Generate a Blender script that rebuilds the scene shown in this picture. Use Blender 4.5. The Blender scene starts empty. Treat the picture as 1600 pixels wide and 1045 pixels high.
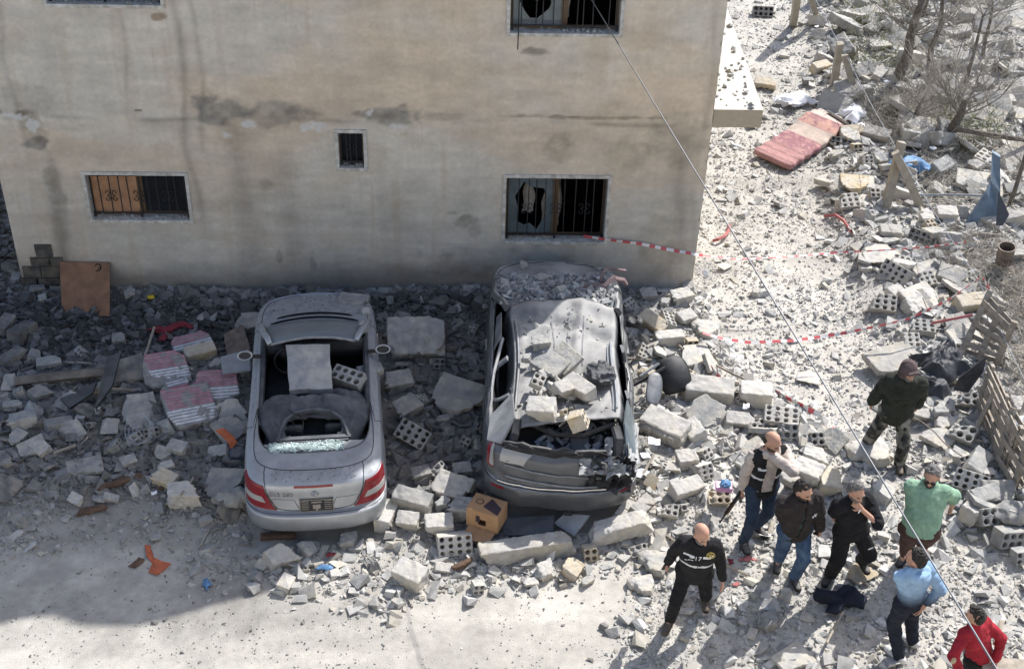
import bpy, bmesh, math, random
import numpy as np
from mathutils import Vector, Matrix, Euler

S = bpy.context.scene
COL = S.collection
rnd = random.Random(7)
rng = np.random.default_rng(11)
rad = math.radians

# ---------------------------------------------------------------- camera
FPX, PITCH, ROLL, YAW = 2076.81, 0.61323, 0.0333, -0.04913
CAMP = np.array([-3.6579, -17.3846, 11.4486])
FW = np.array([-math.sin(YAW)*math.cos(PITCH), math.cos(YAW)*math.cos(PITCH), -math.sin(PITCH)])
RT0 = np.array([math.cos(YAW), math.sin(YAW), 0.0])
UP0 = np.cross(RT0, FW)
RT = RT0*math.cos(ROLL)+UP0*math.sin(ROLL)
UPV = -RT0*math.sin(ROLL)+UP0*math.cos(ROLL)
cd = bpy.data.cameras.new('camera')
cam = bpy.data.objects.new('camera', cd)
COL.objects.link(cam)
cd.sensor_width = 36.0
cd.lens = FPX/1600*36
cd.clip_end = 400
mw = Matrix.Identity(4)
for i in range(3):
    mw[i][0], mw[i][1], mw[i][2], mw[i][3] = RT[i], UPV[i], -FW[i], CAMP[i]
cam.matrix_world = mw
S.camera = cam

# ---------------------------------------------------------------- light
SUN_EL, SUN_AZ = rad(48), math.atan2(.67, .745)
w = bpy.data.worlds.new('World'); S.world = w; w.use_nodes = True
nt = w.node_tree
sky = nt.nodes.new('ShaderNodeTexSky'); sky.sky_type = 'NISHITA'; sky.sun_disc = False
sky.sun_elevation = SUN_EL; sky.sun_rotation = SUN_AZ; sky.dust_density = 2.0
bg = nt.nodes['Background']; bg.inputs[1].default_value = 0.125
nt.links.new(sky.outputs[0], bg.inputs[0])
sd = bpy.data.lights.new('sun', 'SUN'); sd.energy = 3.9; sd.angle = rad(.5); sd.color = (1, .975, .93)
so = bpy.data.objects.new('sun', sd); COL.objects.link(so)
sv = Vector((-math.sin(SUN_AZ)*math.cos(SUN_EL), -math.cos(SUN_AZ)*math.cos(SUN_EL), -math.sin(SUN_EL)))
so.rotation_euler = sv.to_track_quat('-Z', 'Y').to_euler(); so.location = (8, 8, 20)
S.view_settings.view_transform = 'Standard'; S.view_settings.look = 'None'
S.view_settings.exposure = 0.78; S.view_settings.gamma = 1
S.render.engine = 'CYCLES'
S.cycles.max_bounces = 6; S.cycles.diffuse_bounces = 4

# ---------------------------------------------------------------- placing helpers: photo pixel -> place on a plane
def ray(px, py):
    return FW+RT*(px-800)/FPX-UPV*(py-522.5)/FPX
def P(px, py, z=0.0):
    d = ray(px, py); return Vector(CAMP+d*(z-CAMP[2])/d[2])
def PW(px, py, Y=0.0):
    d = ray(px, py); return Vector(CAMP+d*(Y-CAMP[1])/d[1])
def proj(p):
    v = np.array(p)-CAMP; z = v@FW
    return 800+FPX*(v@RT)/z, 522.5-FPX*(v@UPV)/z

# ---------------------------------------------------------------- noise
_T2 = rng.random((256, 256)); _T3 = rng.random((64, 64, 64)).astype(np.float32)
def vn2(x, y, o=0):
    x = np.asarray(x, float)+o*17.3; y = np.asarray(y, float)+o*31.7
    i = np.floor(x).astype(int); j = np.floor(y).astype(int); u = x-i; v = y-j
    u = u*u*(3-2*u); v = v*v*(3-2*v)
    a = _T2[i & 255, j & 255]; b = _T2[(i+1) & 255, j & 255]; c = _T2[i & 255, (j+1) & 255]; d = _T2[(i+1) & 255, (j+1) & 255]
    return (a*(1-u)+b*u)*(1-v)+(c*(1-u)+d*u)*v
def fbm2(x, y, o=0, n=4):
    s = 0; a = .5; f = 1
    for k in range(n):
        s = s+a*vn2(np.asarray(x)*f, np.asarray(y)*f, o+k*3); a *= .5; f *= 2.03
    return s/(1-.5**n)
def vn3(p, o=0):
    p = np.asarray(p, np.float32)+np.float32(o*13.7+500)
    i = np.floor(p).astype(int); u = p-i; u = u*u*(3-2*u)
    r = 0
    for dx in (0, 1):
        for dy in (0, 1):
            for dz in (0, 1):
                wgt = (u[..., 0] if dx else 1-u[..., 0])*(u[..., 1] if dy else 1-u[..., 1])*(u[..., 2] if dz else 1-u[..., 2])
                r = r+wgt*_T3[(i[..., 0]+dx) & 63, (i[..., 1]+dy) & 63, (i[..., 2]+dz) & 63]
    return r
def sstep(a, b, x):
    t = np.clip((np.asarray(x)-a)/(b-a), 0, 1); return t*t*(3-2*t)

# ---------------------------------------------------------------- objects
def tag(o, label=None, cat=None, group=None, kind=None):
    for k, v in (('label', label), ('category', cat), ('group', group), ('kind', kind)):
        if v: o[k] = v
    if label and not kind: o['kind'] = 'thing'
    return o
def empty(name, loc, label, cat, group=None, rz=0.0):
    o = bpy.data.objects.new(name, None); COL.objects.link(o); o.location = loc; o.rotation_euler = (0, 0, rz)
    o.empty_display_size = .1
    return tag(o, label, cat, group)
def rawmesh(name, V, F, col=None, smooth=False, mi=None):
    V = np.asarray(V, np.float32).reshape(-1, 3)
    me = bpy.data.meshes.new(name)
    if isinstance(F, np.ndarray):
        n, k = F.shape
        me.vertices.add(len(V)); me.vertices.foreach_set('co', V.ravel())
        me.loops.add(n*k); me.loops.foreach_set('vertex_index', F.astype(np.int32).ravel())
        me.polygons.add(n); me.polygons.foreach_set('loop_start', np.arange(0, n*k, k, dtype=np.int32))
        me.update(calc_edges=True)
    else:
        me.from_pydata([tuple(map(float, v)) for v in V], [], [tuple(f) for f in F]); me.update()
    if col is not None:
        c = np.asarray(col, np.float32)
        if c.shape[1] == 3: c = np.concatenate([c, np.ones((len(c), 1), np.float32)], 1)
        a = me.color_attributes.new('Col', 'FLOAT_COLOR', 'POINT'); a.data.foreach_set('color', c.ravel())
    if mi is not None: me.polygons.foreach_set('material_index', np.asarray(mi, np.int32))
    me.polygons.foreach_set('use_smooth', np.full(len(me.polygons), bool(smooth)))
    me.validate()
    return me
def link(name, me, mat, parent=None, loc=None):
    o = bpy.data.objects.new(name, me); COL.objects.link(o)
    if mat is not None and len(me.materials) == 0:
        for m in (mat if isinstance(mat, (list, tuple)) else [mat]): me.materials.append(m)
    if parent is not None: o.parent = parent
    if loc is not None: o.location = loc
    return o
def copyobj(o, parent=None):
    c = o.copy(); COL.objects.link(c)
    if parent is not None: c.parent = parent
    for ch in list(o.children): copyobj(ch, c)
    return c

class MB:
    def __init__(s): s.V = []; s.F = []; s.M = []
    def add(s, V, F, m=0):
        n = len(s.V); s.V += [tuple(v) for v in V]; s.F += [tuple(i+n for i in f) for f in F]; s.M += [m]*len(F); return s
    def box(s, c, d, R=None, m=0, taper=1.0):
        V = []
        for z in (-1, 1):
            k = taper if z > 0 else 1
            for x, y in ((-1, -1), (1, -1), (1, 1), (-1, 1)):
                p = Vector((x*d[0]/2*k, y*d[1]/2*k, z*d[2]/2))
                if R is not None: p = R @ p
                V.append(p+Vector(c))
        return s.add(V, [(3, 2, 1, 0), (4, 5, 6, 7), (0, 1, 5, 4), (1, 2, 6, 5), (2, 3, 7, 6), (3, 0, 4, 7)], m)
    def tube(s, pts, r, n=6, m=0, caps=True):
        pts = [Vector(p) for p in pts]; k = len(pts)
        rs = r if isinstance(r, (list, tuple)) else [r]*k
        V = []; F = []; prev = None
        for i, p in enumerate(pts):
            t = (pts[min(i+1, k-1)]-pts[max(i-1, 0)])
            t = t.normalized() if t.length > 1e-9 else Vector((0, 0, 1))
            if prev is None:
                a = Vector((0, 0, 1)) if abs(t.z) < .9 else Vector((1, 0, 0)); u = t.cross(a).normalized()
            else:
                u = (prev-t*prev.dot(t)).normalized()
            prev = u; v = t.cross(u)
            for j in range(n):
                a = 2*math.pi*j/n; V.append(p+(u*math.cos(a)+v*math.sin(a))*rs[i])
        for i in range(k-1):
            for j in range(n):
                F.append((i*n+j, i*n+(j+1) % n, (i+1)*n+(j+1) % n, (i+1)*n+j))
        if caps: F += [tuple(range(n-1, -1, -1)), tuple(range((k-1)*n, k*n))]
        return s.add(V, F, m)
    def bar(s, a, b, w, h, m=0, up=(0, 0, 1)):
        a = Vector(a); b = Vector(b); t = (b-a); L = t.length; t.normalize()
        u = Vector(up); x = t.cross(u)
        if x.length < 1e-4: x = t.cross(Vector((1, 0, 0)))
        x.normalize(); z = x.cross(t)
        V = []
        for q in (a, b):
            for i, j in ((-1, -1), (1, -1), (1, 1), (-1, 1)): V.append(q+x*i*w/2+z*j*h/2)
        return s.add(V, [(3, 2, 1, 0), (4, 5, 6, 7), (0, 1, 5, 4), (1, 2, 6, 5), (2, 3, 7, 6), (3, 0, 4, 7)], m)
    def slab(s, quad, th, m=0):
        q = [Vector(p) for p in quad]; n = sum((( q[(i+1) % len(q)]-q[0]).cross(q[(i+2) % len(q)]-q[0]) for i in range(1, len(q)-2)), (q[1]-q[0]).cross(q[2]-q[0])).normalized()
        k = len(q); V = q+[p-n*th for p in q]
        F = [tuple(range(k)), tuple(range(2*k-1, k-1, -1))]+[(i, i+k, (i+1) % k+k, (i+1) % k) for i in range(k)]
        return s.add(V, F, m)
    def build(s, name, mat, parent=None, smooth=False, loc=None):
        if loc is not None: V = [tuple(Vector(v)-Vector(loc)) for v in s.V]
        else: V = s.V
        me = rawmesh(name, V, s.F, smooth=smooth, mi=s.M)
        return link(name, me, mat, parent, loc)

# ---------------------------------------------------------------- signed distance shapes -> one continuous surface
def snet(D, lo, h):
    nx, ny, nz = D.shape; sg = D < 0
    c = np.zeros((nx-1, ny-1, nz-1), np.int8)
    for dx in (0, 1):
        for dy in (0, 1):
            for dz in (0, 1): c += sg[dx:nx-1+dx, dy:ny-1+dy, dz:nz-1+dz]
    act = (c > 0) & (c < 8); I = np.argwhere(act)
    if len(I) == 0: return np.zeros((0, 3)), np.zeros((0, 4), int)
    idx = -np.ones(act.shape, np.int32); idx[act] = np.arange(len(I))
    pos = np.zeros((len(I), 3)); cnt = np.zeros(len(I))
    for ax in range(3):
        o1, o2 = [a for a in range(3) if a != ax]
        for a in (0, 1):
            for b in (0, 1):
                o = np.zeros(3, int); o[o1] = a; o[o2] = b; e = o.copy(); e[ax] = 1
                A = D[tuple((I+o).T)]; B = D[tuple((I+e).T)]; mk = (A < 0) != (B < 0)
                t = A[mk]/(A[mk]-B[mk]); q = np.tile(o.astype(float), (mk.sum(), 1)); q[:, ax] = t
                pos[mk] += q; cnt[mk] += 1
    V = (I+pos/cnt[:, None])*h+np.asarray(lo)
    Fs = []
    for ax in range(3):
        o1, o2 = [(1, 2), (2, 0), (0, 1)][ax]
        sl = [slice(0, -1)]*3; sr = [slice(0, -1)]*3; sr[ax] = slice(1, None)
        n = D.shape; s0 = sg[tuple(slice(0, n[a]-1) for a in range(3))]
        s1 = sg[tuple(slice(1, n[a]) if a == ax else slice(0, n[a]-1) for a in range(3))]
        E = np.argwhere(s0 != s1); E = E[(E[:, o1] > 0) & (E[:, o2] > 0)]
        if len(E) == 0: continue
        d1 = np.zeros(3, int); d1[o1] = 1; d2 = np.zeros(3, int); d2[o2] = 1
        q = np.stack([idx[tuple(E.T)], idx[tuple((E-d1).T)], idx[tuple((E-d1-d2).T)], idx[tuple((E-d2).T)]], 1)
        fl = ~s0[tuple(E.T)]; q[fl] = q[fl][:, ::-1]
        Fs.append(q)
    return V, np.concatenate(Fs).astype(np.int32)
def smin(a, b, k):
    if k <= 0: return np.minimum(a, b)
    h = np.clip(.5+.5*(b-a)/k, 0, 1); return b*(1-h)+a*h-k*h*(1-h)
class SDF:
    def __init__(s, lo, hi, h):
        s.h = h; s.lo = np.asarray(lo, float)
        n = np.ceil((np.asarray(hi)-s.lo)/h).astype(int)+1; s.n = n
        s.ax = [s.lo[i]+h*np.arange(n[i]) for i in range(3)]
        s.D = np.full(n, 1.0, np.float32)
    def reg(s, lo, hi):
        sl = []
        for i in range(3):
            a = int(np.clip(math.floor((lo[i]-s.lo[i])/s.h), 0, s.n[i])); b = int(np.clip(math.ceil((hi[i]-s.lo[i])/s.h)+1, 0, s.n[i])); sl.append(slice(a, max(b, a)))
        X = np.stack(np.meshgrid(*[s.ax[i][sl[i]] for i in range(3)], indexing='ij'), -1)
        return tuple(sl), X
    def put(s, sl, d, k=0., op='u'):
        d = d.astype(np.float32)
        if op == 'u': s.D[sl] = smin(s.D[sl], d, k)
        elif op == 's': s.D[sl] = np.maximum(s.D[sl], -d)
        else: s.D[sl] = np.maximum(s.D[sl], d)
    def cap(s, a, b, ra, rb=None, k=.02, flat=None, f=1., op='u'):
        rb = ra if rb is None else rb; a = np.asarray(a, float); b = np.asarray(b, float)
        m = max(ra, rb)+k+.03; sl, X = s.reg(np.minimum(a, b)-m, np.maximum(a, b)+m)
        if X.size == 0: return
        if flat is not None:
            fd = np.asarray(flat, float); fd = fd/np.linalg.norm(fd); g = 1/f-1; mid = (a+b)/2
            X = X+g*((X-mid)@fd)[..., None]*fd; a = a+g*((a-mid)@fd)*fd; b = b+g*((b-mid)@fd)*fd
        ab = b-a; L = ab@ab
        t = np.clip(((X-a)@ab)/L, 0, 1) if L > 1e-12 else np.zeros(X.shape[:3])
        d = np.linalg.norm(X-a-t[..., None]*ab, axis=-1)-(ra+(rb-ra)*t)
        s.put(sl, d*(f if f < 1 else 1), k, op)
    def ell(s, c, r, R=None, k=.02, op='u'):
        c = np.asarray(c, float); r = np.asarray(r, float); m = r.max()+k+.03
        sl, X = s.reg(c-m, c+m)
        if X.size == 0: return
        q = X-c
        if R is not None: q = q@R
        l = np.linalg.norm(q/r, axis=-1); s.put(sl, (l-1)*r.min(), k, op)
    def box(s, c, d, R=None, rnd_=0., k=0., op='u'):
        c = np.asarray(c, float); d = np.asarray(d, float)/2; m = np.linalg.norm(d)+k+.03
        sl, X = s.reg(c-m, c+m)
        if X.size == 0: return
        q = X-c
        if R is not None: q = q@R
        q = np.abs(q)-(d-rnd_)
        s.put(sl, np.linalg.norm(np.maximum(q, 0), axis=-1)+np.minimum(q.max(-1), 0)-rnd_, k, op)
    def plane(s, p, n, amp=0., fr=10., o=0):   # keep the side against the normal
        X = np.stack(np.meshgrid(*s.ax, indexing='ij'), -1); n = np.asarray(n, float); n = n/np.linalg.norm(n)
        d = (X-np.asarray(p))@n
        if amp: d = d+amp*(vn3(X*fr, o)-.5)*2+amp*.5*(vn3(X*fr*2.7, o+1)-.5)*2
        s.D = np.maximum(s.D, d.astype(np.float32))
    def mesh(s): return snet(s.D, s.lo, s.h)

# ---------------------------------------------------------------- materials
MATS = {}
def mat(name, col=(.5, .5, .5), rough=.85, metal=0., attr=False, noise=.25, nscale=6., bump=.15, bscale=40., tint=None, rndv=0., dust=0., dlo=.55, dustcol=(.36, .34, .31), spec=.3, dscale=3., alpha=1., trans=0.):
    m = bpy.data.materials.new(name); m.use_nodes = True; nt = m.node_tree; N = nt.nodes; L = nt.links
    b = N['Principled BSDF']; b.inputs['Roughness'].default_value = rough; b.inputs['Metallic'].default_value = metal
    b.inputs['Specular IOR Level'].default_value = spec
    tc = N.new('ShaderNodeTexCoord')
    def tex(scale, det=5.):
        t = N.new('ShaderNodeTexNoise'); t.inputs['Scale'].default_value = scale; t.inputs['Detail'].default_value = det; t.inputs['Roughness'].default_value = .62
        L.new(tc.outputs['Object'], t.inputs['Vector']); return t.outputs['Fac']
    def mix(a, bq, f, mode='MIX'):
        x = N.new('ShaderNodeMix'); x.data_type = 'RGBA'; x.blend_type = mode
        for sock, v in ((x.inputs[6], a), (x.inputs[7], bq)):
            if isinstance(v, tuple): sock.default_value = (*v, 1) if len(v) == 3 else v
            else: L.new(v, sock)
        if isinstance(f, float): x.inputs[0].default_value = f
        else: L.new(f, x.inputs[0])
        return x.outputs[2]
    def mr(v, a, b_, c, d):
        x = N.new('ShaderNodeMapRange'); L.new(v, x.inputs[0])
        for i, q in enumerate((a, b_, c, d)): x.inputs[i+1].default_value = q
        return x.outputs[0]
    c = col
    if attr:
        a = N.new('ShaderNodeAttribute'); a.attribute_name = 'Col'; c = a.outputs['Color']
    if tint is not None: c = mix(c, tint, mr(tex(nscale*.6), .42, .62, 0, 1))
    if noise:
        g = mr(tex(nscale), .3, .7, 1-noise, 1+noise*.6)
        cb = N.new('ShaderNodeCombineColor'); [L.new(g, cb.inputs[i]) for i in range(3)]
        c = mix(c, cb.outputs[0], 1., 'MULTIPLY')
    if rndv:
        oi = N.new('ShaderNodeObjectInfo'); g = mr(oi.outputs['Random'], 0, 1, 1-rndv, 1+rndv*.5)
        cb = N.new('ShaderNodeCombineColor'); [L.new(g, cb.inputs[i]) for i in range(3)]
        c = mix(c, cb.outputs[0], 1., 'MULTIPLY')
    if dust:
        ge = N.new('ShaderNodeNewGeometry'); sx = N.new('ShaderNodeSeparateXYZ'); L.new(ge.outputs['Normal'], sx.inputs[0])
        up = mr(sx.outputs[2], dlo, .97, 0, dust)
        nn = mr(tex(dscale, 8.), .36, .6, .35, 1.)
        mu = N.new('ShaderNodeMath'); mu.operation = 'MULTIPLY'; L.new(up, mu.inputs[0]); L.new(nn, mu.inputs[1])
        c = mix(c, dustcol, mu.outputs[0])
        ro = N.new('ShaderNodeMapRange'); L.new(mu.outputs[0], ro.inputs[0]); ro.inputs[3].default_value = rough; ro.inputs[4].default_value = .9
        L.new(ro.outputs[0], b.inputs['Roughness'])
        me_ = N.new('ShaderNodeMapRange'); L.new(mu.outputs[0], me_.inputs[0]); me_.inputs[3].default_value = metal; me_.inputs[4].default_value = 0
        L.new(me_.outputs[0], b.inputs['Metallic'])
    if isinstance(c, tuple): b.inputs['Base Color'].default_value = (*c, 1)
    else: L.new(c, b.inputs['Base Color'])
    if bump:
        bp = N.new('ShaderNodeBump'); bp.inputs['Strength'].default_value = bump; bp.inputs['Distance'].default_value = .02
        L.new(tex(bscale, 4.), bp.inputs['Height']); L.new(bp.outputs[0], b.inputs['Normal'])
    if trans: b.inputs['Transmission Weight'].default_value = trans
    if alpha < 1: b.inputs['Alpha'].default_value = alpha
    MATS[name] = m
    return m
M_ground = mat('dusty_ground', attr=True, noise=.16, nscale=9, bump=.5, bscale=60)
M_wall = mat('stucco', attr=True, noise=.10, nscale=14, bump=.18, bscale=90)
M_rub = mat('rubble', attr=True, noise=.3, nscale=9, bump=.3, bscale=60, rough=.95)
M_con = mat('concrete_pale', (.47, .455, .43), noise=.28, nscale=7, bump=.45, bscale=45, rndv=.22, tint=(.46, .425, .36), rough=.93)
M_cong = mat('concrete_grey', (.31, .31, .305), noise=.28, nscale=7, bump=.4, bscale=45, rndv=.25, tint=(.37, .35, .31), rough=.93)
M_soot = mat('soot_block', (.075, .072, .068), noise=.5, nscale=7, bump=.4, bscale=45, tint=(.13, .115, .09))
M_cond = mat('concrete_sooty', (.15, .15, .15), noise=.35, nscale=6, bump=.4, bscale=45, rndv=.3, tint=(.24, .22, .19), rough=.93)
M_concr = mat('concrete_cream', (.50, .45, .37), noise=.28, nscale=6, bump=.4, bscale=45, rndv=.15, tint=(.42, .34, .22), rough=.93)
M_stripe = mat('striped_cladding', attr=True, noise=.3, nscale=12, bump=.3, bscale=50)
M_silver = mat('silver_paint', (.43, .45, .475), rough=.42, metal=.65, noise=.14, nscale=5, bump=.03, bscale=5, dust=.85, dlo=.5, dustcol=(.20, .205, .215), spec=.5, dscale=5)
M_grey = mat('grey_paint', (.105, .11, .12), rough=.3, metal=.35, noise=.15, bump=.04, bscale=7, dust=.95, dlo=.62, dustcol=(.36, .355, .345), spec=.5, dscale=2.2)
M_greyd = mat('torn_grey_metal', (.22, .23, .25), rough=.45, metal=.4, noise=.5, nscale=8, bump=.2, bscale=20, dust=.7, dustcol=(.4, .39, .37))
M_black = mat('black_plastic', (.02, .02, .022), rough=.5, noise=.3, bump=.1, dust=.45, dustcol=(.2, .2, .2))
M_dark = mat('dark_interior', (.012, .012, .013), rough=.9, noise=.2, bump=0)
M_fabric = mat('dark_roof_fabric', (.055, .06, .07), rough=.95, noise=.35, bump=.3, bscale=80, dust=.55, dustcol=(.2, .2, .21))
M_seat = mat('seat_fabric', (.05, .052, .058), rough=.9, noise=.3, bump=.2, dust=.4, dustcol=(.18, .18, .18))
M_gap = mat('panel_gap', (.015, .015, .016), rough=.9, noise=0, bump=0)
M_red = mat('red_lens', (.21, .012, .018), rough=.22, noise=.1, bump=0, spec=.6)
M_clear = mat('clear_lens', (.36, .35, .34), rough=.25, noise=.1, bump=0, spec=.6)
M_chrome = mat('chrome', (.5, .5, .5), rough=.25, metal=1, noise=.1, bump=0)
M_plate = mat('plate_black', (.03, .03, .032), rough=.5, noise=.2, bump=0, dust=.2)
M_platel = mat('plate_letter', (.30, .27, .23), rough=.6, noise=.4, nscale=60, bump=0)
M_tyre = mat('tyre', (.02, .02, .02), rough=.9, noise=.2, bump=.2)
M_glass = mat('dusty_glass', (.12, .15, .165), rough=.25, noise=.3, nscale=4, bump=0, dust=.5, dustcol=(.22, .23, .25), spec=.6)
M_shard = mat('shattered_glass', (.42, .52, .49), rough=.18, noise=.5, nscale=30, bump=.5, bscale=70, spec=.8)
M_mirror = mat('mirror_glass', (.028, .03, .034), rough=.5, metal=0, noise=.3, bump=0)
M_stone = mat('window_stone', (.58, .56, .52), noise=.3, nscale=14, bump=.3, tint=(.42, .39, .34))
M_iron = mat('iron_bars', (.035, .035, .037), rough=.6, metal=.3, noise=.3, bump=0)
M_brownal = mat('brown_aluminium', (.13, .085, .05), rough=.45, noise=.25, bump=0)
M_pane = mat('dark_pane', (.02, .022, .025), rough=.12, noise=.2, bump=0, spec=.5)
M_board = mat('orange_board', (.42, .235, .135), noise=.25, nscale=8, bump=.1)
M_ply = mat('plywood', (.23, .125, .075), noise=.3, nscale=5, bump=.15, bscale=30)
M_curt = mat('torn_curtain', (.34, .31, .28), noise=.3, bump=.1)
M_wood = mat('grey_timber', (.33, .29, .24), noise=.4, nscale=10, bump=.35, bscale=60)
M_brownw = mat('brown_timber', (.12, .075, .05), noise=.4, nscale=10, bump=.3)
M_post = mat('post_concrete', (.36, .32, .26), noise=.22, nscale=8, bump=.3)
M_bark = mat('bark', (.15, .13, .11), noise=.45, nscale=14, bump=.6, bscale=30)
M_twig = mat('dry_twig', (.42, .385, .33), noise=.35, nscale=3, bump=0)
M_grass = mat('dry_grass', (.17, .19, .085), noise=.45, nscale=2, bump=0)
M_card = mat('cardboard', (.36, .215, .115), noise=.15, nscale=10, bump=.1)
M_print = mat('box_print', (.05, .035, .045), noise=.2, bump=0)
M_orange = mat('orange_cloth', (.44, .125, .06), noise=.3, nscale=14, bump=.3)
M_blue = mat('blue_plastic', (.10, .22, .40), noise=.3, nscale=14, rough=.5, bump=.3)
M_bluem = mat('blue_sheet', (.17, .225, .28), noise=.4, nscale=5, rough=.6, bump=.3)
M_paper = mat('paper', (.75, .76, .80), noise=.08, bump=0)
M_redrag = mat('red_rag', (.20, .03, .04), noise=.3, bump=.2)
M_hose = mat('red_hose', (.42, .15, .14), noise=.2, bump=0)
M_tarp = mat('black_tarp', (.045, .047, .055), rough=.5, noise=.5, nscale=5, bump=.5, bscale=25, dust=.35, dustcol=(.2, .2, .2))
M_tapew = mat('tape_white', (.72, .70, .68), rough=.5, noise=.1, bump=0)
M_taper = mat('tape_red', (.58, .11, .12), rough=.5, noise=.1, bump=0)
M_cable = mat('steel_cable', (.20, .20, .21), rough=.4, metal=.6, noise=.2, bump=0)
M_rust = mat('rusty_tin', (.20, .165, .14), rough=.7, metal=.3, noise=.5, nscale=12, bump=.3)
M_pipe = mat('burnt_pipe', (.15, .135, .12), rough=.7, noise=.5, nscale=5, bump=.2)
M_panelb = mat('blue_grey_panel', (.055, .065, .085), rough=.45, noise=.25, bump=.1, dust=.25)
M_panelg = mat('grey_panel', (.30, .32, .34), rough=.55, noise=.2, bump=.1)
M_matt = mat('quilt', attr=True, noise=.15, nscale=20, bump=.4, bscale=50)
# ================================================================ terrain
GX0, GX1, GY0, GY1, GS = -16., 14., -10.5, 18., .1
gx = np.arange(GX0, GX1, GS); gy = np.arange(GY0, GY1, GS)
QX, QY = np.meshgrid(gx, gy, indexing='ij')
def inpoly(poly, X, Y):
    r = np.zeros(np.shape(X), bool); n = len(poly); j = n-1
    for i in range(n):
        xi, yi = poly[i]; xj, yj = poly[j]
        c = ((yi > Y) != (yj > Y)) & (X < (xj-xi)*(Y-yi)/(yj-yi+1e-12)+xi); r ^= c; j = i
    return r
def blur(a, n):
    for _ in range(n):
        a = (np.roll(a, 1, 0)+np.roll(a, -1, 0)+a*2)/4; a = (np.roll(a, 1, 1)+np.roll(a, -1, 1)+a*2)/4
    return a
# rubble zones: outline (photo pixels, taken to the ground), pebbles / m2, stones / m2, mound, sooty darkening with painted shade
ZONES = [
 ('west', [(-300, 240), (0, 270), (22, 300), (42, 452), (-300, 450)], 500, 80, .2, 1.),  # deep shade beside the house, painted in as near-black ground
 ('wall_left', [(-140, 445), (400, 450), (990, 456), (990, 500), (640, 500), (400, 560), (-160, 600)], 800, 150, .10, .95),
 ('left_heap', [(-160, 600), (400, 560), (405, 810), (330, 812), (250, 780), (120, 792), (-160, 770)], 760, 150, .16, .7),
 ('left_edge', [(-160, 740), (120, 775), (330, 790), (420, 830), (430, 930), (300, 925), (260, 850), (120, 850), (-160, 900)], 330, 14, .01, .25),
 ('between', [(585, 450), (795, 450), (775, 830), (590, 830)], 560, 90, .14, .75),
 ('front', [(425, 840), (600, 800), (1000, 800), (1030, 880), (930, 900), (700, 925), (600, 960), (430, 935)], 620, 80, .05, .05),
 ('right_heap', [(975, 450), (1085, 457), (1120, 560), (1240, 640), (1310, 690), (1240, 750), (1130, 815), (1010, 850), (960, 800)], 650, 110, .24, .0),
 ('alley', [(1085, 457), (1060, 330), (1020, 100), (1000, -60), (1240, -60), (1290, 180), (1290, 300), (1330, 420), (1420, 540), (1340, 690), (1240, 640), (1120, 560)], 800, 8, .03, .0),
 ('field', [(1240, -80), (1900, -80), (1900, 300), (1330, 230), (1290, 180)], 560, 95, .25, .0),
 ('bank', [(1290, 180), (1330, 230), (1900, 300), (1900, 800), (1640, 900), (1480, 780), (1420, 640), (1400, 540), (1330, 420), (1290, 300)], 620, 85, .25, .0),
 ('people', [(1000, 850), (1130, 815), (1240, 750), (1340, 690), (1420, 640), (1480, 780), (1640, 900), (1800, 1150), (940, 1150)], 800, 30, .02, .0),
]
PSM = {'alley': .13, 'people': .30, 'front': .38}
psm = np.zeros(QX.shape); peb = np.zeros(QX.shape); sto = np.zeros(QX.shape); mound = np.zeros(QX.shape); soot_shade = np.zeros(QX.shape)
ZM = {}
for nme, poly, pb, st, mo, so_ in ZONES:
    g = [tuple(P(x, y, .05)[:2]) for x, y in poly]
    m = inpoly(g, QX, QY) & ((QY < -.02) | (QX > .05) | (QX < -10.4)); ZM[nme] = m; m = m.astype(float)
    peb = np.maximum(peb, m*pb); psm = np.maximum(psm, m*pb*PSM.get(nme, .42)); sto = np.maximum(sto, m*st); mound = np.maximum(mound, m*mo); soot_shade = np.maximum(soot_shade, m*so_)
peb = blur(peb, 3); psm = blur(psm, 3); sto = blur(sto, 3); mound = blur(mound, 10); soot_shade = blur(soot_shade, 12)
# the wheels and floors of the two cars press the heap flat
SIL = (Vector((-5.34, -5.66, 0)), rad(5.0)); SUVP = (Vector((-2.42, -5.42, 0)), rad(-2.0))
def carmask(org, rz, L, wd, X, Y):
    c, s = math.cos(rz), math.sin(rz); dx = X-org.x; dy = Y-org.y
    lx = dx*c+dy*s; ly = -dx*s+dy*c
    return (np.abs(lx) < wd/2) & (ly > .0) & (ly < L)
cm = carmask(*SIL, 4.6, 1.7, QX, QY) | carmask(*SUVP, 4.75, 1.8, QX, QY)
mound = mound*(1-blur(cm.astype(float), 4)*.95)
HT = mound*(.55+.9*fbm2(QX*1.1, QY*1.1, 3))+.035*(fbm2(QX*2.3, QY*2.3, 5)-.5)*np.clip(peb/300, .15, 1)+.02*(fbm2(QX*.5, QY*.5, 9)-.5)
HT = HT+blur(np.clip((QX-9)*.12, 0, 1.2), 4)*sstep(-2, 6, QY)
def samp(A, x, y):
    fx = np.clip((np.asarray(x)-GX0)/GS, 0, len(gx)-1.001); fy = np.clip((np.asarray(y)-GY0)/GS, 0, len(gy)-1.001)
    i = fx.astype(int); j = fy.astype(int); u = fx-i; v = fy-j
    return (A[i, j]*(1-u)+A[i+1, j]*u)*(1-v)+(A[i, j+1]*(1-u)+A[i+1, j+1]*u)*v
def hz(x, y): return float(samp(HT, np.array(x), np.array(y)))
def GP(px, py, dz=0.):
    z = dz
    for _ in range(5):
        p = P(px, py, z); z = hz(p.x, p.y)+dz
    return P(px, py, z)
ex = np.concatenate([np.linspace(-90, -17, 22), gx, np.linspace(14.5, 90, 22)]); ey = np.concatenate([np.linspace(-60, -11, 14), gy, np.linspace(18.5, 110, 26)])
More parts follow.
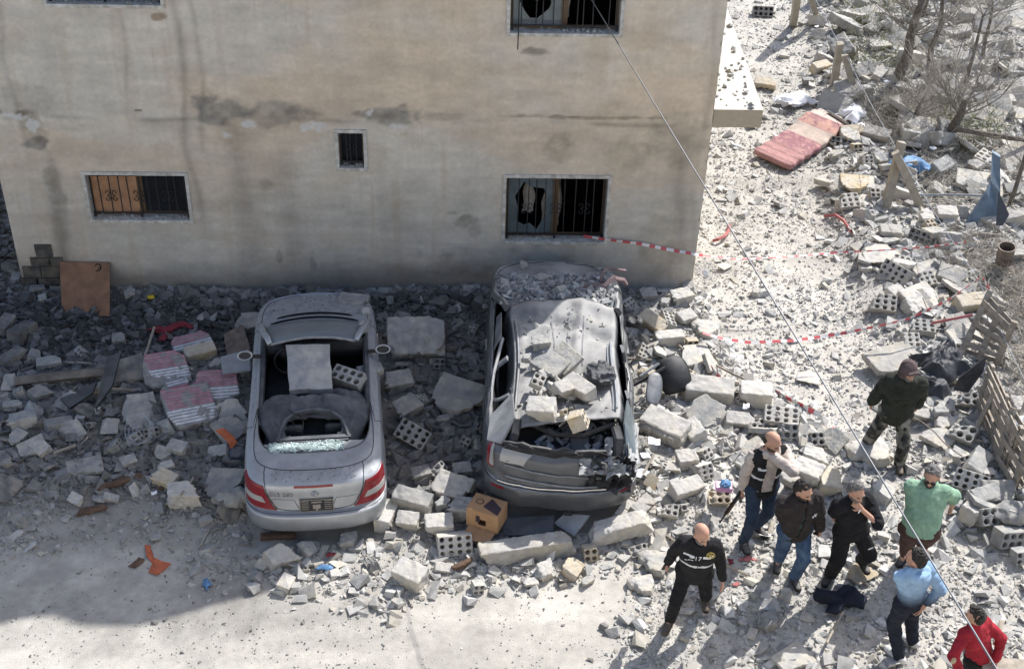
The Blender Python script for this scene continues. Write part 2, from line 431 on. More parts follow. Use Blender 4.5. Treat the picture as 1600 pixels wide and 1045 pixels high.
EX, EY = np.meshgrid(ex, ey, indexing='ij')
EZ = samp(HT, EX, EY)+.012*(vn2(EX*9, EY*9, 2)-.5)
nx, ny = EX.shape
ii = np.arange(nx*ny).reshape(nx, ny)
GF = np.stack([ii[:-1, :-1], ii[1:, :-1], ii[1:, 1:], ii[:-1, 1:]], -1).reshape(-1, 4)
sv_ = samp(soot_shade, EX, EY)*(.7+.5*fbm2(EX*1.7, EY*1.7, 21)); sv_ = np.clip(sv_, 0, 1)[..., None]
pale = np.array([.47, .445, .40]); ash = np.array([.042, .041, .041])  # burnt ground colour; also paints the deep shade in the west zone
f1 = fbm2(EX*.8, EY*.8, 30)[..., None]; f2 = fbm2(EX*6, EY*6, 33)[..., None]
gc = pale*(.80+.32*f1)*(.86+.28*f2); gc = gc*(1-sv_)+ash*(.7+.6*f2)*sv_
# dark stains of oil and ash on the road
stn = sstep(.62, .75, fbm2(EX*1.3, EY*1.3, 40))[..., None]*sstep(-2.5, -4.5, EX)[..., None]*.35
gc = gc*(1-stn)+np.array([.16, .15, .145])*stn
# dust drifts and wheel tracks along the street
trk = (sstep(.52, .70, fbm2(EX*.35+.2*EY, EY*2.6, 45))*.16+sstep(.60, .72, fbm2(EX*2.6, EY*2.6, 47))*.14)[..., None]; gc = gc*(1-trk)
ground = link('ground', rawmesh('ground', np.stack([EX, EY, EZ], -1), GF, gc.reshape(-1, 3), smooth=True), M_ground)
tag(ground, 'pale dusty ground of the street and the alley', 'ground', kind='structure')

# ================================================================ the house
HB = 10.3
W0, W1 = -10.36, 0.0
house = empty('apartment_house', (0, 0, 0), 'stained beige stucco house with barred windows behind the two cars', 'house')
# openings x0,x1,z0,z1 (inner hole); the last one is a gap high up in the shell of the top floor
OPEN = dict(ll=(-9.12, -7.68, 1.27, 2.02), lr=(-2.96, -1.45, .95, 2.04), sm=(-5.41, -5.05, 2.18, 2.74), ul=(-9.22, -7.70, 4.62, 5.6), ur=(-2.97, -1.46, 4.30, 5.45), gap=(-1.40, -.58, 8.12, 8.60))
zc = list(np.arange(0, 5.8, .027))+[6.6, 7.4, 8.4, 9.4, HB]; xc = list(np.arange(W0, W1, .027))
for o in OPEN.values(): xc += [o[0], o[1]]; zc += [o[2], o[3]]
def uniq(a):
    a = sorted(a); r = [a[0]]
    for v in a[1:]:
        if v-r[-1] > 1e-4: r.append(v)
    return np.array(r)
xc = uniq(xc+[W1]); zc = uniq([-.4]+zc)
WX, WZ = np.meshgrid(xc, zc, indexing='ij')
def wallcol(X, Z):
    wx = X+.35*(fbm2(X*1.2, Z*1.2, 61)-.5); wz = Z+.25*(fbm2(X*1.1, Z*1.3, 65)-.5)
    n1 = fbm2(wx*.45, wz*.9, 50); n2 = fbm2(wx*1.6, wz*3.2, 53); n3 = fbm2(X*5, Z*9, 57); ns = fbm2(X*5.5, Z*.35, 71)
    warm = np.array([.66, .545, .415]); cool = np.array([.64, .585, .50]); brown = np.array([.36, .265, .17])
    t = sstep(.35, .65, n1+.25*(n2-.5))[..., None]
    c = warm*(1-t)+cool*t
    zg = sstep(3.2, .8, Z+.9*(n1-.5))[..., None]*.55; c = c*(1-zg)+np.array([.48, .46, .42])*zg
    n5 = fbm2(X*2.2, Z*11, 58); c = c*(.76+.38*n2[..., None])*(.88+.22*n3[..., None])*(.90+.2*n5[..., None])*(.90+.2*ns[..., None])
    b = (sstep(.56, .72, n2)*.45+sstep(.6, .75, ns)*.45*sstep(.3, .6, n1))[..., None]; c = c*(1-b*.55)+brown*b*.55
    # darker course at the floor slab and trowel joints
    j = np.exp(-((Z-2.93-.03*np.sin(X*1.7))/.035)**2)*sstep(.42, .6, fbm2(X*1.3, Z*0+3, 77)); c = c*(1-.33*j[..., None])
    # long run-off streaks
    for sx, s0, s1, wd, k in ((-7.55, 1.0, 5.6, .05, .28), (-6.85, .2, 3.4, .14, .22), (-9.62, .1, 2.3, .11, .4), (-9.9, 2.2, 5.6, .04, .22), (-.35, .3, 3.0, .16, .30), (-7.3, 2.2, 6, .04, .25), (-6.2, .3, 2.6, .2, .14), (-8.3, 2.9, 5.6, .03, .18), (-4.6, 0.2, 2.1, .25, .12), (-.12, 0, 5.7, .05, .16)):
        d = np.abs(X-sx-.05*np.sin(Z*2.3+sx)-.1*(fbm2(Z*1.5, Z*0+sx, 81)-.5))/(wd*(.7+.8*fbm2(X*0+sx, Z*3, 84)))
        m = np.exp(-d*d)*sstep(s0, s0+.5, Z)*sstep(s1, s1-.35, Z)*(.5+fbm2(X*9, Z*2, 88)); c = c*(1-k*m[..., None])+np.array([.13, .10, .07])*(k*m*.4)[..., None]
    # patches where the coat has lifted: (x, z, rx, rz, colour, strength)
    for px, pz, rx, rz, col, k in ((-7.05, 3.06, .36, .22, (.235, .225, .205), .9), (-6.25, 3.0, .45, .2, (.28, .255, .215), .75), (-6.05, 3.12, .22, .12, (.22, .21, .19), .7), (-4.62, 3.02, .42, .16, (.23, .22, .195), .9), (-3.95, 3.0, .3, .08, (.29, .24, .18), .5),
                                   (-9.75, 2.52, .16, .09, (.16, .165, .165), .95), (-9.85, 3.0, .15, .06, (.12, .075, .04), .85), (-10.2, 3.0, .08, .04, (.12, .08, .045), .7), (-9.9, 3.2, .5, .3, (.34, .31, .28), .5), (-9.7, 2.75, .14, .25, (.27, .22, .16), .5),
                                   (-1.7, 3.02, .75, .03, (.22, .175, .12), .8), (-2.6, 3.03, .4, .025, (.25, .20, .14), .6), (-3.6, 1.3, .14, .10, (.24, .22, .18), .75), (-3.42, 1.1, .1, .16, (.25, .23, .19), .5), (-3.75, 1.42, .1, .05, (.22, .2, .17), .6),
                                   (-2.65, 4.02, .18, .045, (.14, .11, .085), .85), (-7.75, 4.45, .09, .05, (.22, .14, .07), .8), (-6.5, 1.9, .1, .12, (.3, .27, .2), .5), (-.5, 2.7, .4, .35, (.33, .29, .22), .5), (-1.2, 2.35, .35, .3, (.36, .30, .21), .5), (-2.2, 2.5, .2, .22, (.36, .30, .22), .55),
                                   (-5.9, .55, .05, .13, (.2, .19, .165), .6), (-6.4, .62, .04, .12, (.2, .19, .165), .6), (-9.6, 1.8, .12, .5, (.28, .25, .2), .5), (-.6, .9, .25, .6, (.36, .31, .23), .4), (-3, .55, 1.1, .3, (.27, .265, .255), .45), (-8.2, 3.05, .05, .02, (.08, .07, .06), .9)):
        q = np.sqrt(((X-px)/rx)**2+((Z-pz)/rz)**2)+1.5*(fbm2(X*5, Z*7, 91)-.5)
        m = (sstep(1.3, .75, q)*k*(.40+.75*fbm2(X*9, Z*9, 97)))[..., None]; c = c*(1-m)+np.array(col)*(.35+1.05*n3[..., None])*m
    for px, pz, rx, rz in ((-6.66, 2.86, .12, .06), (-5.78, 2.82, .2, .09), (-4.55, 2.86, .14, .05), (-7.0, 2.68, .06, .05), (-9.95, 2.93, .22, .06), (-9.72, 2.78, .1, .12), (-4.95, 3.06, .04, .08)):
        q = np.sqrt(((X-px)/rx)**2+((Z-pz)/rz)**2)+2.6*(fbm2(X*14, Z*14, 95)-.5)
        m = (sstep(.9, .6, q)*.75)[..., None]; c = c*(1-m)+np.array([.62, .61, .59])*m
    # sooty dirt thrown up from the heap, darker towards the ground
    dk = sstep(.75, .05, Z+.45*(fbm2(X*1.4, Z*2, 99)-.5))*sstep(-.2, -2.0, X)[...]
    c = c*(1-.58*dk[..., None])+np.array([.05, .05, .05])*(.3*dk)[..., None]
    return c
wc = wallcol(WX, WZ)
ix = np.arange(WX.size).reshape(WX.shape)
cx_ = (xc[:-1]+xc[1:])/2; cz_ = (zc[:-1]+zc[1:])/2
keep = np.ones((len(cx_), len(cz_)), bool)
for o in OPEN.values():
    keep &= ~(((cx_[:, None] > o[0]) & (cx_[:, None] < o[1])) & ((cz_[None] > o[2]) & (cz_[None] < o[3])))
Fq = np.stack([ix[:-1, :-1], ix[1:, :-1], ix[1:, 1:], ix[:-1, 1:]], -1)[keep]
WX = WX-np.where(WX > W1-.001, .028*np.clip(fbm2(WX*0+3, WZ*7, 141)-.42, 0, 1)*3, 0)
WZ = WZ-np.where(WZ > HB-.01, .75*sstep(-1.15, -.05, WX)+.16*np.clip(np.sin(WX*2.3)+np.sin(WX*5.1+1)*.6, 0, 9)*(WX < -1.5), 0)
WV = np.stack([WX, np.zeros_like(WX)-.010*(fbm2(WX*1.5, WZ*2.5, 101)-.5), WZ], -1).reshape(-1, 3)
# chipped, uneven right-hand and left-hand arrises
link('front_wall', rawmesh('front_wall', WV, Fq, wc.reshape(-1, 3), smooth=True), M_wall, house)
def colbox(name, lo, hi, parent, base=(.42, .35, .26), seg=.2):
    V = []; F = []
    ax = [np.linspace(lo[i], hi[i], max(2, int((hi[i]-lo[i])/seg)+1)) for i in range(3)]
    for a in range(3):
        b, c = [k for k in range(3) if k != a]
        for s, val in ((0, lo[a]), (1, hi[a])):
            A, B = np.meshgrid(ax[b], ax[c], indexing='ij'); p = np.zeros(A.shape+(3,)); p[..., a] = val; p[..., b] = A; p[..., c] = B
            k = np.arange(A.size).reshape(A.shape)+sum(len(v) for v in V); V.append(p.reshape(-1, 3))
            q = np.stack([k[:-1, :-1], k[1:, :-1], k[1:, 1:], k[:-1, 1:]], -1).reshape(-1, 4)
            flip = (s == 1) != (a == 1)
            F.append(q if flip else q[:, ::-1])
    V = np.concatenate(V); F = np.concatenate(F)
    n = fbm2(V[:, 0]*2+V[:, 1]*1.3, V[:, 2]*2+V[:, 1], 111)[:, None]; col = np.array(base)*(.75+.5*n)
    return link(name, rawmesh(name, V, F, col), M_wall, parent)
colbox('side_wall', (W1-.22, .005, -.4), (W1-.004, 7.5, 6.0), house)
colbox('side_wall', (W0+.004, .005, -.4), (W0+.22, 7.5, 6.0), house)
colbox('back_wall', (W0+.22, 7.3, -.4), (W1-.22, 7.5, 6.0), house)
colbox('floor_slab', (W0+.23, .24, 2.9), (W1-.23, 7.29, 3.1), house)
colbox('roof', (W0+.23, .24, 5.85), (W1-.23, 7.29, 6.0), house)
# thickness of the shell of the top floor
lin = MB(); z0, z1 = 6.0, HB-.9; g = OPEN['gap']
for a, b, c, d in ((W0, g[0], z0, z1), (g[1], W1, z0, z1), (g[0], g[1], z0, g[2]), (g[0], g[1], g[3], z1)):
    lin.box(((a+b)/2, .045, (c+d)/2), (b-a, .05, d-c))
lin.build('top_floor_shell', M_cong, house)
# dark rooms behind the openings, with reveals
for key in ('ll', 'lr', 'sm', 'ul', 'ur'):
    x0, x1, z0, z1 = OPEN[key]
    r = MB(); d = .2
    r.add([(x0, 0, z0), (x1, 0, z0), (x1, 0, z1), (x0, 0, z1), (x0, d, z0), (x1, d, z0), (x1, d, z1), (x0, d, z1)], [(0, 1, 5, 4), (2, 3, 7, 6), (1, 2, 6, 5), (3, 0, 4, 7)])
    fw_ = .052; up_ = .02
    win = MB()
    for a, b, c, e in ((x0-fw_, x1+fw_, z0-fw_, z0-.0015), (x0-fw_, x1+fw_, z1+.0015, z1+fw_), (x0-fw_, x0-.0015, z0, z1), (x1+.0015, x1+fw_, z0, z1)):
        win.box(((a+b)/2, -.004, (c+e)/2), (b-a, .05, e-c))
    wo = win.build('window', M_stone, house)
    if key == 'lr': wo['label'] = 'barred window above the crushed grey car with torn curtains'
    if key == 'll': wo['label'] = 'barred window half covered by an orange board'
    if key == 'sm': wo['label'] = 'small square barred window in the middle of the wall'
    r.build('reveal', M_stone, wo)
    # sashes
    sa = MB(); t = .045; xm = (x0+x1)/2; y = .16
    if key != 'sm':
        for a, b in ((x0, xm), (xm, x1)):
            yy = y if a == x0 else y+.03
            for p, q in (((a+t/2, yy, z0), (a+t/2, yy, z1)), ((b-t/2, yy, z0), (b-t/2, yy, z1))): sa.bar(p, q, t, .03, up=(0, 1, 0))
            for zz in (z0+t/2, z1-t/2): sa.bar((a+t, yy, zz), (b-t, yy, zz), .03, t)
    else:
        for p, q in (((x0+.015, y, z0), (x0+.015, y, z1)), ((x1-.015, y, z0), (x1-.015, y, z1))): sa.bar(p, q, .03, .03, up=(0, 1, 0))
        # rounded head of the small window
        sa.box((x0+.03, y, z1-.03), (.08, .03, .05)); sa.box((x1-.03, y, z1-.03), (.08, .03, .05))
    sa.build('sash', M_brownal, wo)
    # room box
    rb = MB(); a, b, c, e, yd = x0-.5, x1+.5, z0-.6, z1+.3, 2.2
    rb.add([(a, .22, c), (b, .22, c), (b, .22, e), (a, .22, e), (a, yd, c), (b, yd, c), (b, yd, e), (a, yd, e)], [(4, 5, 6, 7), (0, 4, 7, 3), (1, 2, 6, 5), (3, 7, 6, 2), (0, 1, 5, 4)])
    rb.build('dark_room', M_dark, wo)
    # grille: bars, rails and scrolls
    br = .008
    rl = z0+.07 if key != 'sm' else z0+.06
    zt_ = z1-.03; yb = .075
    n = 10 if key != 'sm' else 4
    MB().bar((x0+.01, yb, zt_), (x1-.01, yb, zt_), .016, .02).build('grille_rail', M_iron, wo); rail = MB(); rail.bar((x0+.01, yb, rl), (x1-.01, yb, rl), .016, .02)
    for k in (0, 1, 2):
        xx = x0+.03+(x1-x0-.06)*k/2; rail.box((xx, yb, (z0+rl)/2), (.03, .03, rl-z0))
    rail.build('grille_rail', M_iron, wo)
    b0 = None
    for i in range(n+1):
        xx = x0+.03+(x1-x0-.06)*i/n
        if b0 is None: b0 = MB().bar((0, yb, rl+.008), (0, yb, zt_-.008), .014, .014, up=(1, 0, 0)).build('bar', M_iron, wo); b0.location.x = xx
        else: bb = b0.copy(); COL.objects.link(bb); bb.location.x = xx+rnd.uniform(-.006, .006); bb.rotation_euler.y = rnd.uniform(-.012, .012); bb.rotation_euler.x = rnd.uniform(-.006, .006)
    def scroll(cx, cz, s, sg):
        pts = []
        for i in range(26):
            a = i/25; th = -math.pi*1.75+a*math.pi*3.5
            pts.append(0)
        out = []
        for hh in (1, -1):
            seg = []
            for i in range(15):
                a = i/14; th = math.pi*(-.5+1.75*a); rr = s*(1-.62*a)
                seg.append((cx+sg*(math.cos(th+math.pi)*rr*.9+s*.0), yb, cz+hh*(s*1.02+math.sin(th)*rr)))
            out.append(seg)
        return out
    sc = MB()
    nb = n
    xs = [x0+.03+(x1-x0-.06)*i/n for i in range(n+1)]
    cent = {'sm': [2]}.get(key, [2, 5, 8])
    for ci in cent:
        for sg in (1, -1):
            for seg in scroll(xs[ci]-sg*.058, (z0+z1)/2-.02, .05, -sg): sc.tube(seg, .0065, 5)
    sc.build('scrollwork', M_iron, wo)
    # what each hole shows
    if key == 'll':
        MB().slab([(x0+.03, .145, z0+.03), (xm-.03, .145, z0+.03), (xm-.03, .145, z1-.1), (x0+.03, .145, z1-.1)], -.012).build('blocking_board', M_board, wo)
        MB().slab([(xm+.03, .185, z0+.04), (x1-.05, .185, z0+.04), (x1-.05, .185, z1-.05), (xm+.03, .185, z1-.05)], -.005).build('pane', M_pane, wo)
    if key == 'sm':
        MB().slab([(x0+.03, .165, z0+.02), (x1-.03, .165, z0+.02), (x1-.03, .165, z1-.02), (x0+.03, .165, z1-.02)], -.004).build('pane', M_pane, wo)
    if key in ('lr', 'ur'):
        # torn curtain strips and a broken pane with a ragged hole
        for (a, b, top, bot, yy) in ((.50, .56, 1., .1, .30), (.36, .50, .75, .08, .34), (.17, .30, .92, .3, .32)):
            g = []; F = []
            for i in range(9):
                for j in range(7):
                    u = i/8; v = j/6; xx = x0+(x1-x0)*(a+(b-a)*(v*(1-.5*u*(a < .5))+.3*u*(a < .5)))
                    g.append((xx+.02*math.sin(u*9+v*4), yy+.03*math.sin(v*9+u*3), z0+(z1-z0)*(bot+(top-bot)*u)))
            for i in range(8):
                for j in range(6): F.append((i*7+j, i*7+j+1, (i+1)*7+j+1, (i+1)*7+j))
            link('curtain', rawmesh('curtain', g, F, smooth=True), M_curt, wo)
        hole = []; n_ = 16
        ccx, ccz, rx, rz = x0+(xm-x0)*.5, z0+(z1-z0)*.48, (xm-x0)*.33, (z1-z0)*.36
        for i in range(n_):
            a = 2*math.pi*i/n_; k = .75+.4*rnd.random(); hole.append((ccx+math.cos(a)*rx*k, .165, ccz+math.sin(a)*rz*k))
        outer = []
        for i in range(n_):
            a = 2*math.pi*i/n_; c_, s_ = math.cos(a), math.sin(a); q = 1/max(abs(c_), abs(s_)); outer.append(((x0+xm)/2+c_*q*((xm-x0)/2-.03), .165, (z0+z1)/2+s_*q*((z1-z0)/2-.03)))
        link('broken_pane', rawmesh('broken_pane', outer+hole, [(i, (i+1) % n_, n_+(i+1) % n_, n_+i) for i in range(n_)]), M_glass, wo)
    # crumbs on the sill
    cr = MB()
    for _ in range(46):
        q = .008+.022*rnd.random()**2
        cr.box((x0+.03+(x1-x0-.06)*rnd.random(), .02+.13*rnd.random(), z0+q*.3), (q*2, q*1.6, q), Euler((rnd.random(), rnd.random(), rnd.random()*3)).to_matrix())
    co = cr.build('sill_rubble', M_cong, wo); co['kind'] = 'stuff'
# ledge along the right-hand side
lg = []
for yy, xe in ((.0, .71), (4, .83), (12, 1.1)):
    lg += [(.002, yy, 2.89), (xe, yy, 2.89), (xe, yy, 3.17), (.002, yy, 3.17)]
F = [(0, 1, 2, 3)]
for k in (0, 4): F += [(k+1, k+5, k+6, k+2), (k+2, k+6, k+7, k+3), (k, k+3, k+7, k+4), (k, k+4, k+5, k+1)]
F.append((11, 10, 9, 8))
lv = np.array(lg); lv[:, 1] += .003
col = np.tile(np.array([[.42, .36, .27]]), (12, 1)); col[[2, 3, 6, 7, 10, 11]] = (.46, .44, .40)
V2 = []; F2 = []; C2 = []
for f in F:
    k = len(V2); V2 += [lg[i] for i in f]; F2.append((k, k+1, k+2, k+3))
    top = all(abs(lg[i][2]-3.17) < 1e-6 for i in f); C2 += [(.47, .455, .42) if top else (.42, .355, .26)]*4
link('ledge', rawmesh('ledge', V2, F2, C2), M_wall, house)
# crumbs on the ledge
lc = MB()
for _ in range(150):
    q = .012+.035*rnd.random()**3; yy = 11*rnd.random()**1.5; lc.box((.03+(.66+.03*yy)*rnd.random(), .05+yy, 3.173+q*.3), (q*2, q*1.6, q), Euler((rnd.random(), rnd.random(), rnd.random()*3)).to_matrix())
lco = lc.build('ledge_rubble', M_cong, house); lco['kind'] = 'stuff'
# broken blockwork showing at the left foot of the wall
for (a, b, c, d) in ((57, 80, 381, 400), (49, 78, 401, 414), (78, 98, 401, 414), (38, 64, 415, 432), (65, 98, 415, 432), (36, 60, 433, 452), (60, 98, 433, 452)):
    p = PW(a, d); q = PW(b, c); bb = MB().box(((p.x+q.x)/2, -.006, (p.z+q.z)/2), (q.x-p.x-.012, .05, q.z-p.z-.012))
    bb.build('block', M_soot, house)
# unseen pale house on the near side, added to bounce sunlight across the street
near = empty('near_house', (-3, -19.6, 0), 'unseen pale plastered house on the near side of the street', 'house')
nb = MB(); nb.box((0, -2.4, 5.35), (30, 4.6, 10.7)); nb.build('wall', mat('near_plaster', (.74, .69, .60), noise=.15, nscale=2, bump=.1), near)
for i in range(7):
    for z in (1.6, 4.9, 8.2): MB().box((-12+i*4.0, -.07, z), (1.3, .06, 1.3)).build('window', M_pane, near)
# ================================================================ rubble
def hull(n, sc, seed):
    r = np.random.default_rng(seed); pts = np.array([(x, y, z) for x in (-.5, .5) for y in (-.5, .5) for z in (-.5, .5)])+(r.random((8, 3))-.5)*.42; k_ = r.permutation(8)[:(8 if n > 8 else 7)-(seed % 3)]; pts = pts[k_]
    pts = pts*np.array(sc)
    bm = bmesh.new(); [bm.verts.new(p) for p in pts]
    res = bmesh.ops.convex_hull(bm, input=bm.verts[:]); bmesh.ops.delete(bm, geom=[g for g in res['geom_interior'] if isinstance(g, bmesh.types.BMVert)], context='VERTS')
    bmesh.ops.triangulate(bm, faces=bm.faces[:]); bm.verts.index_update()
    V = np.array([v.co[:] for v in bm.verts]); F = np.array([[v.index for v in f.verts] for f in bm.faces]); bm.free()
    return V, F
PEB = [hull(8, (1, .5+.4*rnd.random(), .25+.4*rnd.random()), 100+i) for i in range(18)]
STO = [hull(9, (1, .45+.45*rnd.random(), .2+.4*rnd.random()), 200+i) for i in range(18)]
def rotm(n, tilt=.5):
    a = rng.random(n)*6.283; b = (rng.random(n)-.5)*2*tilt; c = (rng.random(n)-.5)*2*tilt
    ca, sa, cb, sb, cc, sc = np.cos(a), np.sin(a), np.cos(b), np.sin(b), np.cos(c), np.sin(c)
    R = np.zeros((n, 3, 3)); Rz = np.zeros((n, 3, 3)); Rx = np.zeros((n, 3, 3)); Ry = np.zeros((n, 3, 3))
    Rz[:, 0, 0] = ca; Rz[:, 0, 1] = -sa; Rz[:, 1, 0] = sa; Rz[:, 1, 1] = ca; Rz[:, 2, 2] = 1
    Rx[:, 1, 1] = cb; Rx[:, 1, 2] = -sb; Rx[:, 2, 1] = sb; Rx[:, 2, 2] = cb; Rx[:, 0, 0] = 1
    Ry[:, 0, 0] = cc; Ry[:, 0, 2] = sc; Ry[:, 2, 0] = -sc; Ry[:, 2, 2] = cc; Ry[:, 1, 1] = 1
    return Rz@Rx@Ry
def scatter(name, protos, pos, size, col, label, cat, tilt=.5, parent=None, m=None):
    n = len(pos); which = rng.integers(0, len(protos), n); Vs = []; Fs = []; Cs = []; off = 0
    R = rotm(n, tilt)
    for k, (V, F) in enumerate(protos):
        s = np.where(which == k)[0]
        if len(s) == 0: continue
        q = np.einsum('nij,mj->nmi', R[s], V)*size[s][:, None, None]+pos[s][:, None, :]
        Vs.append(q.reshape(-1, 3)); Fs.append((F[None]+(np.arange(len(s))*len(V))[:, None, None]+off).reshape(-1, 3)); off += len(s)*len(V)
        Cs.append(np.repeat(col[s], len(V), 0))
    o = link(name, rawmesh(name, np.concatenate(Vs), np.concatenate(Fs), np.concatenate(Cs)), m or M_rub, parent)
    if parent is None: tag(o, label, cat, kind='stuff')
    else: o['kind'] = 'stuff'
    return o
def pick(dens, n_scale=1.0, o=0, gap=.55):
    lam = dens*GS*GS*n_scale*np.where(ZM['alley'], np.clip(1+3.6*(fbm2(QX*1.3, QY*1.3, 200+o)-.5), .12, 2.2), np.clip(1.1+2.6*(fbm2(QX*1.3, QY*1.3, 200+o)-.5), .35, 2.2))
    far = np.clip(1.25-(QY+6)/26, .35, 1); lam = lam*far
    k = rng.poisson(np.clip(lam, 0, 50)); I = np.repeat(np.argwhere(k > 0), k[k > 0], 0)
    x = gx[I[:, 0]]+rng.random(len(I))*GS; y = gy[I[:, 1]]+rng.random(len(I))*GS
    ok = ~carmask(*SIL, 4.5, 1.62, x, y) & ~carmask(*SUVP, 4.7, 1.75, x, y) & ~((x < 0.02) & (x > W0) & (y > -.03))
    sc = (np.stack([x, y, x*0], 1)-CAMP); zz = sc@FW; px = 800+FPX*(sc@RT)/zz; py = 522.5-FPX*(sc@UPV)/zz
    ok &= (px > -120) & (px < 1720) & (py > -120) & (py < 1160)
    return x[ok], y[ok]
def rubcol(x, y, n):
    s = np.clip(samp(soot_shade, x, y)*1.0, 0, .95)[:, None]; base = np.array([.45, .44, .418])*(.66+.5*rng.random((n, 1)))
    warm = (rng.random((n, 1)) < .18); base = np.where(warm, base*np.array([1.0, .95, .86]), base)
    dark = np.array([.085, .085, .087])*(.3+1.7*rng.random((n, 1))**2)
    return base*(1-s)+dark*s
road = np.where((QY > -11), 60., 0)
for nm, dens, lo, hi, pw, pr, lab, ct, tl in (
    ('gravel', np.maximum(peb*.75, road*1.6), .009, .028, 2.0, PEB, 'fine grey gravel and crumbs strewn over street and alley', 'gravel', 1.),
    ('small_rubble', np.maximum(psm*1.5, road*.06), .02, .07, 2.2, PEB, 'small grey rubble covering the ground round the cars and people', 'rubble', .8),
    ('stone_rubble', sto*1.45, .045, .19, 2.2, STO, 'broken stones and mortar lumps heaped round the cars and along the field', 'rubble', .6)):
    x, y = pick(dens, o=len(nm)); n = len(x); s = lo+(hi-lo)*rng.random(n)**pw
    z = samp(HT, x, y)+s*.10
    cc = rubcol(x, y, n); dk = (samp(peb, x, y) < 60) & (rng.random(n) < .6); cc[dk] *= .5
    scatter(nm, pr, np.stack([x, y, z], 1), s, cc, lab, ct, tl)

# ---- shapes of the larger pieces
def mk(fn, lo, hi, h, seed):
    s = SDF(lo, hi, h); fn(s, np.random.default_rng(seed)); V, F = s.mesh(); return V, F
def rough(s, amp=.006, fr=22, o=0):
    X = np.stack(np.meshgrid(*s.ax, indexing='ij'), -1); s.D = s.D+(amp*(vn3(X*fr, o)-.5)*2).astype(np.float32)
def hollow(cols, rows, L, H, Dp, cut):
    def f(s, r):
        s.box((0, 0, 0), (L, H, Dp), rnd_=.006)
        px, py = L/cols, H/rows
        for i in range(cols):
            for j in range(rows):
                s.cap((-L/2+(i+.5)*px, -H/2+(j+.5)*py, Dp/2-.05-.09*r.random()), (-L/2+(i+.5)*px, -H/2+(j+.5)*py, Dp), min(px, py)*(.33+.03*r.random()), k=0, op='s')
        for k in range(cut):
            n = r.normal(size=3); n[2] *= .5; n /= np.linalg.norm(n); d = .02+.09*r.random()
            s.plane(n*d, n, .018, 18, k)
        rough(s, .004, 40, int(r.integers(50)))
    return f
def solid(L, H, Dp, cut, rn=.008, amp=.006):
    def f(s, r):
        s.box((0, 0, 0), (L, H, Dp), rnd_=rn)
        for k in range(cut):
            n = r.normal(size=3); n[2] *= .7; n /= np.linalg.norm(n)
            reach = abs(n[0])*L/2+abs(n[1])*H/2+abs(n[2])*Dp/2
            s.plane(n*reach*(.42+.35*r.random()), n, .034, 11, k+int(r.integers(40)))
        rough(s, amp, 26, int(r.integers(50)))
    return f
def protoset(specs, h):
    out = []
    for i, (fn, d) in enumerate(specs):
        e = np.array(d)/2+.025; V, F = mk(fn, -e, e, h, 300+i)
        out.append((V, F))
    return out
PR = {}
PR['hollow'] = protoset([(hollow(4, 3, .40, .24, .2, 0), (.4, .24, .2)), (hollow(4, 2, .40, .2, .19, 0), (.4, .2, .19))], .0105)
PR['brokenhollow'] = protoset([(hollow(4, 3, .40, .24, .2, 1), (.4, .24, .2)), (hollow(4, 2, .40, .2, .2, 1), (.4, .2, .2)), (hollow(4, 2, .4, .2, .2, 2), (.4, .2, .2)), (hollow(3, 2, .3, .2, .2, 1), (.3, .2, .2)), (hollow(4, 3, .4, .24, .2, 2), (.4, .24, .2)), (hollow(2, 2, .2, .2, .2, 0), (.2, .2, .2)), (hollow(2, 1, .24, .13, .2, 1), (.24, .13, .2))], .0105)
PR['block'] = protoset([(solid(.40, .2, .2, 0), (.4, .2, .2)), (solid(.40, .2, .2, 1), (.4, .2, .2)), (solid(.38, .2, .16, 2), (.38, .2, .16)), (solid(.3, .22, .2, 1), (.3, .22, .2))], .012)
PR['chunk'] = protoset([(solid(.36, .3, .26, 4, .01, .009), (.36, .3, .26)), (solid(.4, .26, .2, 3, .01, .009), (.4, .26, .2)), (solid(.3, .28, .24, 5, .01, .01), (.3, .28, .24)), (solid(.42, .3, .16, 4, .01, .008), (.42, .3, .16)), (solid(.34, .24, .2, 4, .01, .01), (.34, .24, .2)), (solid(.4, .34, .12, 3, .008, .006), (.4, .34, .12)), (solid(.32, .2, .1, 3, .006, .006), (.32, .2, .1)), (solid(.28, .26, .24, 6, .01, .01), (.28, .26, .24))], .0125)
PR['shard'] = [(v*.36, f) for v, f in STO]
PR['slab'] = protoset([(solid(.6, .46, .08, 3, .006, .004), (.6, .46, .08)), (solid(.56, .4, .1, 2, .006, .004), (.56, .4, .1)), (solid(.62, .5, .07, 5, .006, .004), (.62, .5, .07)), (solid(.5, .46, .12, 4, .008, .006), (.5, .46, .12))], .0125)
PMESH = {}
def pmesh(kind, i, m):
    key = (kind, i % len(PR[kind]), m.name)
    if key not in PMESH:
        V, F = PR[kind][key[1]]; me = rawmesh({'hollow': 'hollow_block', 'brokenhollow': 'hollow_block', 'block': 'concrete_block', 'chunk': 'concrete_chunk', 'shard': 'concrete_chunk', 'slab': 'concrete_slab'}[kind], V, F); me.materials.append(m); PMESH[key] = me
    return PMESH[key]
BASE = {'hollow': .4, 'brokenhollow': .4, 'block': .4, 'chunk': .36, 'shard': .36, 'slab': .6}
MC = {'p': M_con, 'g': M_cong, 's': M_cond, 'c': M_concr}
CAT = {'hollow': 'hollow block', 'brokenhollow': 'hollow block', 'block': 'concrete block', 'chunk': 'concrete chunk', 'shard': 'concrete chunk', 'slab': 'concrete slab'}
NMO = {'hollow': 'hollow_block', 'brokenhollow': 'hollow_block', 'block': 'concrete_block', 'chunk': 'concrete_chunk', 'shard': 'concrete_chunk', 'slab': 'concrete_slab'}
PLACED = []
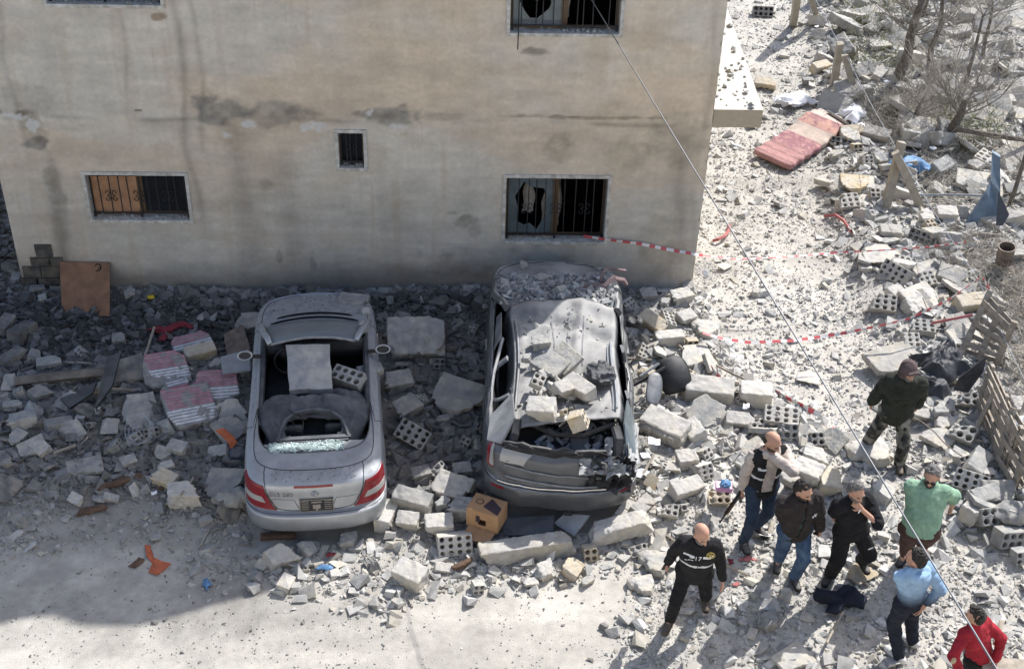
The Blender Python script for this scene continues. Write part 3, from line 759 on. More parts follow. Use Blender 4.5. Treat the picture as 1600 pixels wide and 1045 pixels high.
def piece(px, py, kind, var, size, rz=0, tx=0, ty=0, c='p', lift=.0, label=None, group=None, sx=1, sy=1, sz=1, base=None):
    """one lump of masonry: photo position of its middle, length in metres, turn and tilt in degrees"""
    k = size/BASE[kind]; dz = .075*k*sz+lift
    p = GP(px, py, dz) if base is None else P(px, py, base)
    o = bpy.data.objects.new(NMO[kind], pmesh(kind, var, MC[c])); COL.objects.link(o)
    o.location = p; o.scale = (k*sx, k*sy, k*sz); o.rotation_euler = Euler((rad(tx), rad(ty), rad(rz)))
    tag(o, label, CAT[kind], group); PLACED.append((p.x, p.y, size*.5))
    return o
T = [
 # ---- heap left of the silver car
 (203, 459, 'chunk', 7, .25, 20, 0, 0, 'g', 'rounded grey lump of concrete against the wall right of the plywood board'),
 (66, 467, 'chunk', 4, .22, 40, 0, 0, 'g', 'pale lump among sooty rubble left of the plywood board foot'),
 (124, 550, 'brokenhollow', 3, .30, -35, 55, 15, 'g', 'broken hollow block with open cell above the burnt pipe'),
 (77, 568, 'block', 2, .40, 15, 5, 0, 'g', 'flat grey block with pitted face above the burnt pipe'),
 (186, 531, 'chunk', 2, .25, 10, 10, 0, 'g', 'grey rounded chunk alone in fine rubble under the wall'),
 (35, 520, 'block', 0, .50, 70, 0, 12, 's', 'sooty long block leaning at the far left of the heap'),
 (20, 560, 'block', 1, .42, 60, 0, 0, 's', 'blackened block below the sooty long block on the far left'),
 (8, 508, 'block', 1, .42, 80, 10, 0, 's', 'dark sooty block cut by the left frame edge'),
 (66, 596, 'chunk', 3, .34, 10, -10, 0, 'g', 'broken grey chunk just below the burnt pipe'),
 (64, 617, 'chunk', 0, .32, 50, 20, 0, 'g', 'rounded pale broken chunk below the burnt pipe end'),
 (52, 643, 'hollow', 1, .40, 115, 40, 20, 'g', 'whole hollow block showing two rows of round holes on the left heap'),
 (20, 634, 'block', 2, .30, 10, 0, 0, 'g', 'small grey block left of the hollow block with round holes'),
 (107, 627, 'slab', 1, .50, -25, 25, 5, 'g', 'cracked grey slab with broken corner below the burnt pipe'),
 (161, 608, 'block', 3, .36, 85, -30, 0, 'c', 'pale standing block right of the burnt pipe end'),
 (212, 637, 'slab', 1, .68, 25, 18, 8, 'g', 'large grey slab with a row of holes along its broken edge'),
 (222, 662, 'slab', 3, .5, 28, 12, 8, 'g', 'grey slab lying under the slab with holes'),
 (155, 640, 'brokenhollow', 6, .26, 30, 60, 0, 'p', 'small white broken hollow piece beside the large grey slab'),
 (144, 664, 'brokenhollow', 6, .28, 10, 50, 0, 'g', 'short hollow piece with a round hole in the left heap'),
 (92, 665, 'block', 1, .40, 28, 0, 10, 'g', 'grey block lying beside the cracked slab on the left'),
 (33, 660, 'chunk', 1, .42, 20, -10, 0, 'g', 'large broken chunk below the small block at far left'),
 (25, 684, 'chunk', 6, .36, 70, 20, 0, 'g', 'chunk with warm broken face at the far left edge'),
 (64, 700, 'block', 3, .38, -40, 20, 10, 'p', 'pale block with half yellowed face on the left heap'),
 (206, 690, 'brokenhollow', 2, .34, 60, 55, 0, 'g', 'split hollow block showing its channels below the big slab'),
 (180, 702, 'brokenhollow', 4, .3, 80, 60, 0, 'g', 'hollow block half open beside the split hollow block'),
 (201, 722, 'block', 3, .3, 30, 10, 0, 'g', 'squarish grey block low on the left heap'),
 (133, 730, 'slab', 0, .5, 20, 0, 0, 'g', 'flat grey slab lying low on the left heap'),
 (278, 701, 'block', 3, .38, -20, 10, 0, 'g', 'cube-like grey block in the middle of the left heap'),
 (257, 729, 'chunk', 6, .30, 30, 0, 0, 'p', 'small pale flat chunk below the cube-like block'),
 (256, 748, 'chunk', 1, .34, -25, 10, 10, 'c', 'warm brown chunk low in the left heap'),
 (289, 777, 'chunk', 0, .40, 10, 0, 0, 'p', 'pale angular lump near the silver car rear wheel on the left'),
 (350, 757, 'slab', 3, .66, -15, 15, -10, 'g', 'big grey slab with yellow broken end beside the silver car'),
 (360, 645, 'slab', 2, .52, 20, 40, 10, 'p', 'white broken plate leaning beside the silver car door'),
 (376, 671, 'block', 2, .40, 25, 25, 0, 'p', 'speckled pale block under the white broken plate'),
 (313, 553, 'block', 0, .50, 22, 5, 0, 'c', 'cream block lying on edge above the striped pieces'),
 (338, 572, 'chunk', 7, .28, 20, 0, 0, 'g', 'rounded grey piece beside the cream block'),
 (386, 504, 'slab', 1, .6, 10, 8, 0, 'g', 'grey plate lying by the front wing of the silver car'),
 (195, 583, 'slab', 0, .75, 30, 10, 0, 's', 'dark flat slab beside the end of the burnt pipe'),
 (233, 676, 'hollow', 1, .3, 15, 60, 0, 'g', 'hollow block end lying in the wire basket'),
 # ---- between the cars
 (629, 499, 'block', 3, .36, 30, 25, 30, 'g', 'grey block standing on its corner right of the silver car bonnet'),
 (638, 577, 'brokenhollow', 1, .42, 5, 70, 0, 's', 'dark hollow block under the huge masonry mass'),
 (683, 568, 'brokenhollow', 3, .34, 0, 60, 0, 's', 'sooty broken hollow block at the right of the masonry mass'),
 (700, 545, 'block', 2, .3, 10, 0, 0, 's', 'dark flat block right of the masonry mass'),
 (620, 598, 'chunk', 1, .45, 15, 10, 0, 'g', 'rough dark chunk beside the silver car door between the cars'),
 (715, 622, 'slab', 3, .95, -22, 8, 5, 'g', 'large slab with rusty brown edge between the two cars'),
 (745, 596, 'chunk', 0, .32, 30, 0, 0, 's', 'dark lump resting above the slab with the rusty edge'),
 (632, 640, 'chunk', 1, .45, 40, 10, 0, 'g', 'tilted grey chunk behind the big hollow block'),
 (647, 681, 'hollow', 0, .52, -32, 35, 10, 'g', 'big whole hollow block with three rows of holes between the cars'),
 (690, 655, 'chunk', 6, .26, 20, 0, 0, 'g', 'curved grey fragment between big hollow block and rusty slab'),
 (727, 690, 'brokenhollow', 5, .3, -20, 60, 20, 'g', 'short hollow block with two open cells near the grey car'),
 (684, 735, 'brokenhollow', 3, .32, 60, 40, 0, 'g', 'broken block with grooves below the big hollow block'),
 (722, 735, 'block', 3, .36, 10, 10, 0, 'g', 'smooth grey block near the left rear light of the grey car'),
 (655, 742, 'chunk', 1, .3, 20, 0, 0, 'g', 'rough grey chunk below the big hollow block'),
 # ---- in front of and between the rear bumpers
 (644, 783, 'block', 0, .48, -18, 5, 5, 'g', 'long grey block lying askew right of the silver car tail light'),
 (604, 806, 'block', 1, .42, 75, 0, 0, 'p', 'pale block standing under the silver car bumper corner'),
 (637, 814, 'block', 3, .36, -10, 15, 0, 'p', 'squarish block below the long grey block'),
 (708, 763, 'chunk', 3, .48, -25, 15, 0, 'p', 'white-topped slab chunk between the two rear bumpers'),
 (692, 788, 'chunk', 7, .24, 10, 0, 0, 'g', 'small rounded grey lump under the white-topped chunk'),
 (724, 796, 'chunk', 1, .38, -15, 0, 0, 'g', 'grey lump left of the cardboard box'),
 (686, 822, 'block', 3, .46, 5, 0, 0, 'p', 'pale block with half lit top left of the cardboard box'),
 (710, 849, 'hollow', 0, .42, 8, 62, 0, 'p', 'hollow block facing the street with three rows of round holes'),
 (652, 841, 'brokenhollow', 6, .22, 80, 0, 0, 'p', 'small upright fragment with one hole before the silver car'),
 (640, 899, 'block', 3, .50, -28, 5, 5, 'p', 'bright sunlit block at the edge of the street rubble'),
 (746, 917, 'brokenhollow', 5, .27, 15, 80, 10, 'p', 'small sunlit cube block alone at the street edge'),
 (440, 872, 'chunk', 0, .36, 40, 25, 0, 'p', 'pointed pale chunk below the silver car bumper'),
 (542, 846, 'chunk', 4, .28, 10, 0, 0, 'g', 'grey chunk just below the middle of the silver bumper'),
 (850, 893, 'chunk', 4, .30, 30, 10, 0, 'p', 'pale pointed stone below the long beam'),
 (892, 890, 'chunk', 2, .28, 60, 20, 0, 'c', 'sandy leaning stone below the right end of the beam'),
 (828, 910, 'chunk', 6, .22, 10, 0, 0, 'p', 'small pale stone in front of the long beam'),
 (921, 863, 'brokenhollow', 5, .34, 10, 70, 0, 'c', 'hollow corner block at the right end of the beam'),
 (997, 860, 'brokenhollow', 3, .28, 20, 40, 0, 'p', 'grey hollow piece with two cells near the policeman in the vest'),
 (916, 908, 'chunk', 6, .2, 40, 0, 0, 'p', 'small white stone lying right of the sandy stone'),
 (1022, 880, 'chunk', 5, .36, -10, 0, 0, 'p', 'flat pale stone by the hand of the man holding a phone'),
 (1003, 915, 'chunk', 5, .28, 10, 0, 0, 'p', 'flat white stone on the dust left of the walking man'),
 # ---- right of the grey car
 (1012, 462, 'block', 3, .34, 10, 10, 0, 'g', 'grey block at the foot of the wall right of the grey car'),
 (1062, 466, 'chunk', 1, .36, 20, 0, 0, 'p', 'broken block half in shade at the house corner'),
 (1038, 474, 'chunk', 4, .22, 0, 0, 0, 'g', 'small chunk in shade near the house corner'),
 (1020, 505, 'block', 1, .44, -40, 20, 15, 'c', 'two-toned block slanting by the grey car wing'),
 (1042, 503, 'hollow', 1, .36, 95, 25, 0, 'p', 'upright hollow block with round holes right of the grey car'),
 (1071, 497, 'block', 3, .36, 30, 15, 0, 'p', 'bright block below the house corner'),
 (1045, 530, 'block', 0, .42, 8, 0, 0, 'p', 'pale block carrying a thin chip, right of the grey car'),
 (1081, 538, 'brokenhollow', 5, .34, 5, 75, 0, 'c', 'upright four-hole block where the tape starts'),
 (1020, 553, 'block', 3, .28, 35, 20, 0, 'g', 'square grey block beside the grey car rear door'),
 (1082, 557, 'slab', 1, .58, 15, 10, 0, 'p', 'pale slab with dark shadow on it under the four-hole block'),
 (1100, 515, 'chunk', 5, .38, -15, 0, 0, 'p', 'long white stone at the edge of the alley'),
 (1078, 592, 'brokenhollow', 3, .3, 80, 30, 0, 'c', 'broken hollow block behind the black seat back'),
 (1108, 612, 'block', 0, .66, -12, 10, 0, 'p', 'long pale block with two holes at its end behind the dark slab'),
 (1180, 618, 'block', 3, .58, -8, 0, 0, 'p', 'large white square block at the edge of the alley'),
 (1104, 649, 'slab', 2, .64, 30, 35, -10, 'g', 'large dark grey broken slab leaning in the heap'),
 (1040, 668, 'block', 1, .64, -38, 15, 0, 'p', 'long pale broken block left of the dark grey slab'),
 (1084, 675, 'block', 3, .44, -70, 20, 0, 'p', 'white block standing in front of the dark grey slab'),
 (1156, 657, 'block', 2, .4, -10, 20, 0, 'p', 'pale slab piece right of the dark grey slab'),
 (1180, 663, 'brokenhollow', 3, .34, -25, 30, 0, 'p', 'grey hollow block behind the bald armed man'),
 (1220, 655, 'hollow', 0, .46, -12, 15, 0, 'p', 'hollow block lying with holes up behind the bald armed man'),
 (1222, 672, 'brokenhollow', 2, .4, 0, 60, 0, 'p', 'broken hollow block with ribs under the hollow block with holes up'),
 (1107, 706, 'brokenhollow', 1, .3, 40, 50, 0, 'p', 'ribbed broken block left of the armed man'),
 (1072, 720, 'chunk', 2, .32, 10, 0, 0, 'p', 'rounded pale chunk left of the ribbed broken block'),
 (1092, 738, 'brokenhollow', 4, .34, 20, 60, 0, 'p', 'open hollow fragment left of the pink box'),
 (1134, 700, 'brokenhollow', 3, .3, 100, 40, 0, 'p', 'standing hollow fragment beside the armed man arm'),
 (1072, 764, 'block', 1, .42, 25, 15, 0, 'p', 'pale block tilted left of the pink box'),
 (1040, 797, 'brokenhollow', 2, .32, -15, 30, 0, 'p', 'grooved pale block above the policeman with the phone'),
 (1072, 792, 'brokenhollow', 6, .28, 10, 50, 0, 'p', 'small white grooved piece beside the grooved pale block'),
 (1123, 777, 'brokenhollow', 3, .36, 0, 40, 0, 'c', 'pale block under the pink box'),
 (1002, 793, 'block', 0, .36, 50, 20, 0, 'p', 'pale block leaning against the grey car bumper'),
 (975, 800, 'block', 1, .4, 60, 25, 0, 'p', 'white block under the right corner of the grey car bumper'),
 (1294, 755, 'block', 3, .5, 85, 8, 0, 'c', 'cream block between the jacket man and the man in black'),
 (1228, 744, 'chunk', 5, .4, 20, 0, 0, 'p', 'white flat chunk behind the jacket man shoulder'),
 (1256, 737, 'chunk', 1, .44, -35, 0, 0, 'p', 'long grey chunk above the jacket man head'),
 (1285, 685, 'brokenhollow', 1, .36, 5, 50, 0, 'p', 'ribbed hollow block under the cable'),
 (1322, 688, 'block', 1, .36, -5, 15, 0, 'p', 'pale block where the torn tape ends'),
 (1275, 720, 'chunk', 0, .36, -20, 0, 0, 'p', 'broken pale chunk above the cream block'),
 (1360, 708, 'chunk', 5, .5, 20, 0, 0, 'p', 'flat pale stone under the camouflage man foot'),
 (1378, 769, 'chunk', 2, .34, 50, 15, 0, 'p', 'rounded pale boulder left of the man in green'),
 (1345, 895, 'slab', 2, .34, 30, 0, 0, 'c', 'flat buff stone beside the dark cloth on the ground'),
 (1240, 1030, 'slab', 0, .42, 35, 8, 0, 'p', 'flat pale plate at the bottom edge of the street'),
 (1200, 972, 'chunk', 4, .3, 20, 0, 0, 'g', 'grey stone in the long shadow on the street'),
 # ---- bank and field
 (1390, 365, 'block', 3, .46, -8, 5, 0, 'p', 'pale block in front of the nearest pair of leaning posts'),
 (1478, 336, 'block', 3, .46, -5, 10, 0, 'p', 'white-topped cube block right of the nearest leaning posts'),
 (1448, 343, 'block', 3, .3, 5, 5, 0, 'p', 'small white block at the foot of the nearest leaning post'),
 (1440, 370, 'hollow', 1, .4, -40, 60, 0, 'g', 'grey hollow block lying on edge by the far tape'),
 (1452, 354, 'brokenhollow', 5, .34, 20, 20, 0, 'c', 'broken four-hole piece behind the grey hollow block on edge'),
 (1377, 398, 'slab', 2, .6, 0, 5, 0, 'p', 'white slab lying across the far tape'),
 (1400, 427, 'hollow', 0, .46, -55, 55, 0, 'p', 'hollow block with holes facing right below the far tape'),
 (1412, 412, 'hollow', 1, .36, -30, 10, 0, 'p', 'hollow block with holes up behind the one facing right'),
 (1352, 421, 'block', 3, .26, 0, 0, 0, 'p', 'small square block left of the hollow pair'),
 (1452, 425, 'slab', 0, .55, 25, 15, 0, 'p', 'grey plate lying right of the hollow pair'),
 (1440, 440, 'brokenhollow', 0, .4, 20, 30, 0, 'p', 'broken hollow block under the grey plate'),
 (1500, 455, 'slab', 1, .5, -20, 20, 0, 'g', 'dark grey plate behind the pallets'),
 (1440, 468, 'slab', 3, .7, 30, 10, 0, 'p', 'long pale slab behind the near tape'),
 (1398, 458, 'block', 3, .36, 35, 15, 0, 'p', 'white block left of the long pale slab'),
 (1376, 475, 'brokenhollow', 0, .46, -15, 35, 0, 'p', 'hollow block with open holes left of the near tape'),
 (1516, 475, 'block', 1, .5, 15, 15, 0, 'c', 'cream block next to the first pallet'),
 (1436, 515, 'brokenhollow', 0, .44, -10, 10, 0, 'g', 'grey hollow block below the near tape'),
 (1491, 510, 'slab', 1, .58, 22, 18, 0, 'g', 'grey tilted slab left of the first pallet'),
 (1508, 527, 'slab', 0, .5, 25, 18, 0, 'p', 'white plate under the grey tilted slab'),
 (1414, 535, 'brokenhollow', 4, .4, 0, 30, 0, 'p', 'round-edged hollow fragment above the camouflage man'),
 (1400, 566, 'slab', 0, .8, 25, 8, 0, 'p', 'long pale slab behind the camouflage man head'),
 (1424, 478, 'chunk', 1, .4, 40, 30, 0, 'p', 'pale slanting chunk near the near tape'),
 (1486, 590, 'block', 3, .34, -25, 15, 0, 'p', 'pale block lying in the black cloth'),
 (1447, 643, 'slab', 3, .5, 60, 0, 0, 'p', 'pale slab beside the camouflage man right hand'),
 (1503, 678, 'brokenhollow', 3, .5, -40, 30, 0, 'g', 'grey hollow block leaning on rubble beside the pallets'),
 (1475, 633, 'brokenhollow', 6, .4, 0, 60, 0, 'g', 'rounded hollow piece below the black cloth'),
 (1503, 625, 'brokenhollow', 2, .4, -10, 30, 0, 'g', 'grooved grey block under the pallet corner'),
 (1470, 645, 'chunk', 7, .34, 0, 0, 0, 'g', 'rounded grey lump below the rounded hollow piece'),
 (1473, 660, 'chunk', 6, .36, 20, 20, 0, 'p', 'white flat lump beside the grey hollow block'),
 (1465, 682, 'slab', 1, .5, -50, 10, 0, 'p', 'pale plate standing left of the leaning grey hollow block'),
 (1525, 725, 'block', 0, .46, 55, 20, 0, 'g', 'grooved grey block right of the man in green'),
 (1502, 720, 'brokenhollow', 5, .32, 20, 60, 0, 'p', 'hollow block end with one open cell beside the grooved block'),
 (1543, 742, 'brokenhollow', 5, .3, -5, 85, 0, 'p', 'short block with two round openings facing the street'),
 (1517, 752, 'hollow', 0, .42, -28, 50, 0, 'p', 'hollow block with scalloped side by the man in green elbow'),
 (1537, 775, 'block', 1, .4, 20, 20, 0, 'g', 'grey block below the short two-hole block'),
 (1560, 770, 'chunk', 3, .36, 0, 20, 0, 'g', 'broken grey piece right of the grey block'),
 (1527, 800, 'chunk', 0, .36, 40, 0, 0, 'p', 'pale lump at the foot of the right bank'),
 (1553, 805, 'brokenhollow', 1, .44, 10, 50, 0, 'g', 'hollow block with two large openings low on the bank'),
 (1580, 838, 'hollow', 1, .44, 15, 75, 10, 'g', 'hollow block with four holes at the right edge of the bank'),
 (1593, 868, 'brokenhollow', 5, .34, 10, 70, 0, 'g', 'hollow block with a wide hole at the right frame edge'),
 (1598, 640, 'chunk', 2, .4, 0, 0, 0, 'p', 'white lump beyond the pallets at the right edge'),
 (1300, 118, 'block', 3, .34, 10, 0, 0, 'p', 'pale block beside the middle pair of leaning posts'),
 (1196, 132, 'block', 2, .46, -20, 15, 0, 'c', 'tan block lying on rubble by the ledge corner'),
 (1192, 19, 'hollow', 1, .46, -5, 60, 0, 'g', 'hollow block with dark holes near the top of the alley'),
 (1282, 106, 'block', 1, .42, 30, 15, 0, 'c', 'cream and white block left of the middle leaning posts'),
 (1262, 128, 'block', 3, .3, 0, 0, 0, 'g', 'grey block below the cream and white block'),
 (1334, 50, 'block', 3, .4, 5, 10, 0, 'p', 'white block left of the first bare tree'),
 (1370, 70, 'slab', 1, .6, 10, 0, 0, 'p', 'flat pale slab behind the first bare tree'),
 (1370, 212, 'block', 1, .5, -30, 20, 0, 'p', 'long grey block right of the red mattress'),
 (1470, 262, 'block', 1, .5, 40, 25, 0, 'g', 'slanting grey block near the blue plastic'),
 (1530, 288, 'slab', 0, .8, -18, 12, 0, 'p', 'large bright slab left of the blue metal sheet'),
 (1570, 160, 'block', 3, .46, 0, 10, 0, 'p', 'pale block at the right of the second bare tree'),
 (1549, 40, 'slab', 3, .9, -30, 20, 0, 'g', 'dark slab propped under the big white plate'),
 (1585, 28, 'slab', 1, 1.3, -40, 20, 0, 'p', 'big white plate at the top right of the field'),
 (1592, 108, 'slab', 1, .8, 0, 5, 0, 'g', 'grey thick slab at the right edge of the field'),
 (1585, 178, 'slab', 1, .6, -30, 10, 0, 'p', 'pale slab at the right edge beside the field weeds'),
 (1541, 182, 'slab', 0, .7, -35, 15, 0, 'p', 'white plate slanting right of the second bare tree'),
 (1432, 135, 'block', 3, .4, 0, 0, 0, 'p', 'white cube block between the two bare trees'),
 (1414, 140, 'block', 1, .4, -30, 10, 0, 'p', 'pale block beside the white cube between the trees'),
 (1385, 115, 'slab', 3, .55, -15, 0, 0, 'g', 'grey slab lying behind the dry brushwood'),
 (1352, 142, 'block', 3, .36, 20, 0, 0, 'p', 'pale squarish block right of the middle leaning posts'),
 (1330, 208, 'block', 0, .46, 15, 20, 0, 'c', 'cream block by the far end of the red mattress'),
 (1338, 232, 'brokenhollow', 5, .36, 10, 70, 0, 'c', 'cream block with two dark holes under the mattress end'),
 (1313, 222, 'brokenhollow', 1, .34, -20, 60, 0, 'g', 'hollow block hidden under the mattress edge'),
 (1348, 255, 'brokenhollow', 4, .36, 0, 40, 0, 'p', 'hollow fragment right of the near end of the mattress'),
 (1335, 288, 'slab', 3, .6, -10, 5, 0, 'c', 'pale slab with tan end left of the nearest leaning posts'),
 (1320, 318, 'brokenhollow', 0, .46, 10, 30, 0, 'p', 'hollow block beside the red hose in the alley'),
 (1366, 305, 'brokenhollow', 5, .36, 0, 30, 0, 'p', 'white hollow block with one black hole by the posts'),
 (1265, 590, 'slab', 2, .34, -20, 0, 0, 'p', 'thin curved grey flake lying in the alley'),
 (1180, 458, 'chunk', 4, .2, 0, 0, 0, 'p', 'small pale stone under the cable in the alley'),
]
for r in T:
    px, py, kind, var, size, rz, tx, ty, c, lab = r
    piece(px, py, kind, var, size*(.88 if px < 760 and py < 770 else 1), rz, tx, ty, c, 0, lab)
# ---- the rest of the countable lumps: groups whose members nothing tells apart
LAND = [(132, 452, 'the plywood board'), (20, 520, 'the sooty long block'), (90, 586, 'the burnt pipe'), (212, 640, 'the large grey slab with holes'), (52, 643, 'the hollow block with round holes'), (298, 600, 'the striped cladding pieces'), (240, 870, 'the orange cloth on the street'), (64, 700, 'the half yellowed block'), (278, 701, 'the cube-like grey block'), (133, 730, 'the low flat slab'), (350, 757, 'the slab beside the silver car'), (470, 460, 'the silver car bonnet'), (390, 560, 'the silver car left mirror'), (395, 690, 'the silver car left flank'), (500, 830, 'the silver car bumper'), (605, 600, 'the silver car right door'), (615, 720, 'the silver car right flank'), (650, 535, 'the huge masonry mass'), (715, 622, 'the rusty edged slab'), (647, 681, 'the big hollow block between the cars'), (770, 560, 'the grey car left doors'), (765, 720, 'the grey car left rear lamp'), (710, 849, 'the hollow block facing the street'), (640, 899, 'the bright block at the street edge'), (746, 917, 'the sunlit cube block'), (822, 862, 'the long beam'), (760, 832, 'the cardboard box'), (980, 828, 'the broken white beam'), (900, 800, 'the grey car bumper'), (1080, 458, 'the house corner'), (990, 500, 'the smashed wing mirror'), (1045, 530, 'the pale block with a chip'), (1054, 584, 'the black chair back'), (1104, 649, 'the dark grey leaning slab'), (1180, 618, 'the large white square block'), (1040, 668, 'the long pale broken block'), (1000, 650, 'the grey car right flank'), (1132, 760, 'the pink box'), (1200, 700, 'the bald armed man'), (1085, 880, 'the walking policeman'), (1245, 830, 'the man in the brown jacket'), (1330, 830, 'the man in black'), (1450, 800, 'the man in green'), (1405, 650, 'the camouflage man'), (1425, 950, 'the man in the blue hoodie'), (1530, 1000, 'the man in red'), (1310, 938, 'the navy cloth'), (1294, 755, 'the cream block'), (1285, 685, 'the ribbed block under the cable'), (1255, 220, 'the mattress'), (1155, 180, 'the ledge corner'), (1258, 20, 'the far leaning posts'), (1318, 110, 'the middle leaning posts'), (1410, 285, 'the nearest leaning posts'), (1400, 80, 'the leaning bare tree'), (1482, 190, 'the forked stump'), (1452, 60, 'the thin sapling'), (1540, 310, 'the blue metal sheet'), (1568, 395, 'the paint tin'), (1420, 262, 'the blue plastic'), (1400, 427, 'the hollow pair below the tape'), (1390, 365, 'the pale block by the posts'), (1478, 336, 'the white-topped cube block'), (1440, 468, 'the long slab behind the tape'), (1491, 510, 'the grey tilted slab'), (1540, 500, 'the farthest pallet'), (1555, 660, 'the middle pallet'), (1595, 740, 'the nearest pallet'), (1470, 575, 'the black tarp'), (1503, 678, 'the leaning grey hollow block'), (1543, 742, 'the short two-hole block'), (1580, 838, 'the four-hole block at the edge'), (1585, 28, 'the big white plate'), (1592, 108, 'the thick slab at the right edge'), (1570, 160, 'the pale block by the field weeds'), (1530, 288, 'the large bright slab'), (1380, 200, 'the brushwood'), (1130, 362, 'the curved hose'), (1310, 350, 'the red hose'), (1265, 590, 'the curved grey flake'), (1100, 427, 'the fan guard'), (1200, 535, 'the near tape'), (1280, 396, 'the far tape'), (1334, 50, 'the white block by the first tree')]
SEENL = {}
def autolabel(px, py, kind, s, c):
    best = sorted(((px-a)**2+((py-b)*1.3)**2, t, a, b) for a, b, t in LAND)
    cw = {'p': 'pale', 'g': 'grey', 's': 'sooty', 'c': 'cream'}[c]; sw = 'tiny' if s < .15 else 'small' if s < .21 else 'middling' if s < .30 else 'large'
    kw = {'slab': 'tilted slab', 'chunk': 'concrete chunk', 'shard': 'angular concrete chunk', 'block': 'solid block piece', 'brokenhollow': 'broken hollow block'}[kind]
    def rel(q):
        dx, dy = px-q[2], py-q[3]; near = 'close ' if q[0] < 45**2 else ''
        return near+('right of' if dx > 0 else 'left of') if abs(dx) > abs(dy)*1.4 else near+('below' if dy > 0 else 'above') if abs(dy) > abs(dx)*1.4 else ('below and right of' if dx > 0 else 'below and left of') if dy > 0 else ('above and right of' if dx > 0 else 'above and left of')
    for q in best[:8]:
        l = f'{sw} {cw} {kw} {rel(q)} {q[1]}'
        if l not in SEENL: break
    SEENL[l] = 1; return l
def zonepieces(zone, n, cols, label, group, smin_=.17, smax=.34, share=.4):
    m = ZM[zone] & ~cm
    I = np.argwhere(m); done = 0; tries = 0
    while done < n and tries < n*30:
        tries += 1
        i, j = I[rng.integers(len(I))]; x = gx[i]+rng.random()*GS; y = gy[j]+rng.random()*GS
        px, py = proj((x, y, .1))
        if not (-20 < px < 1620 and -20 < py < 1065): continue
        s = smin_+(smax-smin_)*rng.random()**1.6
        if any((x-a)**2+(y-b)**2 < (c*.75+s*.4)**2 for a, b, c in PLACED): continue
        if any((x-a)**2+(y-b)**2 < .30**2 for a, b in KEEPOUT): continue
        kind = 'brokenhollow' if rng.random() < share else ('chunk' if rng.random() < .8 else 'block')
        if kind == 'chunk' and s < .25: kind = 'shard'
        c = cols[rng.integers(len(cols))]
        piece(px, py, kind, int(rng.integers(18)), s, rng.random()*360, (rng.random()-.5)*70, (rng.random()-.5)*50, c, 0, autolabel(px, py, kind, s, c), group+(' (hollow)' if kind == 'brokenhollow' else ''), sz=.7+.5*rng.random())
        done += 1
for r in T: SEENL[r[-1]] = 1
KEEPOUT = [tuple(GP(x, y)[:2]) for x, y in ((1045, 975), (1105, 935), (1162, 850), (1180, 828), (1215, 880), (1243, 905), (1295, 905), (1343, 878), (1415, 875), (1445, 870), (1352, 705), (1403, 730), (1405, 1030), (1423, 1005), (1500, 1100), (1560, 1100))]
for z, n, c, lab, g, a, b, sh in (
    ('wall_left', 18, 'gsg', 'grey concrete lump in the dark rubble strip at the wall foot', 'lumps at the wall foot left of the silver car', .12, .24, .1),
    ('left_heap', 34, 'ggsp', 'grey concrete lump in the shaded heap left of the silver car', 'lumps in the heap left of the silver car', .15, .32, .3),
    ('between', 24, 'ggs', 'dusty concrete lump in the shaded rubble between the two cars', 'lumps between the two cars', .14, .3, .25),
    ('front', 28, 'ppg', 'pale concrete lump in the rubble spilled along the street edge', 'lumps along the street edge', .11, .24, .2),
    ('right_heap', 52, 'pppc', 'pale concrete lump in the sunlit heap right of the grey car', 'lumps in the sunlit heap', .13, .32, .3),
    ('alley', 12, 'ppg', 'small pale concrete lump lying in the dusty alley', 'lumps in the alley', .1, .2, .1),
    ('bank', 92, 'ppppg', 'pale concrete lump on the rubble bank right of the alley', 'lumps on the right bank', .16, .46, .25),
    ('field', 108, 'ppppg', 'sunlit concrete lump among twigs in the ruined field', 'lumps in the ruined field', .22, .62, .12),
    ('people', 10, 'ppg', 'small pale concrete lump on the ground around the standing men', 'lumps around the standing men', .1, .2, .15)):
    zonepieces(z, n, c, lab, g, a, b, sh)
# tilted slabs heaped in the ruined field and on the bank
def slabs(zone, n, cols, group, lo, hi):
    m = ZM[zone]; I = np.argwhere(m); done = 0
    while done < n:
        i, j = I[rng.integers(len(I))]; x = gx[i]; y = gy[j]; px, py = proj((x, y, .1))
        if not (-20 < px < 1620 and -20 < py < 1065) or any((x-a)**2+(y-b)**2 < .3**2 for a, b in KEEPOUT): continue
        s_ = lo+(hi-lo)*rng.random()**1.5; c = cols[rng.integers(len(cols))]
        piece(px, py, 'slab', int(rng.integers(9)), s_, rng.random()*360, (rng.random()-.5)*80, (rng.random()-.5)*60, c, .05, autolabel(px, py, 'slab', s_, c), group, sz=.6+.6*rng.random()); done += 1
slabs('field', 42, 'ppg', 'tilted slabs in the ruined field', .35, .95)
slabs('bank', 22, 'ppg', 'tilted slabs on the right bank', .3, .65)
slabs('right_heap', 10, 'pg', 'tilted slabs in the sunlit heap', .25, .45)
slabs('left_heap', 12, 'gs', 'tilted slabs in the shaded heap', .25, .5)
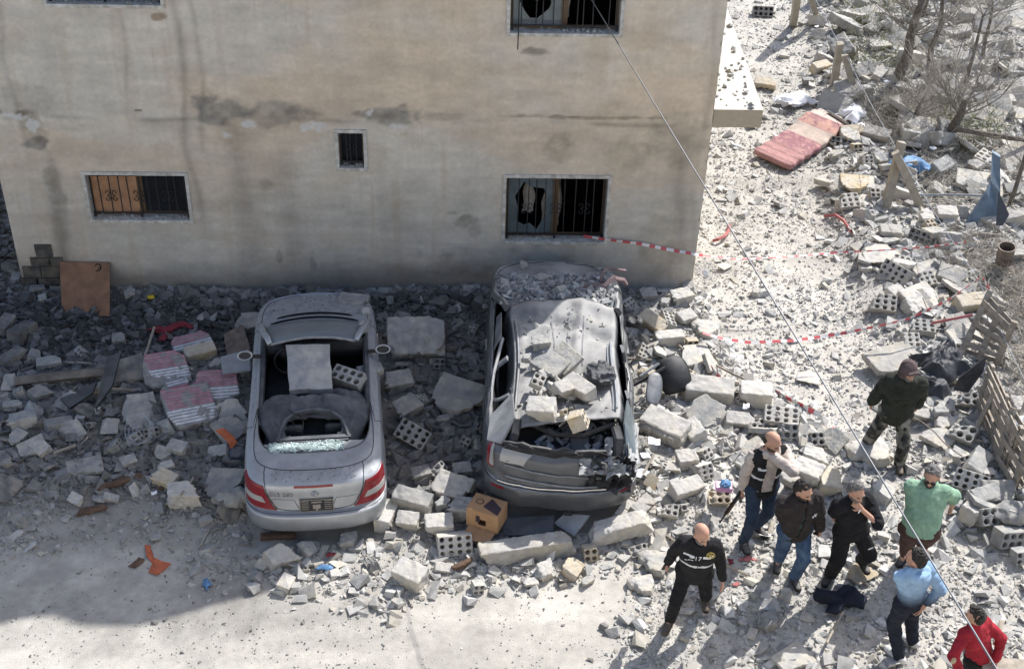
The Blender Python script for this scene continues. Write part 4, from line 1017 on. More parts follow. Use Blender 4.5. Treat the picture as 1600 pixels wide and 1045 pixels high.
# bent reinforcing rods and splintered sticks
def litter(zone, n, name, m_, r_, lo, hi, lab, cat, group, bend):
    I = np.argwhere(ZM[zone] & ~cm); done = 0
    while done < n:
        i, j = I[rng.integers(len(I))]; x = gx[i]; y = gy[j]; px, py = proj((x, y, .1))
        if not (0 < px < 1600 and 0 < py < 1045): continue
        L_ = lo+(hi-lo)*rng.random(); a = rng.random()*6.28; z = hz(x, y)+.07; pts = []; q = np.array([0., 0, 0]); el_ = (rng.random()-.3)*.5
        for k in range(6): pts.append(q.copy()); a += (rng.random()-.5)*bend; el_ += (rng.random()-.5)*bend; q = q+np.array([math.cos(a)*math.cos(el_), math.sin(a)*math.cos(el_), math.sin(el_)])*L_/5
        o = MB().tube(pts, r_, 5).build(name, m_); o.location = (x, y, z); b_ = min(((px-a_)**2+(py-c_)**2, t_) for a_, c_, t_ in LAND)[1]; l_ = f'{lab} near {b_}'; l_ = l_ if l_ not in SEENL else f"{'short' if L_ < (lo+hi)/2 else 'long'} {lab} {'left' if px < [q_ for q_ in LAND if q_[2] == b_][0][0] else 'right'} of {b_}"; SEENL[l_] = 1; tag(o, l_, cat, group); done += 1
for z_, n_ in (('field', 9), ('bank', 8), ('right_heap', 5), ('left_heap', 5), ('between', 2)): litter(z_, n_, 'reinforcing_rod', M_rust, .008, .4, 1.1, 'bent rusty reinforcing rod', 'rod', 'bent reinforcing rods in the rubble', .8)
for z_, n_ in (('field', 12), ('bank', 6), ('right_heap', 5), ('left_heap', 6), ('people', 3)): litter(z_, n_, 'stick', M_wood, .018, .25, .8, 'splintered grey stick', 'stick', 'splintered sticks in the rubble', .12)
# thin chip lying on a block, long beam, broken white beam
def beam(quad_top, th, m, name, label, cat, cuts=0):
    o = MB().slab(quad_top, th).build(name, m, loc=tuple(sum((Vector(q) for q in quad_top), Vector())/4)); return tag(o, label, cat)
def longblock(a, b, wd, ht, m, name, label, cat, cut=2, seed=5, yaw_only=True):
    a = Vector(a); b = Vector(b); L = (b-a).length; e = np.array((L, wd, ht))/2+.04
    s = SDF(-e, e, .014); r = np.random.default_rng(seed); s.box((0, 0, 0), (L, wd, ht), rnd_=.008)
    for sg in (1, -1):
        n = np.array([sg, (r.random()-.5)*.9, (r.random()-.5)*1.1]); s.plane((sg*(L/2-.05), 0, 0), n, .03, 9, int(r.integers(30)))
    for k in range(cut):
        n = np.array([(r.random()-.5), sg*.7, .8]); n /= np.linalg.norm(n); s.plane(np.array([(r.random()-.5)*L*.6, sg*wd*.45, ht*.45]), n, .02, 12, k+3)
    rough(s, .005, 24, seed); V, F = s.mesh()
    o = link(name, rawmesh(name, V, F), m); o.location = (a+b)/2; d = b-a
    o.rotation_euler = (0, -math.atan2(d.z, math.hypot(d.x, d.y)), math.atan2(d.y, d.x)); return tag(o, label, cat)
longblock(GP(748, 868, .13), GP(898, 846, .13), .22, .24, M_con, 'concrete_beam', 'long pale concrete beam lying in front of the grey car', 'beam', 0, 5)
longblock(GP(918, 838, .12), GP(1018, 812, .15), .24, .22, M_con, 'concrete_beam', 'broken white beam end right of the long pale beam', 'beam', 2, 8)
longblock(GP(700, 892, .06), GP(742, 872, .08), .07, .06, M_brownw, 'timber', 'dark thin timber poking out left of the long beam', 'timber', 0, 11)
longblock(GP(145, 766, .04), GP(228, 740, .06), .09, .05, M_brownw, 'timber', 'dark charred timber lying below the left heap', 'timber', 0, 12)
longblock(GP(245, 770, .04), GP(275, 742, .06), .06, .05, M_brownw, 'timber', 'short charred timber near the silver car on the left', 'timber', 0, 13)
longblock(GP(113, 803, .03), GP(170, 790, .03), .1, .05, M_brownw, 'timber', 'weathered brown timber half buried at the left street edge', 'timber', 0, 14)
longblock(GP(200, 890, .02), GP(228, 868, .02), .09, .03, M_brownw, 'timber', 'short flat brown timber beside the orange cloth', 'timber', 0, 15)
longblock(GP(400, 838, .05), GP(470, 836, .05), .09, .07, M_brownw, 'timber', 'dark timber under the silver car bumper', 'timber', 0, 16)
longblock(GP(1200, 840, .05), GP(1208, 812, .05), .05, .04, M_wood, 'timber', 'thin grey stick between the two vested men', 'timber', 0, 17)
def mass(px, py, L, Wd, Ht, rz, tx, m, label, seed):
    e = np.array((L, Wd, Ht))/2+.05; s = SDF(-e, e, .0135); r = np.random.default_rng(seed); s.box((0, 0, 0), (L, Wd, Ht), rnd_=.01)
    X = np.stack(np.meshgrid(*s.ax, indexing='ij'), -1)
    s.D = s.D+(.020*np.exp(-((X[..., 2]-.03)/.012)**2)+.016*np.exp(-((np.abs(X[..., 0])-.12)/.012)**2)*(X[..., 1] < -Wd*.2)).astype(np.float32)   # bed joints
    for k in range(4): s.cap((-L*.36+k*.19, -Wd/2-.02, -.05), (-L*.36+k*.19, -Wd/2+.10, -.05), .045, k=0, op='s')
    for k, (nx_, ny_, nz_, f) in enumerate(((-1, -.4, .2, .40), (1, -.3, .5, .42), (.6, 1, .2, .40), (-.5, -.9, .9, .40), (.7, -.9, .5, .45))):
        n = np.array((nx_, ny_, nz_), float); n /= np.linalg.norm(n); s.plane(n*(abs(n[0])*L/2+abs(n[1])*Wd/2+abs(n[2])*Ht/2)*2*f, n, .05, 7, k+seed)
    rough(s, .012, 15, seed); rough(s, .005, 45, seed+1); V, F = s.mesh(); o = link('masonry_lump', rawmesh('masonry_lump', V, F), m); o.location = GP(px, py, Ht*.4); o.rotation_euler = (rad(tx), 0, rad(rz)); PLACED.append((o.location.x, o.location.y, L*.45)); return tag(o, label, 'masonry')
mass(650, 532, .82, .60, .38, 4, 30, M_cong, 'huge broken masonry mass with split courses between the cars', 3)
mass(1040, 672, .62, .36, .26, -38, 14, M_con, 'broken lump of three hollow courses under the long pale block', 12)
# ---- striped cladding pieces
def striped(px, py, L, Wd, th, rz, tx, ty, label, seed, lift=.03, flip=False):
    e = np.array((L, Wd, th))/2+.03; s = SDF(-e, e, .0115); r = np.random.default_rng(seed)
    s.box((0, 0, 0), (L, Wd, th), rnd_=.006)
    for k in range(4):
        a = r.random()*6.28; n = np.array([math.cos(a), math.sin(a), (r.random()-.5)*.4]); s.plane(n*(abs(n[0])*L/2+abs(n[1])*Wd/2)*(.72+.1*r.random()), n, .03, 9, k+seed)
    X = np.stack(np.meshgrid(*s.ax, indexing='ij'), -1); per = .052
    top = (X[..., 2] > th/2-.02); s.D = s.D+np.where(top, .007*(1+np.cos(2*math.pi*X[..., 1]/per)), 0).astype(np.float32)
    rough(s, .004, 30, seed); V, F = s.mesh()
    y = V[:, 1]/Wd; ridge = np.cos(2*math.pi*V[:, 1]/per) < .35; nz = fbm2(V[:, 0]*6, V[:, 1]*6, seed)
    c = np.tile(np.array([[.27, .265, .26]]), (len(V), 1))
    up = (V[:, 2] > th/2-.035) & ridge & (nz < .62)
    pink = up & ((y > -.02) if not flip else (y < .0)); white = up & ~pink & (np.abs(y) < .36)
    c[pink] = (.40, .19, .235); c[white] = (.60, .61, .64)
    o = link('striped_panel', rawmesh('striped_panel', V, F, c), M_stripe); o.location = GP(px, py, th*.6+lift); o.rotation_euler = (rad(tx), rad(ty), rad(rz))
    return tag(o, label, 'striped panel', 'pieces of pink and white ribbed cladding')
striped(258, 580, .62, .62, .16, 22, 14, 4, 'pink and white ribbed piece nearest the wall, upper left of three', 3)
striped(336, 609, .62, .58, .16, 16, 16, 6, 'pink and white ribbed piece nearest the silver car door', 9)
striped(298, 640, .64, .74, .16, 24, 16, 4, 'largest pink and white ribbed piece in the middle of the heap', 14)
striped(300, 537, .56, .36, .1, 26, 8, 0, 'dusty ribbed fragment lying under the cream block', 21)
striped(276, 606, .4, .2, .14, 24, 14, 0, 'narrow white-striped piece between the larger ribbed ones', 27, .05, True)
# ================================================================ cars
M_roofcloth = mat('roof_cloth', (.05, .054, .063), rough=.95, noise=.35, bump=.3, bscale=80, dust=.4, dustcol=(.24, .24, .25))
def crbasis(t):
    t2 = t*t; t3 = t2*t
    return np.stack([-.5*t+t2-.5*t3, 1-2.5*t2+1.5*t3, .5*t+2*t2-1.5*t3, -.5*t2+.5*t3], -1)
class CR:
    """smooth surface through a grid of points; last axis of the half grid is mirrored in x"""
    def __init__(s, Pt): s.P = np.asarray(Pt, float); s.K, s.N = s.P.shape[:2]
    def __call__(s, u, v):
        u = np.clip(np.asarray(u, float), 0, s.K-1); v = np.asarray(v, float); sg = np.where(v < 0, -1., 1.); v = np.clip(np.abs(v), 0, s.N-1)
        i = np.minimum(np.floor(u).astype(int), s.K-2); j = np.minimum(np.floor(v).astype(int), s.N-2)
        bu = crbasis(u-i); bv = crbasis(v-j); r = 0
        for a in range(4):
            ia = np.clip(i-1+a, 0, s.K-1)
            for b in range(4):
                jb = j-1+b; mi = np.where((jb < 0) | (jb > s.N-1), -1., 1.); jj = np.where(jb < 0, -jb, np.where(jb > s.N-1, 2*(s.N-1)-jb, jb))
                q = s.P[ia, jj].copy(); q[..., 0] *= mi
                r = r+q*(bu[..., a]*bv[..., b])[..., None]
        r[..., 0] *= sg
        return r
    def nrm(s, u, v, e=.04):
        a = s(np.asarray(u)+e, v)-s(np.asarray(u)-e, v); b = s(u, np.asarray(v)+e)-s(u, np.asarray(v)-e)
        n = np.cross(b, a); n /= np.linalg.norm(n, axis=-1, keepdims=True)+1e-9; return n
    def mesh(s, us, vs, off=0., fold=None):
        U, Vv = np.meshgrid(us, vs, indexing='ij'); p = s(U, Vv)
        if off: p = p+s.nrm(U, Vv)*off
        if fold is not None: p = fold(p)
        k = np.arange(U.size).reshape(U.shape)
        return p.reshape(-1, 3), np.stack([k[:-1, :-1], k[:-1, 1:], k[1:, 1:], k[1:, :-1]], -1).reshape(-1, 4)
def fullv(N, d): a = np.linspace(0, N-1, (N-1)*d+1); return np.concatenate([-a[::-1], a[1:]])
def crumple(amp, fr, seed):
    def f(p):
        n = np.stack([vn3(p*fr, seed+i) for i in range(3)], -1)-.5; n2 = np.stack([vn3(p*fr*2.7, seed+5+i) for i in range(3)], -1)-.5
        return p+(n*2+n2)*amp
    return f
def surfpath(cs, uv, off, parent, r=.004, m=None, name='panel_gap', n=5, fold=None):
    u, v = np.array(uv).T; t = np.linspace(0, len(u)-1, (len(u)-1)*6+1); u = np.interp(t, np.arange(len(u)), u); v = np.interp(t, np.arange(len(v)), v)
    p = cs(u, v)+cs.nrm(u, v)*off
    if fold is not None: p = fold(p)
    return MB().tube(p, r, n).build(name, m or M_gap, parent)
def patch(cs, u0, u1, v0, v1, off, m, name, parent, nu=8, nv=10, edge=None, fold=None, smooth=True):
    """a piece lying on the skin; edge(a,b)->(u,v) bends its outline"""
    A, B = np.meshgrid(np.linspace(0, 1, nu), np.linspace(0, 1, nv), indexing='ij')
    if edge is None: U, V = u0+(u1-u0)*A, v0+(v1-v0)*B
    else: U, V = edge(A, B)
    p0 = cs(U, V)+cs.nrm(U, V)*off; p1 = cs(U, V)-cs.nrm(U, V)*.004
    if fold is not None: p0, p1 = fold(p0), fold(p1)
    k = np.arange(U.size).reshape(U.shape); n = U.size
    F = [tuple(q) for q in np.stack([k[:-1, :-1], k[:-1, 1:], k[1:, 1:], k[1:, :-1]], -1).reshape(-1, 4)]
    rim = list(k[0, :])+list(k[1:, -1])+list(k[-1, -2::-1])+list(k[-2:0, 0])
    for i in range(len(rim)): a, b = rim[i], rim[(i+1) % len(rim)]; F.append((a, b, b+n, a+n))
    return link(name, rawmesh(name, np.concatenate([p0.reshape(-1, 3), p1.reshape(-1, 3)]), F, smooth=False), m, parent)
def text(s, size, loc, rot, m, parent, name='lettering', ext=.002, sx=1.):
    c = bpy.data.curves.new(name, 'FONT'); c.body = s; c.size = size; c.extrude = ext; c.align_x = 'CENTER'; c.align_y = 'CENTER'; c.space_character = 1.1
    t = bpy.data.objects.new(name, c); COL.objects.link(t)
    dg = bpy.context.evaluated_depsgraph_get(); me = bpy.data.meshes.new_from_object(t.evaluated_get(dg)); bpy.data.objects.remove(t)
    me.name = name; me.materials.clear(); o = link(name, me, m, parent); o.location = loc; o.rotation_euler = rot; o.scale.x = sx; return o
def outline(w_, L, rear=1., front=1.):
    O = [(0, 0), (.28, .008), (.52, .03), (.72, .08), (.86, .165), (.945, .29), (.98, .45), (1, .72), (1, 1.0), (.998, 1.35), (.99, 1.8), (.985, 2.3), (.985, 2.8), (.99, 3.2), (.985, 3.6), (.965, 3.95), (.92, 4.22), (.83, 4.4), (.65, 4.52), (.4, 4.59), (.18, 4.62), (0, 4.63)]
    a = np.array(O); a[:, 0] *= w_; a[:, 1] *= L/4.63; return a
def ring(O, z, sx, ry, fy, L):
    x = O[:, 0]*sx; y = O[:, 1]+ry*sstep(1.25, 0, O[:, 1])-fy*sstep(L-1.2, L, O[:, 1]); zz = np.array([z(t) for t in O[:, 1]]) if callable(z) else np.full(len(O), z)
    return np.stack([x, y, zz], -1)
def lerp_tab(tab): X = [a for a, _ in tab]; Y = [b for _, b in tab]; return lambda t: float(np.interp(t, X, Y))
def wheel(parent, x, y, r, wd):
    t = MB(); pr = [(.62, -.5), (.9, -.5), (1, -.38), (1, .38), (.9, .5), (.62, .5)]; n = 28; V = []; F = []
    for i in range(n):
        a = 2*math.pi*i/n
        for q, h in pr: V.append((h*wd, math.cos(a)*q*r, math.sin(a)*q*r))
    k = len(pr)
    for i in range(n):
        for j in range(k-1): F.append((i*k+j, ((i+1) % n)*k+j, ((i+1) % n)*k+j+1, i*k+j+1))
    t.add(V, F); o = t.build('wheel', M_tyre, parent); o.location = (x, y, r)
    d = MB(); V = []; F = []
    for sg in (-1, 1):
        b = len(V); V.append((sg*wd*.4, 0, 0)); V += [(sg*wd*.46, math.cos(2*math.pi*i/n)*.63*r, math.sin(2*math.pi*i/n)*.63*r) for i in range(n)]
        F += [(b, b+1+i, b+1+(i+1) % n) for i in range(n)]
    d.add(V, F)
    for i in range(5):
        a = 2*math.pi*i/5
        for sg in (-1, 1): d.bar((sg*wd*.47, 0, 0), (sg*wd*.47, math.cos(a)*.6*r, math.sin(a)*.6*r), .05, .02)
    d.build('rim', M_chrome, o); return o
def slots(name, parent, groups, fold=None):
    pass

# ---------------------------------------------------------------- silver convertible
car = empty('silver_convertible', SIL[0], 'dust covered silver convertible with collapsed roof and a slab in its cabin', 'car', rz=SIL[1])
car.location.z = .03
Wd, L = .865, 4.6
O = outline(Wd, L)
zsh = lerp_tab([(0, .86), (.5, .875), (1.0, .885), (1.6, .86), (2.6, .84), (3.3, .84), (3.9, .78), (4.6, .66)])
zsi = lerp_tab([(0, .925), (.5, .945), (1.0, .955), (1.6, .91), (2.6, .885), (3.3, .905), (3.9, .85), (4.6, .74)])
RG = [ring(O, .18, .95, .12, .12, L), ring(O, .25, .985, .03, .05, L), ring(O, .36, 1., -.01, 0, L), ring(O, .47, 1., -.025, 0, L), ring(O, .515, .998, -.012, 0, L),
      ring(O, .53, .992, .06, .02, L), ring(O, .56, .99, .08, .03, L), ring(O, lambda t: .70, .985, .095, .06, L), ring(O, zsh, .955, .10, .10, L), ring(O, zsi, .87, .17, .17, L)]
OP = np.array([(0, .60), (.2, .605), (.38, .625), (.52, .68), (.615, .78), (.665, .93), (.685, 1.1), (.695, 1.3), (.70, 1.5), (.70, 1.75), (.70, 2.0), (.70, 2.3), (.70, 2.6), (.70, 2.9), (.69, 3.1), (.665, 3.22), (.60, 3.3), (.50, 3.34), (.37, 3.38), (.24, 3.405), (.12, 3.415), (0, 3.42)])
zop = lerp_tab([(.6, .985), (.95, .975), (1.5, .93), (2.6, .905), (3.1, .92), (3.42, .985)])
last = RG[-1]
for f, bulge in ((.25, .018), (.5, .024), (.75, .016), (1., 0.)):
    q = np.zeros((len(OP), 3)); q[:, :2] = last[:, :2]*(1-f)+OP*f
    q[:, 2] = last[:, 2]*(1-f)+np.array([zop(t) for t in OP[:, 1]])*f+bulge; RG.append(q)
q = RG[-1].copy(); q[:, 0] *= .975; q[:, 2] -= .06; q[:, 1] += np.where(OP[:, 1] < 1, .03, 0); RG.append(q)
q = q.copy(); q[:, 0] *= .97; q[:, 2] = .42; RG.append(q)
CS = CR(RG); K, N = CS.K, CS.N
us = np.linspace(0, K-1, (K-1)*5+1); vs = fullv(N, 4)
V, F = CS.mesh(us, vs)
umid = np.repeat((us[:-1]+us[1:])/2, len(vs)-1)
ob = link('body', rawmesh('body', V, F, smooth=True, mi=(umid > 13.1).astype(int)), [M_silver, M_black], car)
# boot lid, bonnet and tonneau joints
surfpath(CS, [(5.6, 0), (5.62, 1.2), (6.0, 2.0), (7.0, 2.55), (8.2, 2.95), (8.8, 3.3), (9.4, 3.45), (10.3, 3.35)], .001, car, .0045)
surfpath(CS, [(5.6, 0), (5.62, -1.2), (6.0, -2.0), (7.0, -2.55), (8.2, -2.95), (8.8, -3.3), (9.4, -3.45), (10.3, -3.35)], .001, car, .0045)
surfpath(CS, [(10.3, 0), (10.3, 1.5), (10.3, 3.35), (10.2, 4.6), (10.4, 6), (11.2, 7.2), (12.6, 7.8)], .001, car, .0045)
surfpath(CS, [(10.3, 0), (10.3, -1.5), (10.3, -3.35), (10.2, -4.6), (10.4, -6), (11.2, -7.2), (12.6, -7.8)], .001, car, .0045)
for sg in (1, -1):
    surfpath(CS, [(9.0, sg*19.4), (9.2, sg*17), (9.35, sg*15.5), (9.45, sg*14.5), (10.6, sg*14.1), (12.2, sg*15.2)], .001, car, .005)
    surfpath(CS, [(1.2, sg*9.2), (5, sg*9.1), (8, sg*8.8), (9.6, sg*8.5), (12.8, sg*8.4)], .001, car, .004)
    surfpath(CS, [(1.2, sg*13.4), (5, sg*13.5), (8, sg*13.5), (9.6, sg*13.4)], .001, car, .004)
    # tail lamp: red body, clear band
    def ed(A, B, a0=5.75, a1=8.05):
        U = a0+(a1-a0)*A; v0 = 2.05+1.0*A; v1 = 5.25-.0*A+.55*A; return U, sg*(v0+(v1-v0)*B)
    lamp = patch(CS, 0, 0, 0, 0, .012, M_red, 'tail_lamp', car, 12, 16, ed)
    def ed2(A, B): U = 6.6+.5*A; v0 = 2.75+.3*A; v1 = 5.2+.2*A; return U, sg*(v0+(v1-v0)*B)
    patch(CS, 0, 0, 0, 0, .016, M_clear, 'clear_band', lamp, 6, 12, ed2)
# bumper joint
surfpath(CS, [(4.45, v) for v in (-5.6, -3, -1.5, 0, 1.5, 3, 5.6)], -.001, car, .004)
# third brake lamp, star badge, plate and lettering on the boot face
patch(CS, 8.05, 8.3, -1.05, .95, .008, M_red, 'brake_lamp', car, 4, 12)
def onrear(u, v, off): p = CS(np.array(u), np.array(v)); n = CS.nrm(np.array(u), np.array(v)); return Vector(p+n*off), Vector(n)
def facerot(n, up=Vector((0, 0, 1))):
    z = n.normalized(); x = up.cross(z).normalized(); y = z.cross(x); return Matrix((x, y, z)).transposed().to_euler()
p, n = onrear(7.45, .0, .008); bd = MB(); R_ = .042
bd.tube([(math.cos(2*math.pi*i/20)*R_, math.sin(2*math.pi*i/20)*R_, 0) for i in range(21)], .0045, 5)
for i in range(3): a = math.pi/2+2*math.pi*i/3; bd.tube([(0, 0, 0), (math.cos(a)*R_, math.sin(a)*R_, 0)], [.006, .003], 5)
b = bd.build('badge', M_chrome, car); b.location = p; b.rotation_euler = facerot(n)
p, n = onrear(7.42, -1.78, .006); text('CLS 280', .078, p, facerot(n), M_chrome, car, 'model_lettering', .003, 1.0)
p, n = onrear(6.45, .06, .012); n.z = .12
pl = MB().box((0, 0, 0), (.40, .17, .012)).build('number_plate', M_plate, car); pl.location = p; pl.rotation_euler = facerot(n)
fr = MB()
for a, b2, c_, d_ in ((0, .08, .395, .008), (0, -.08, .395, .008), (-.195, 0, .008, .165), (.195, 0, .008, .165)): fr.box((a, b2, .008), (c_, d_, .008))
for i in range(5):
    for sg in (-1, 1): fr.box((sg*.135, -.05+.028*i, .0075), (.085, .008, .005))
fr.box((0, -.02, .0075), (.09, .06, .005)); fr.box((0, .045, .0075), (.12, .018, .005)); fr.box((0, -.065, .0075), (.03, .02, .005))
fr.build('plate_mark', M_platel, pl)
# dark lines drawn for the shade of the pressed recess round the plate
rc = MB()
for pa, pb in (((6.95, -1.05), (5.95, -.75)), ((5.95, -.75), (5.95, .75)), ((5.95, .75), (6.95, 1.05)), ((6.95, -1.05), (6.98, -2.3)), ((6.95, 1.05), (6.98, 2.3))):
    pts = [CS(np.array(pa[0]+(pb[0]-pa[0])*t), np.array(pa[1]+(pb[1]-pa[1])*t)) for t in np.linspace(0, 1, 6)]
    rc.tube(pts, .004, 5)
rc.build('pressed_edge_shade', M_grey, car)
for x in (-.74, .74):
    for y in (.95, 3.67): wheel(car, x, y, .315, .2)
MB().box((0, 2.2, .30), (1.36, 3.6, .12)).build('floor_pan', M_black, car)
# cowl and wiper slots
for (yy, dz, ww) in ((3.62, .0, .52), (3.48, .005, .60)):
    sl = MB(); pts = []
    for i in range(17):
        x = -ww+2*ww*i/16; zz = .975-.025*(x/.6)**2-(yy-3.42)*.16; pts.append((x, yy-.10*(x/.6)**2, zz+.022+dz))
    sl.tube(pts, [.006]+[.016]*15+[.006], 6); sl.build('cowl_slot', M_gap, car)
# windscreen, frame and pillars
HZ, HY = 1.25, 2.62
G = []; Fg = []
for i in range(7):
    t = i/6
    for j in range(15):
        s_ = -1+2*j/14; x = s_*(.66*(1-t)+.55*t); y = (3.42-.12*s_*s_)*(1-t)+(HY-.10*s_*s_+.02)*t; z = .985*(1-t)+HZ*t+.05*math.sin(math.pi*t)-.02*s_*s_; G.append((x, y, z))
for i in range(6):
    for j in range(14): Fg.append((i*15+j, i*15+j+1, (i+1)*15+j+1, (i+1)*15+j))
ws = link('windscreen', rawmesh('windscreen', G, Fg, smooth=True), M_glass, car); so_ = ws.modifiers.new('t', 'SOLIDIFY'); so_.thickness = .006
hd = MB()
for (a0, a1) in ((0, 14),):
    hd.tube([(G[6*15+j][0], G[6*15+j][1]-.01, G[6*15+j][2]) for j in range(15)], .020, 7)
hd.build('header_rail', M_greyd, car)
for sg in (1, -1):
    pts = [(sg*.735, 3.40, .93), (sg*.70, 3.12, 1.06), (sg*.655, 2.88, 1.17), (sg*.60, 2.68, 1.24), (sg*.565, 2.54, 1.24)]
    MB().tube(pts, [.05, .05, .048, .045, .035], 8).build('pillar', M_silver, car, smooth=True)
    # mirror
    mm = MB(); n = 14; V = []; Fm = []
    prof = [(-.04, .35), (-.01, .8), (.03, 1.), (.06, .96), (.065, .8), (.05, .75)]
    for i in range(n):
        a = 2*math.pi*i/n
        for y, k in prof: V.append((math.cos(a)*.112*k, -y, math.sin(a)*.066*k))
    kk = len(prof)
    for i in range(n):
        for j in range(kk-1): Fm.append((i*kk+j, ((i+1) % n)*kk+j, ((i+1) % n)*kk+j+1, i*kk+j+1))
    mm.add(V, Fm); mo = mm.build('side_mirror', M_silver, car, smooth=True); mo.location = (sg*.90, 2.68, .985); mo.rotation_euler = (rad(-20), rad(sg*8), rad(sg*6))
    MB().add([(0, -.048, 0)]+[(math.cos(2*math.pi*i/n)*.09, -.05, math.sin(2*math.pi*i/n)*.051) for i in range(n)], [(0, 1+(i+1) % n, 1+i) for i in range(n)]).build('mirror_glass', M_mirror, mo)
    MB().bar((sg*-.03, 0, -.03), (sg*-.19, .06, -.06), .07, .04).build('mirror_arm', M_black, mo)
    # door capping with dark inner edge
    MB().tube([(sg*.675, y, .90-.01*(y < 2)) for y in (1.25, 1.7, 2.2, 2.7, 3.05)], .04, 7).build('door_capping', M_seat, car)
# dashboard, seats
db = SDF((-.72, 2.7, .5), (.72, 3.35, 1.0), .02); db.cap((-.62, 3.0, .80), (.62, 3.0, .80), .13, k=.03); db.cap((-.38, 2.86, .86), (-.30, 2.84, .86), .12, k=.05); db.box((0, 2.9, .68), (.26, .3, .3), rnd_=.04, k=.05)
V, F = db.mesh(); link('dashboard', rawmesh('dashboard', V, F, smooth=True), M_black, car)
st = MB(); st.tube([(-.36+math.cos(2*math.pi*i/20)*.17, 2.66+math.sin(2*math.pi*i/20)*.06, .86+math.sin(2*math.pi*i/20)*.15) for i in range(21)], .016, 6); st.build('steering_wheel', M_black, car)
def seat(name, x, y, wd, h):
    q = SDF((x-.36, y-.4, .25), (x+.36, y+.5, 1.05), .022); q.box((x, y+.2, .46), (wd, .5, .16), rnd_=.06, k=.03); q.box((x, y-.12, .46+h/2), (wd*.95, .14, h), R=np.array(Euler((rad(-14), 0, 0)).to_matrix()), rnd_=.06, k=.04); q.box((x, y-.22, .50+h), (.26, .09, .16), rnd_=.04, k=.03)
    V, F = q.mesh(); return link(name, rawmesh(name, V, F, smooth=True), M_seat, car)
seat('front_seat', -.36, 1.95, .5, .42); seat('front_seat', .36, 1.95, .5, .34)
for x in (-.27, .27):
    q = SDF((x-.2, .98, .75), (x+.2, 1.3, 1.06), .02); q.box((x, 1.13, .90), (.28, .1, .18), rnd_=.045); V, F = q.mesh(); link('rear_headrest', rawmesh('rear_headrest', V, F, smooth=True), M_seat, car)
MB().box((0, 1.2, .62), (1.24, .5, .3)).build('rear_seat', M_seat, car)
# collapsed fabric roof with its rear window frame
nx_, ny_ = 46, 34; G = []; Fg = []; keepv = {}
for i in range(nx_):
    for j in range(ny_):
        a = -1+2*i/(nx_-1); b = j/(ny_-1); y = .83+1.05*b
        x = a*(.54+.135*sstep(0, .45, b)-.02*sstep(.7, 1, b))
        z = .965+.17*math.sin(min(1, b*1.55)*math.pi/2)*(1-.55*a*a)-.22*sstep(.62, 1, b)*(1-.3*a*a)+.09*(vn2(a*3, b*5, 7)-.5)+.05*(abs(vn2(a*7, b*6, 12)*2-1)-.5)+.03*math.sin(b*19+a*4)*sstep(.35, .7, b)
        if abs(a) > .8: z -= (abs(a)-.8)*.35
        G.append((x, y, z))
for i in range(nx_-1):
    for j in range(ny_-1):
        a = -1+2*(i+.5)/(nx_-1); b = (j+.5)/(ny_-1)
        if (abs(a)/(.60-.16*(b/.36)**3))**6+((b-.19)/.125)**6 < 1: continue
        Fg.append((i*ny_+j, (i+1)*ny_+j, (i+1)*ny_+j+1, i*ny_+j+1))
ft = link('soft_top', rawmesh('soft_top', G, Fg, smooth=True), M_roofcloth, car); sm_ = ft.modifiers.new('t', 'SOLIDIFY'); sm_.thickness = .02
fr = MB(); pts = [(-.42, .86, 1.0), (-.395, .95, 1.045), (-.345, 1.08, 1.10), (-.22, 1.18, 1.135), (0, 1.21, 1.155), (.22, 1.18, 1.135), (.345, 1.08, 1.10), (.395, .95, 1.045), (.42, .86, 1.0)]
fr.tube(pts, [.03, .028, .03, .034, .036, .034, .03, .028, .03], 6); fr.bar((-.45, .85, .995), (.45, .86, .995), .06, .045); fr.bar((-.42, .80, .985), (.42, .81, .985), .03, .03)
fr.build('rear_window_frame', M_fabric, ft)
cb = MB(); cb.tube([(-.30, 1.2, 1.19), (-.26, 1.16, 1.17), (-.16, 1.1, 1.16), (-.12, 1.02, 1.12), (-.13, .95, 1.08), (-.18, .92, 1.06), (-.22, .96, 1.06), (-.25, 1.06, 1.11)], .006, 5); cb.build('hanging_cable', M_gap, ft)
# parcel shelf with shattered rear glass
sh = MB(); V = []; Fm = []; rows = 6; colsn = 21
for i in range(rows):
    for j in range(colsn):
        a = -1+2*j/(colsn-1); b = i/(rows-1); y0 = .605+.08*abs(a)**3; y1 = .81; V.append((a*(.585+.04*b), y0+(y1-y0)*b, .972+.012*b-.012*a*a))
for i in range(rows-1):
    for j in range(colsn-1): Fm.append((i*colsn+j, i*colsn+j+1, (i+1)*colsn+j+1, (i+1)*colsn+j))
sh.add(V, Fm); shelf = sh.build('parcel_shelf', M_greyd, car)
gl = []
n = 800; x = (rng.random(n)-.62)*.95; y = .63+.175*rng.random(n); gp = np.stack([x, y, .985+.012*rng.random(n)], 1)
ok = np.abs(x) < .53; gp = gp[ok]; n = len(gp)
gcol = np.array([.50, .60, .57])*(.5+.7*rng.random((n, 1)))
go = scatter('glass_shards', [(v*np.array([1, 1, .35]), f) for v, f in PEB[:6]], gp, .018+.03*rng.random(n), gcol, None, None, .4, car, M_rub)
n = 210; u = 8.7+1.6*rng.random(n); v = (rng.random(n)-.5)*5.4; q = CS(u, v)
scatter('lid_crumbs', PEB, q+np.array([0, 0, .002]), .006+.012*rng.random(n)**2, np.array([.2, .22, .21])*(.4+1.3*rng.random((n, 1))), None, None, 1., car)
n = 420; u = 9.3+3.0*rng.random(n); v = (16.+5.*rng.random(n))*np.where(rng.random(n) < .5, 1, -1); q = CS(u, v)
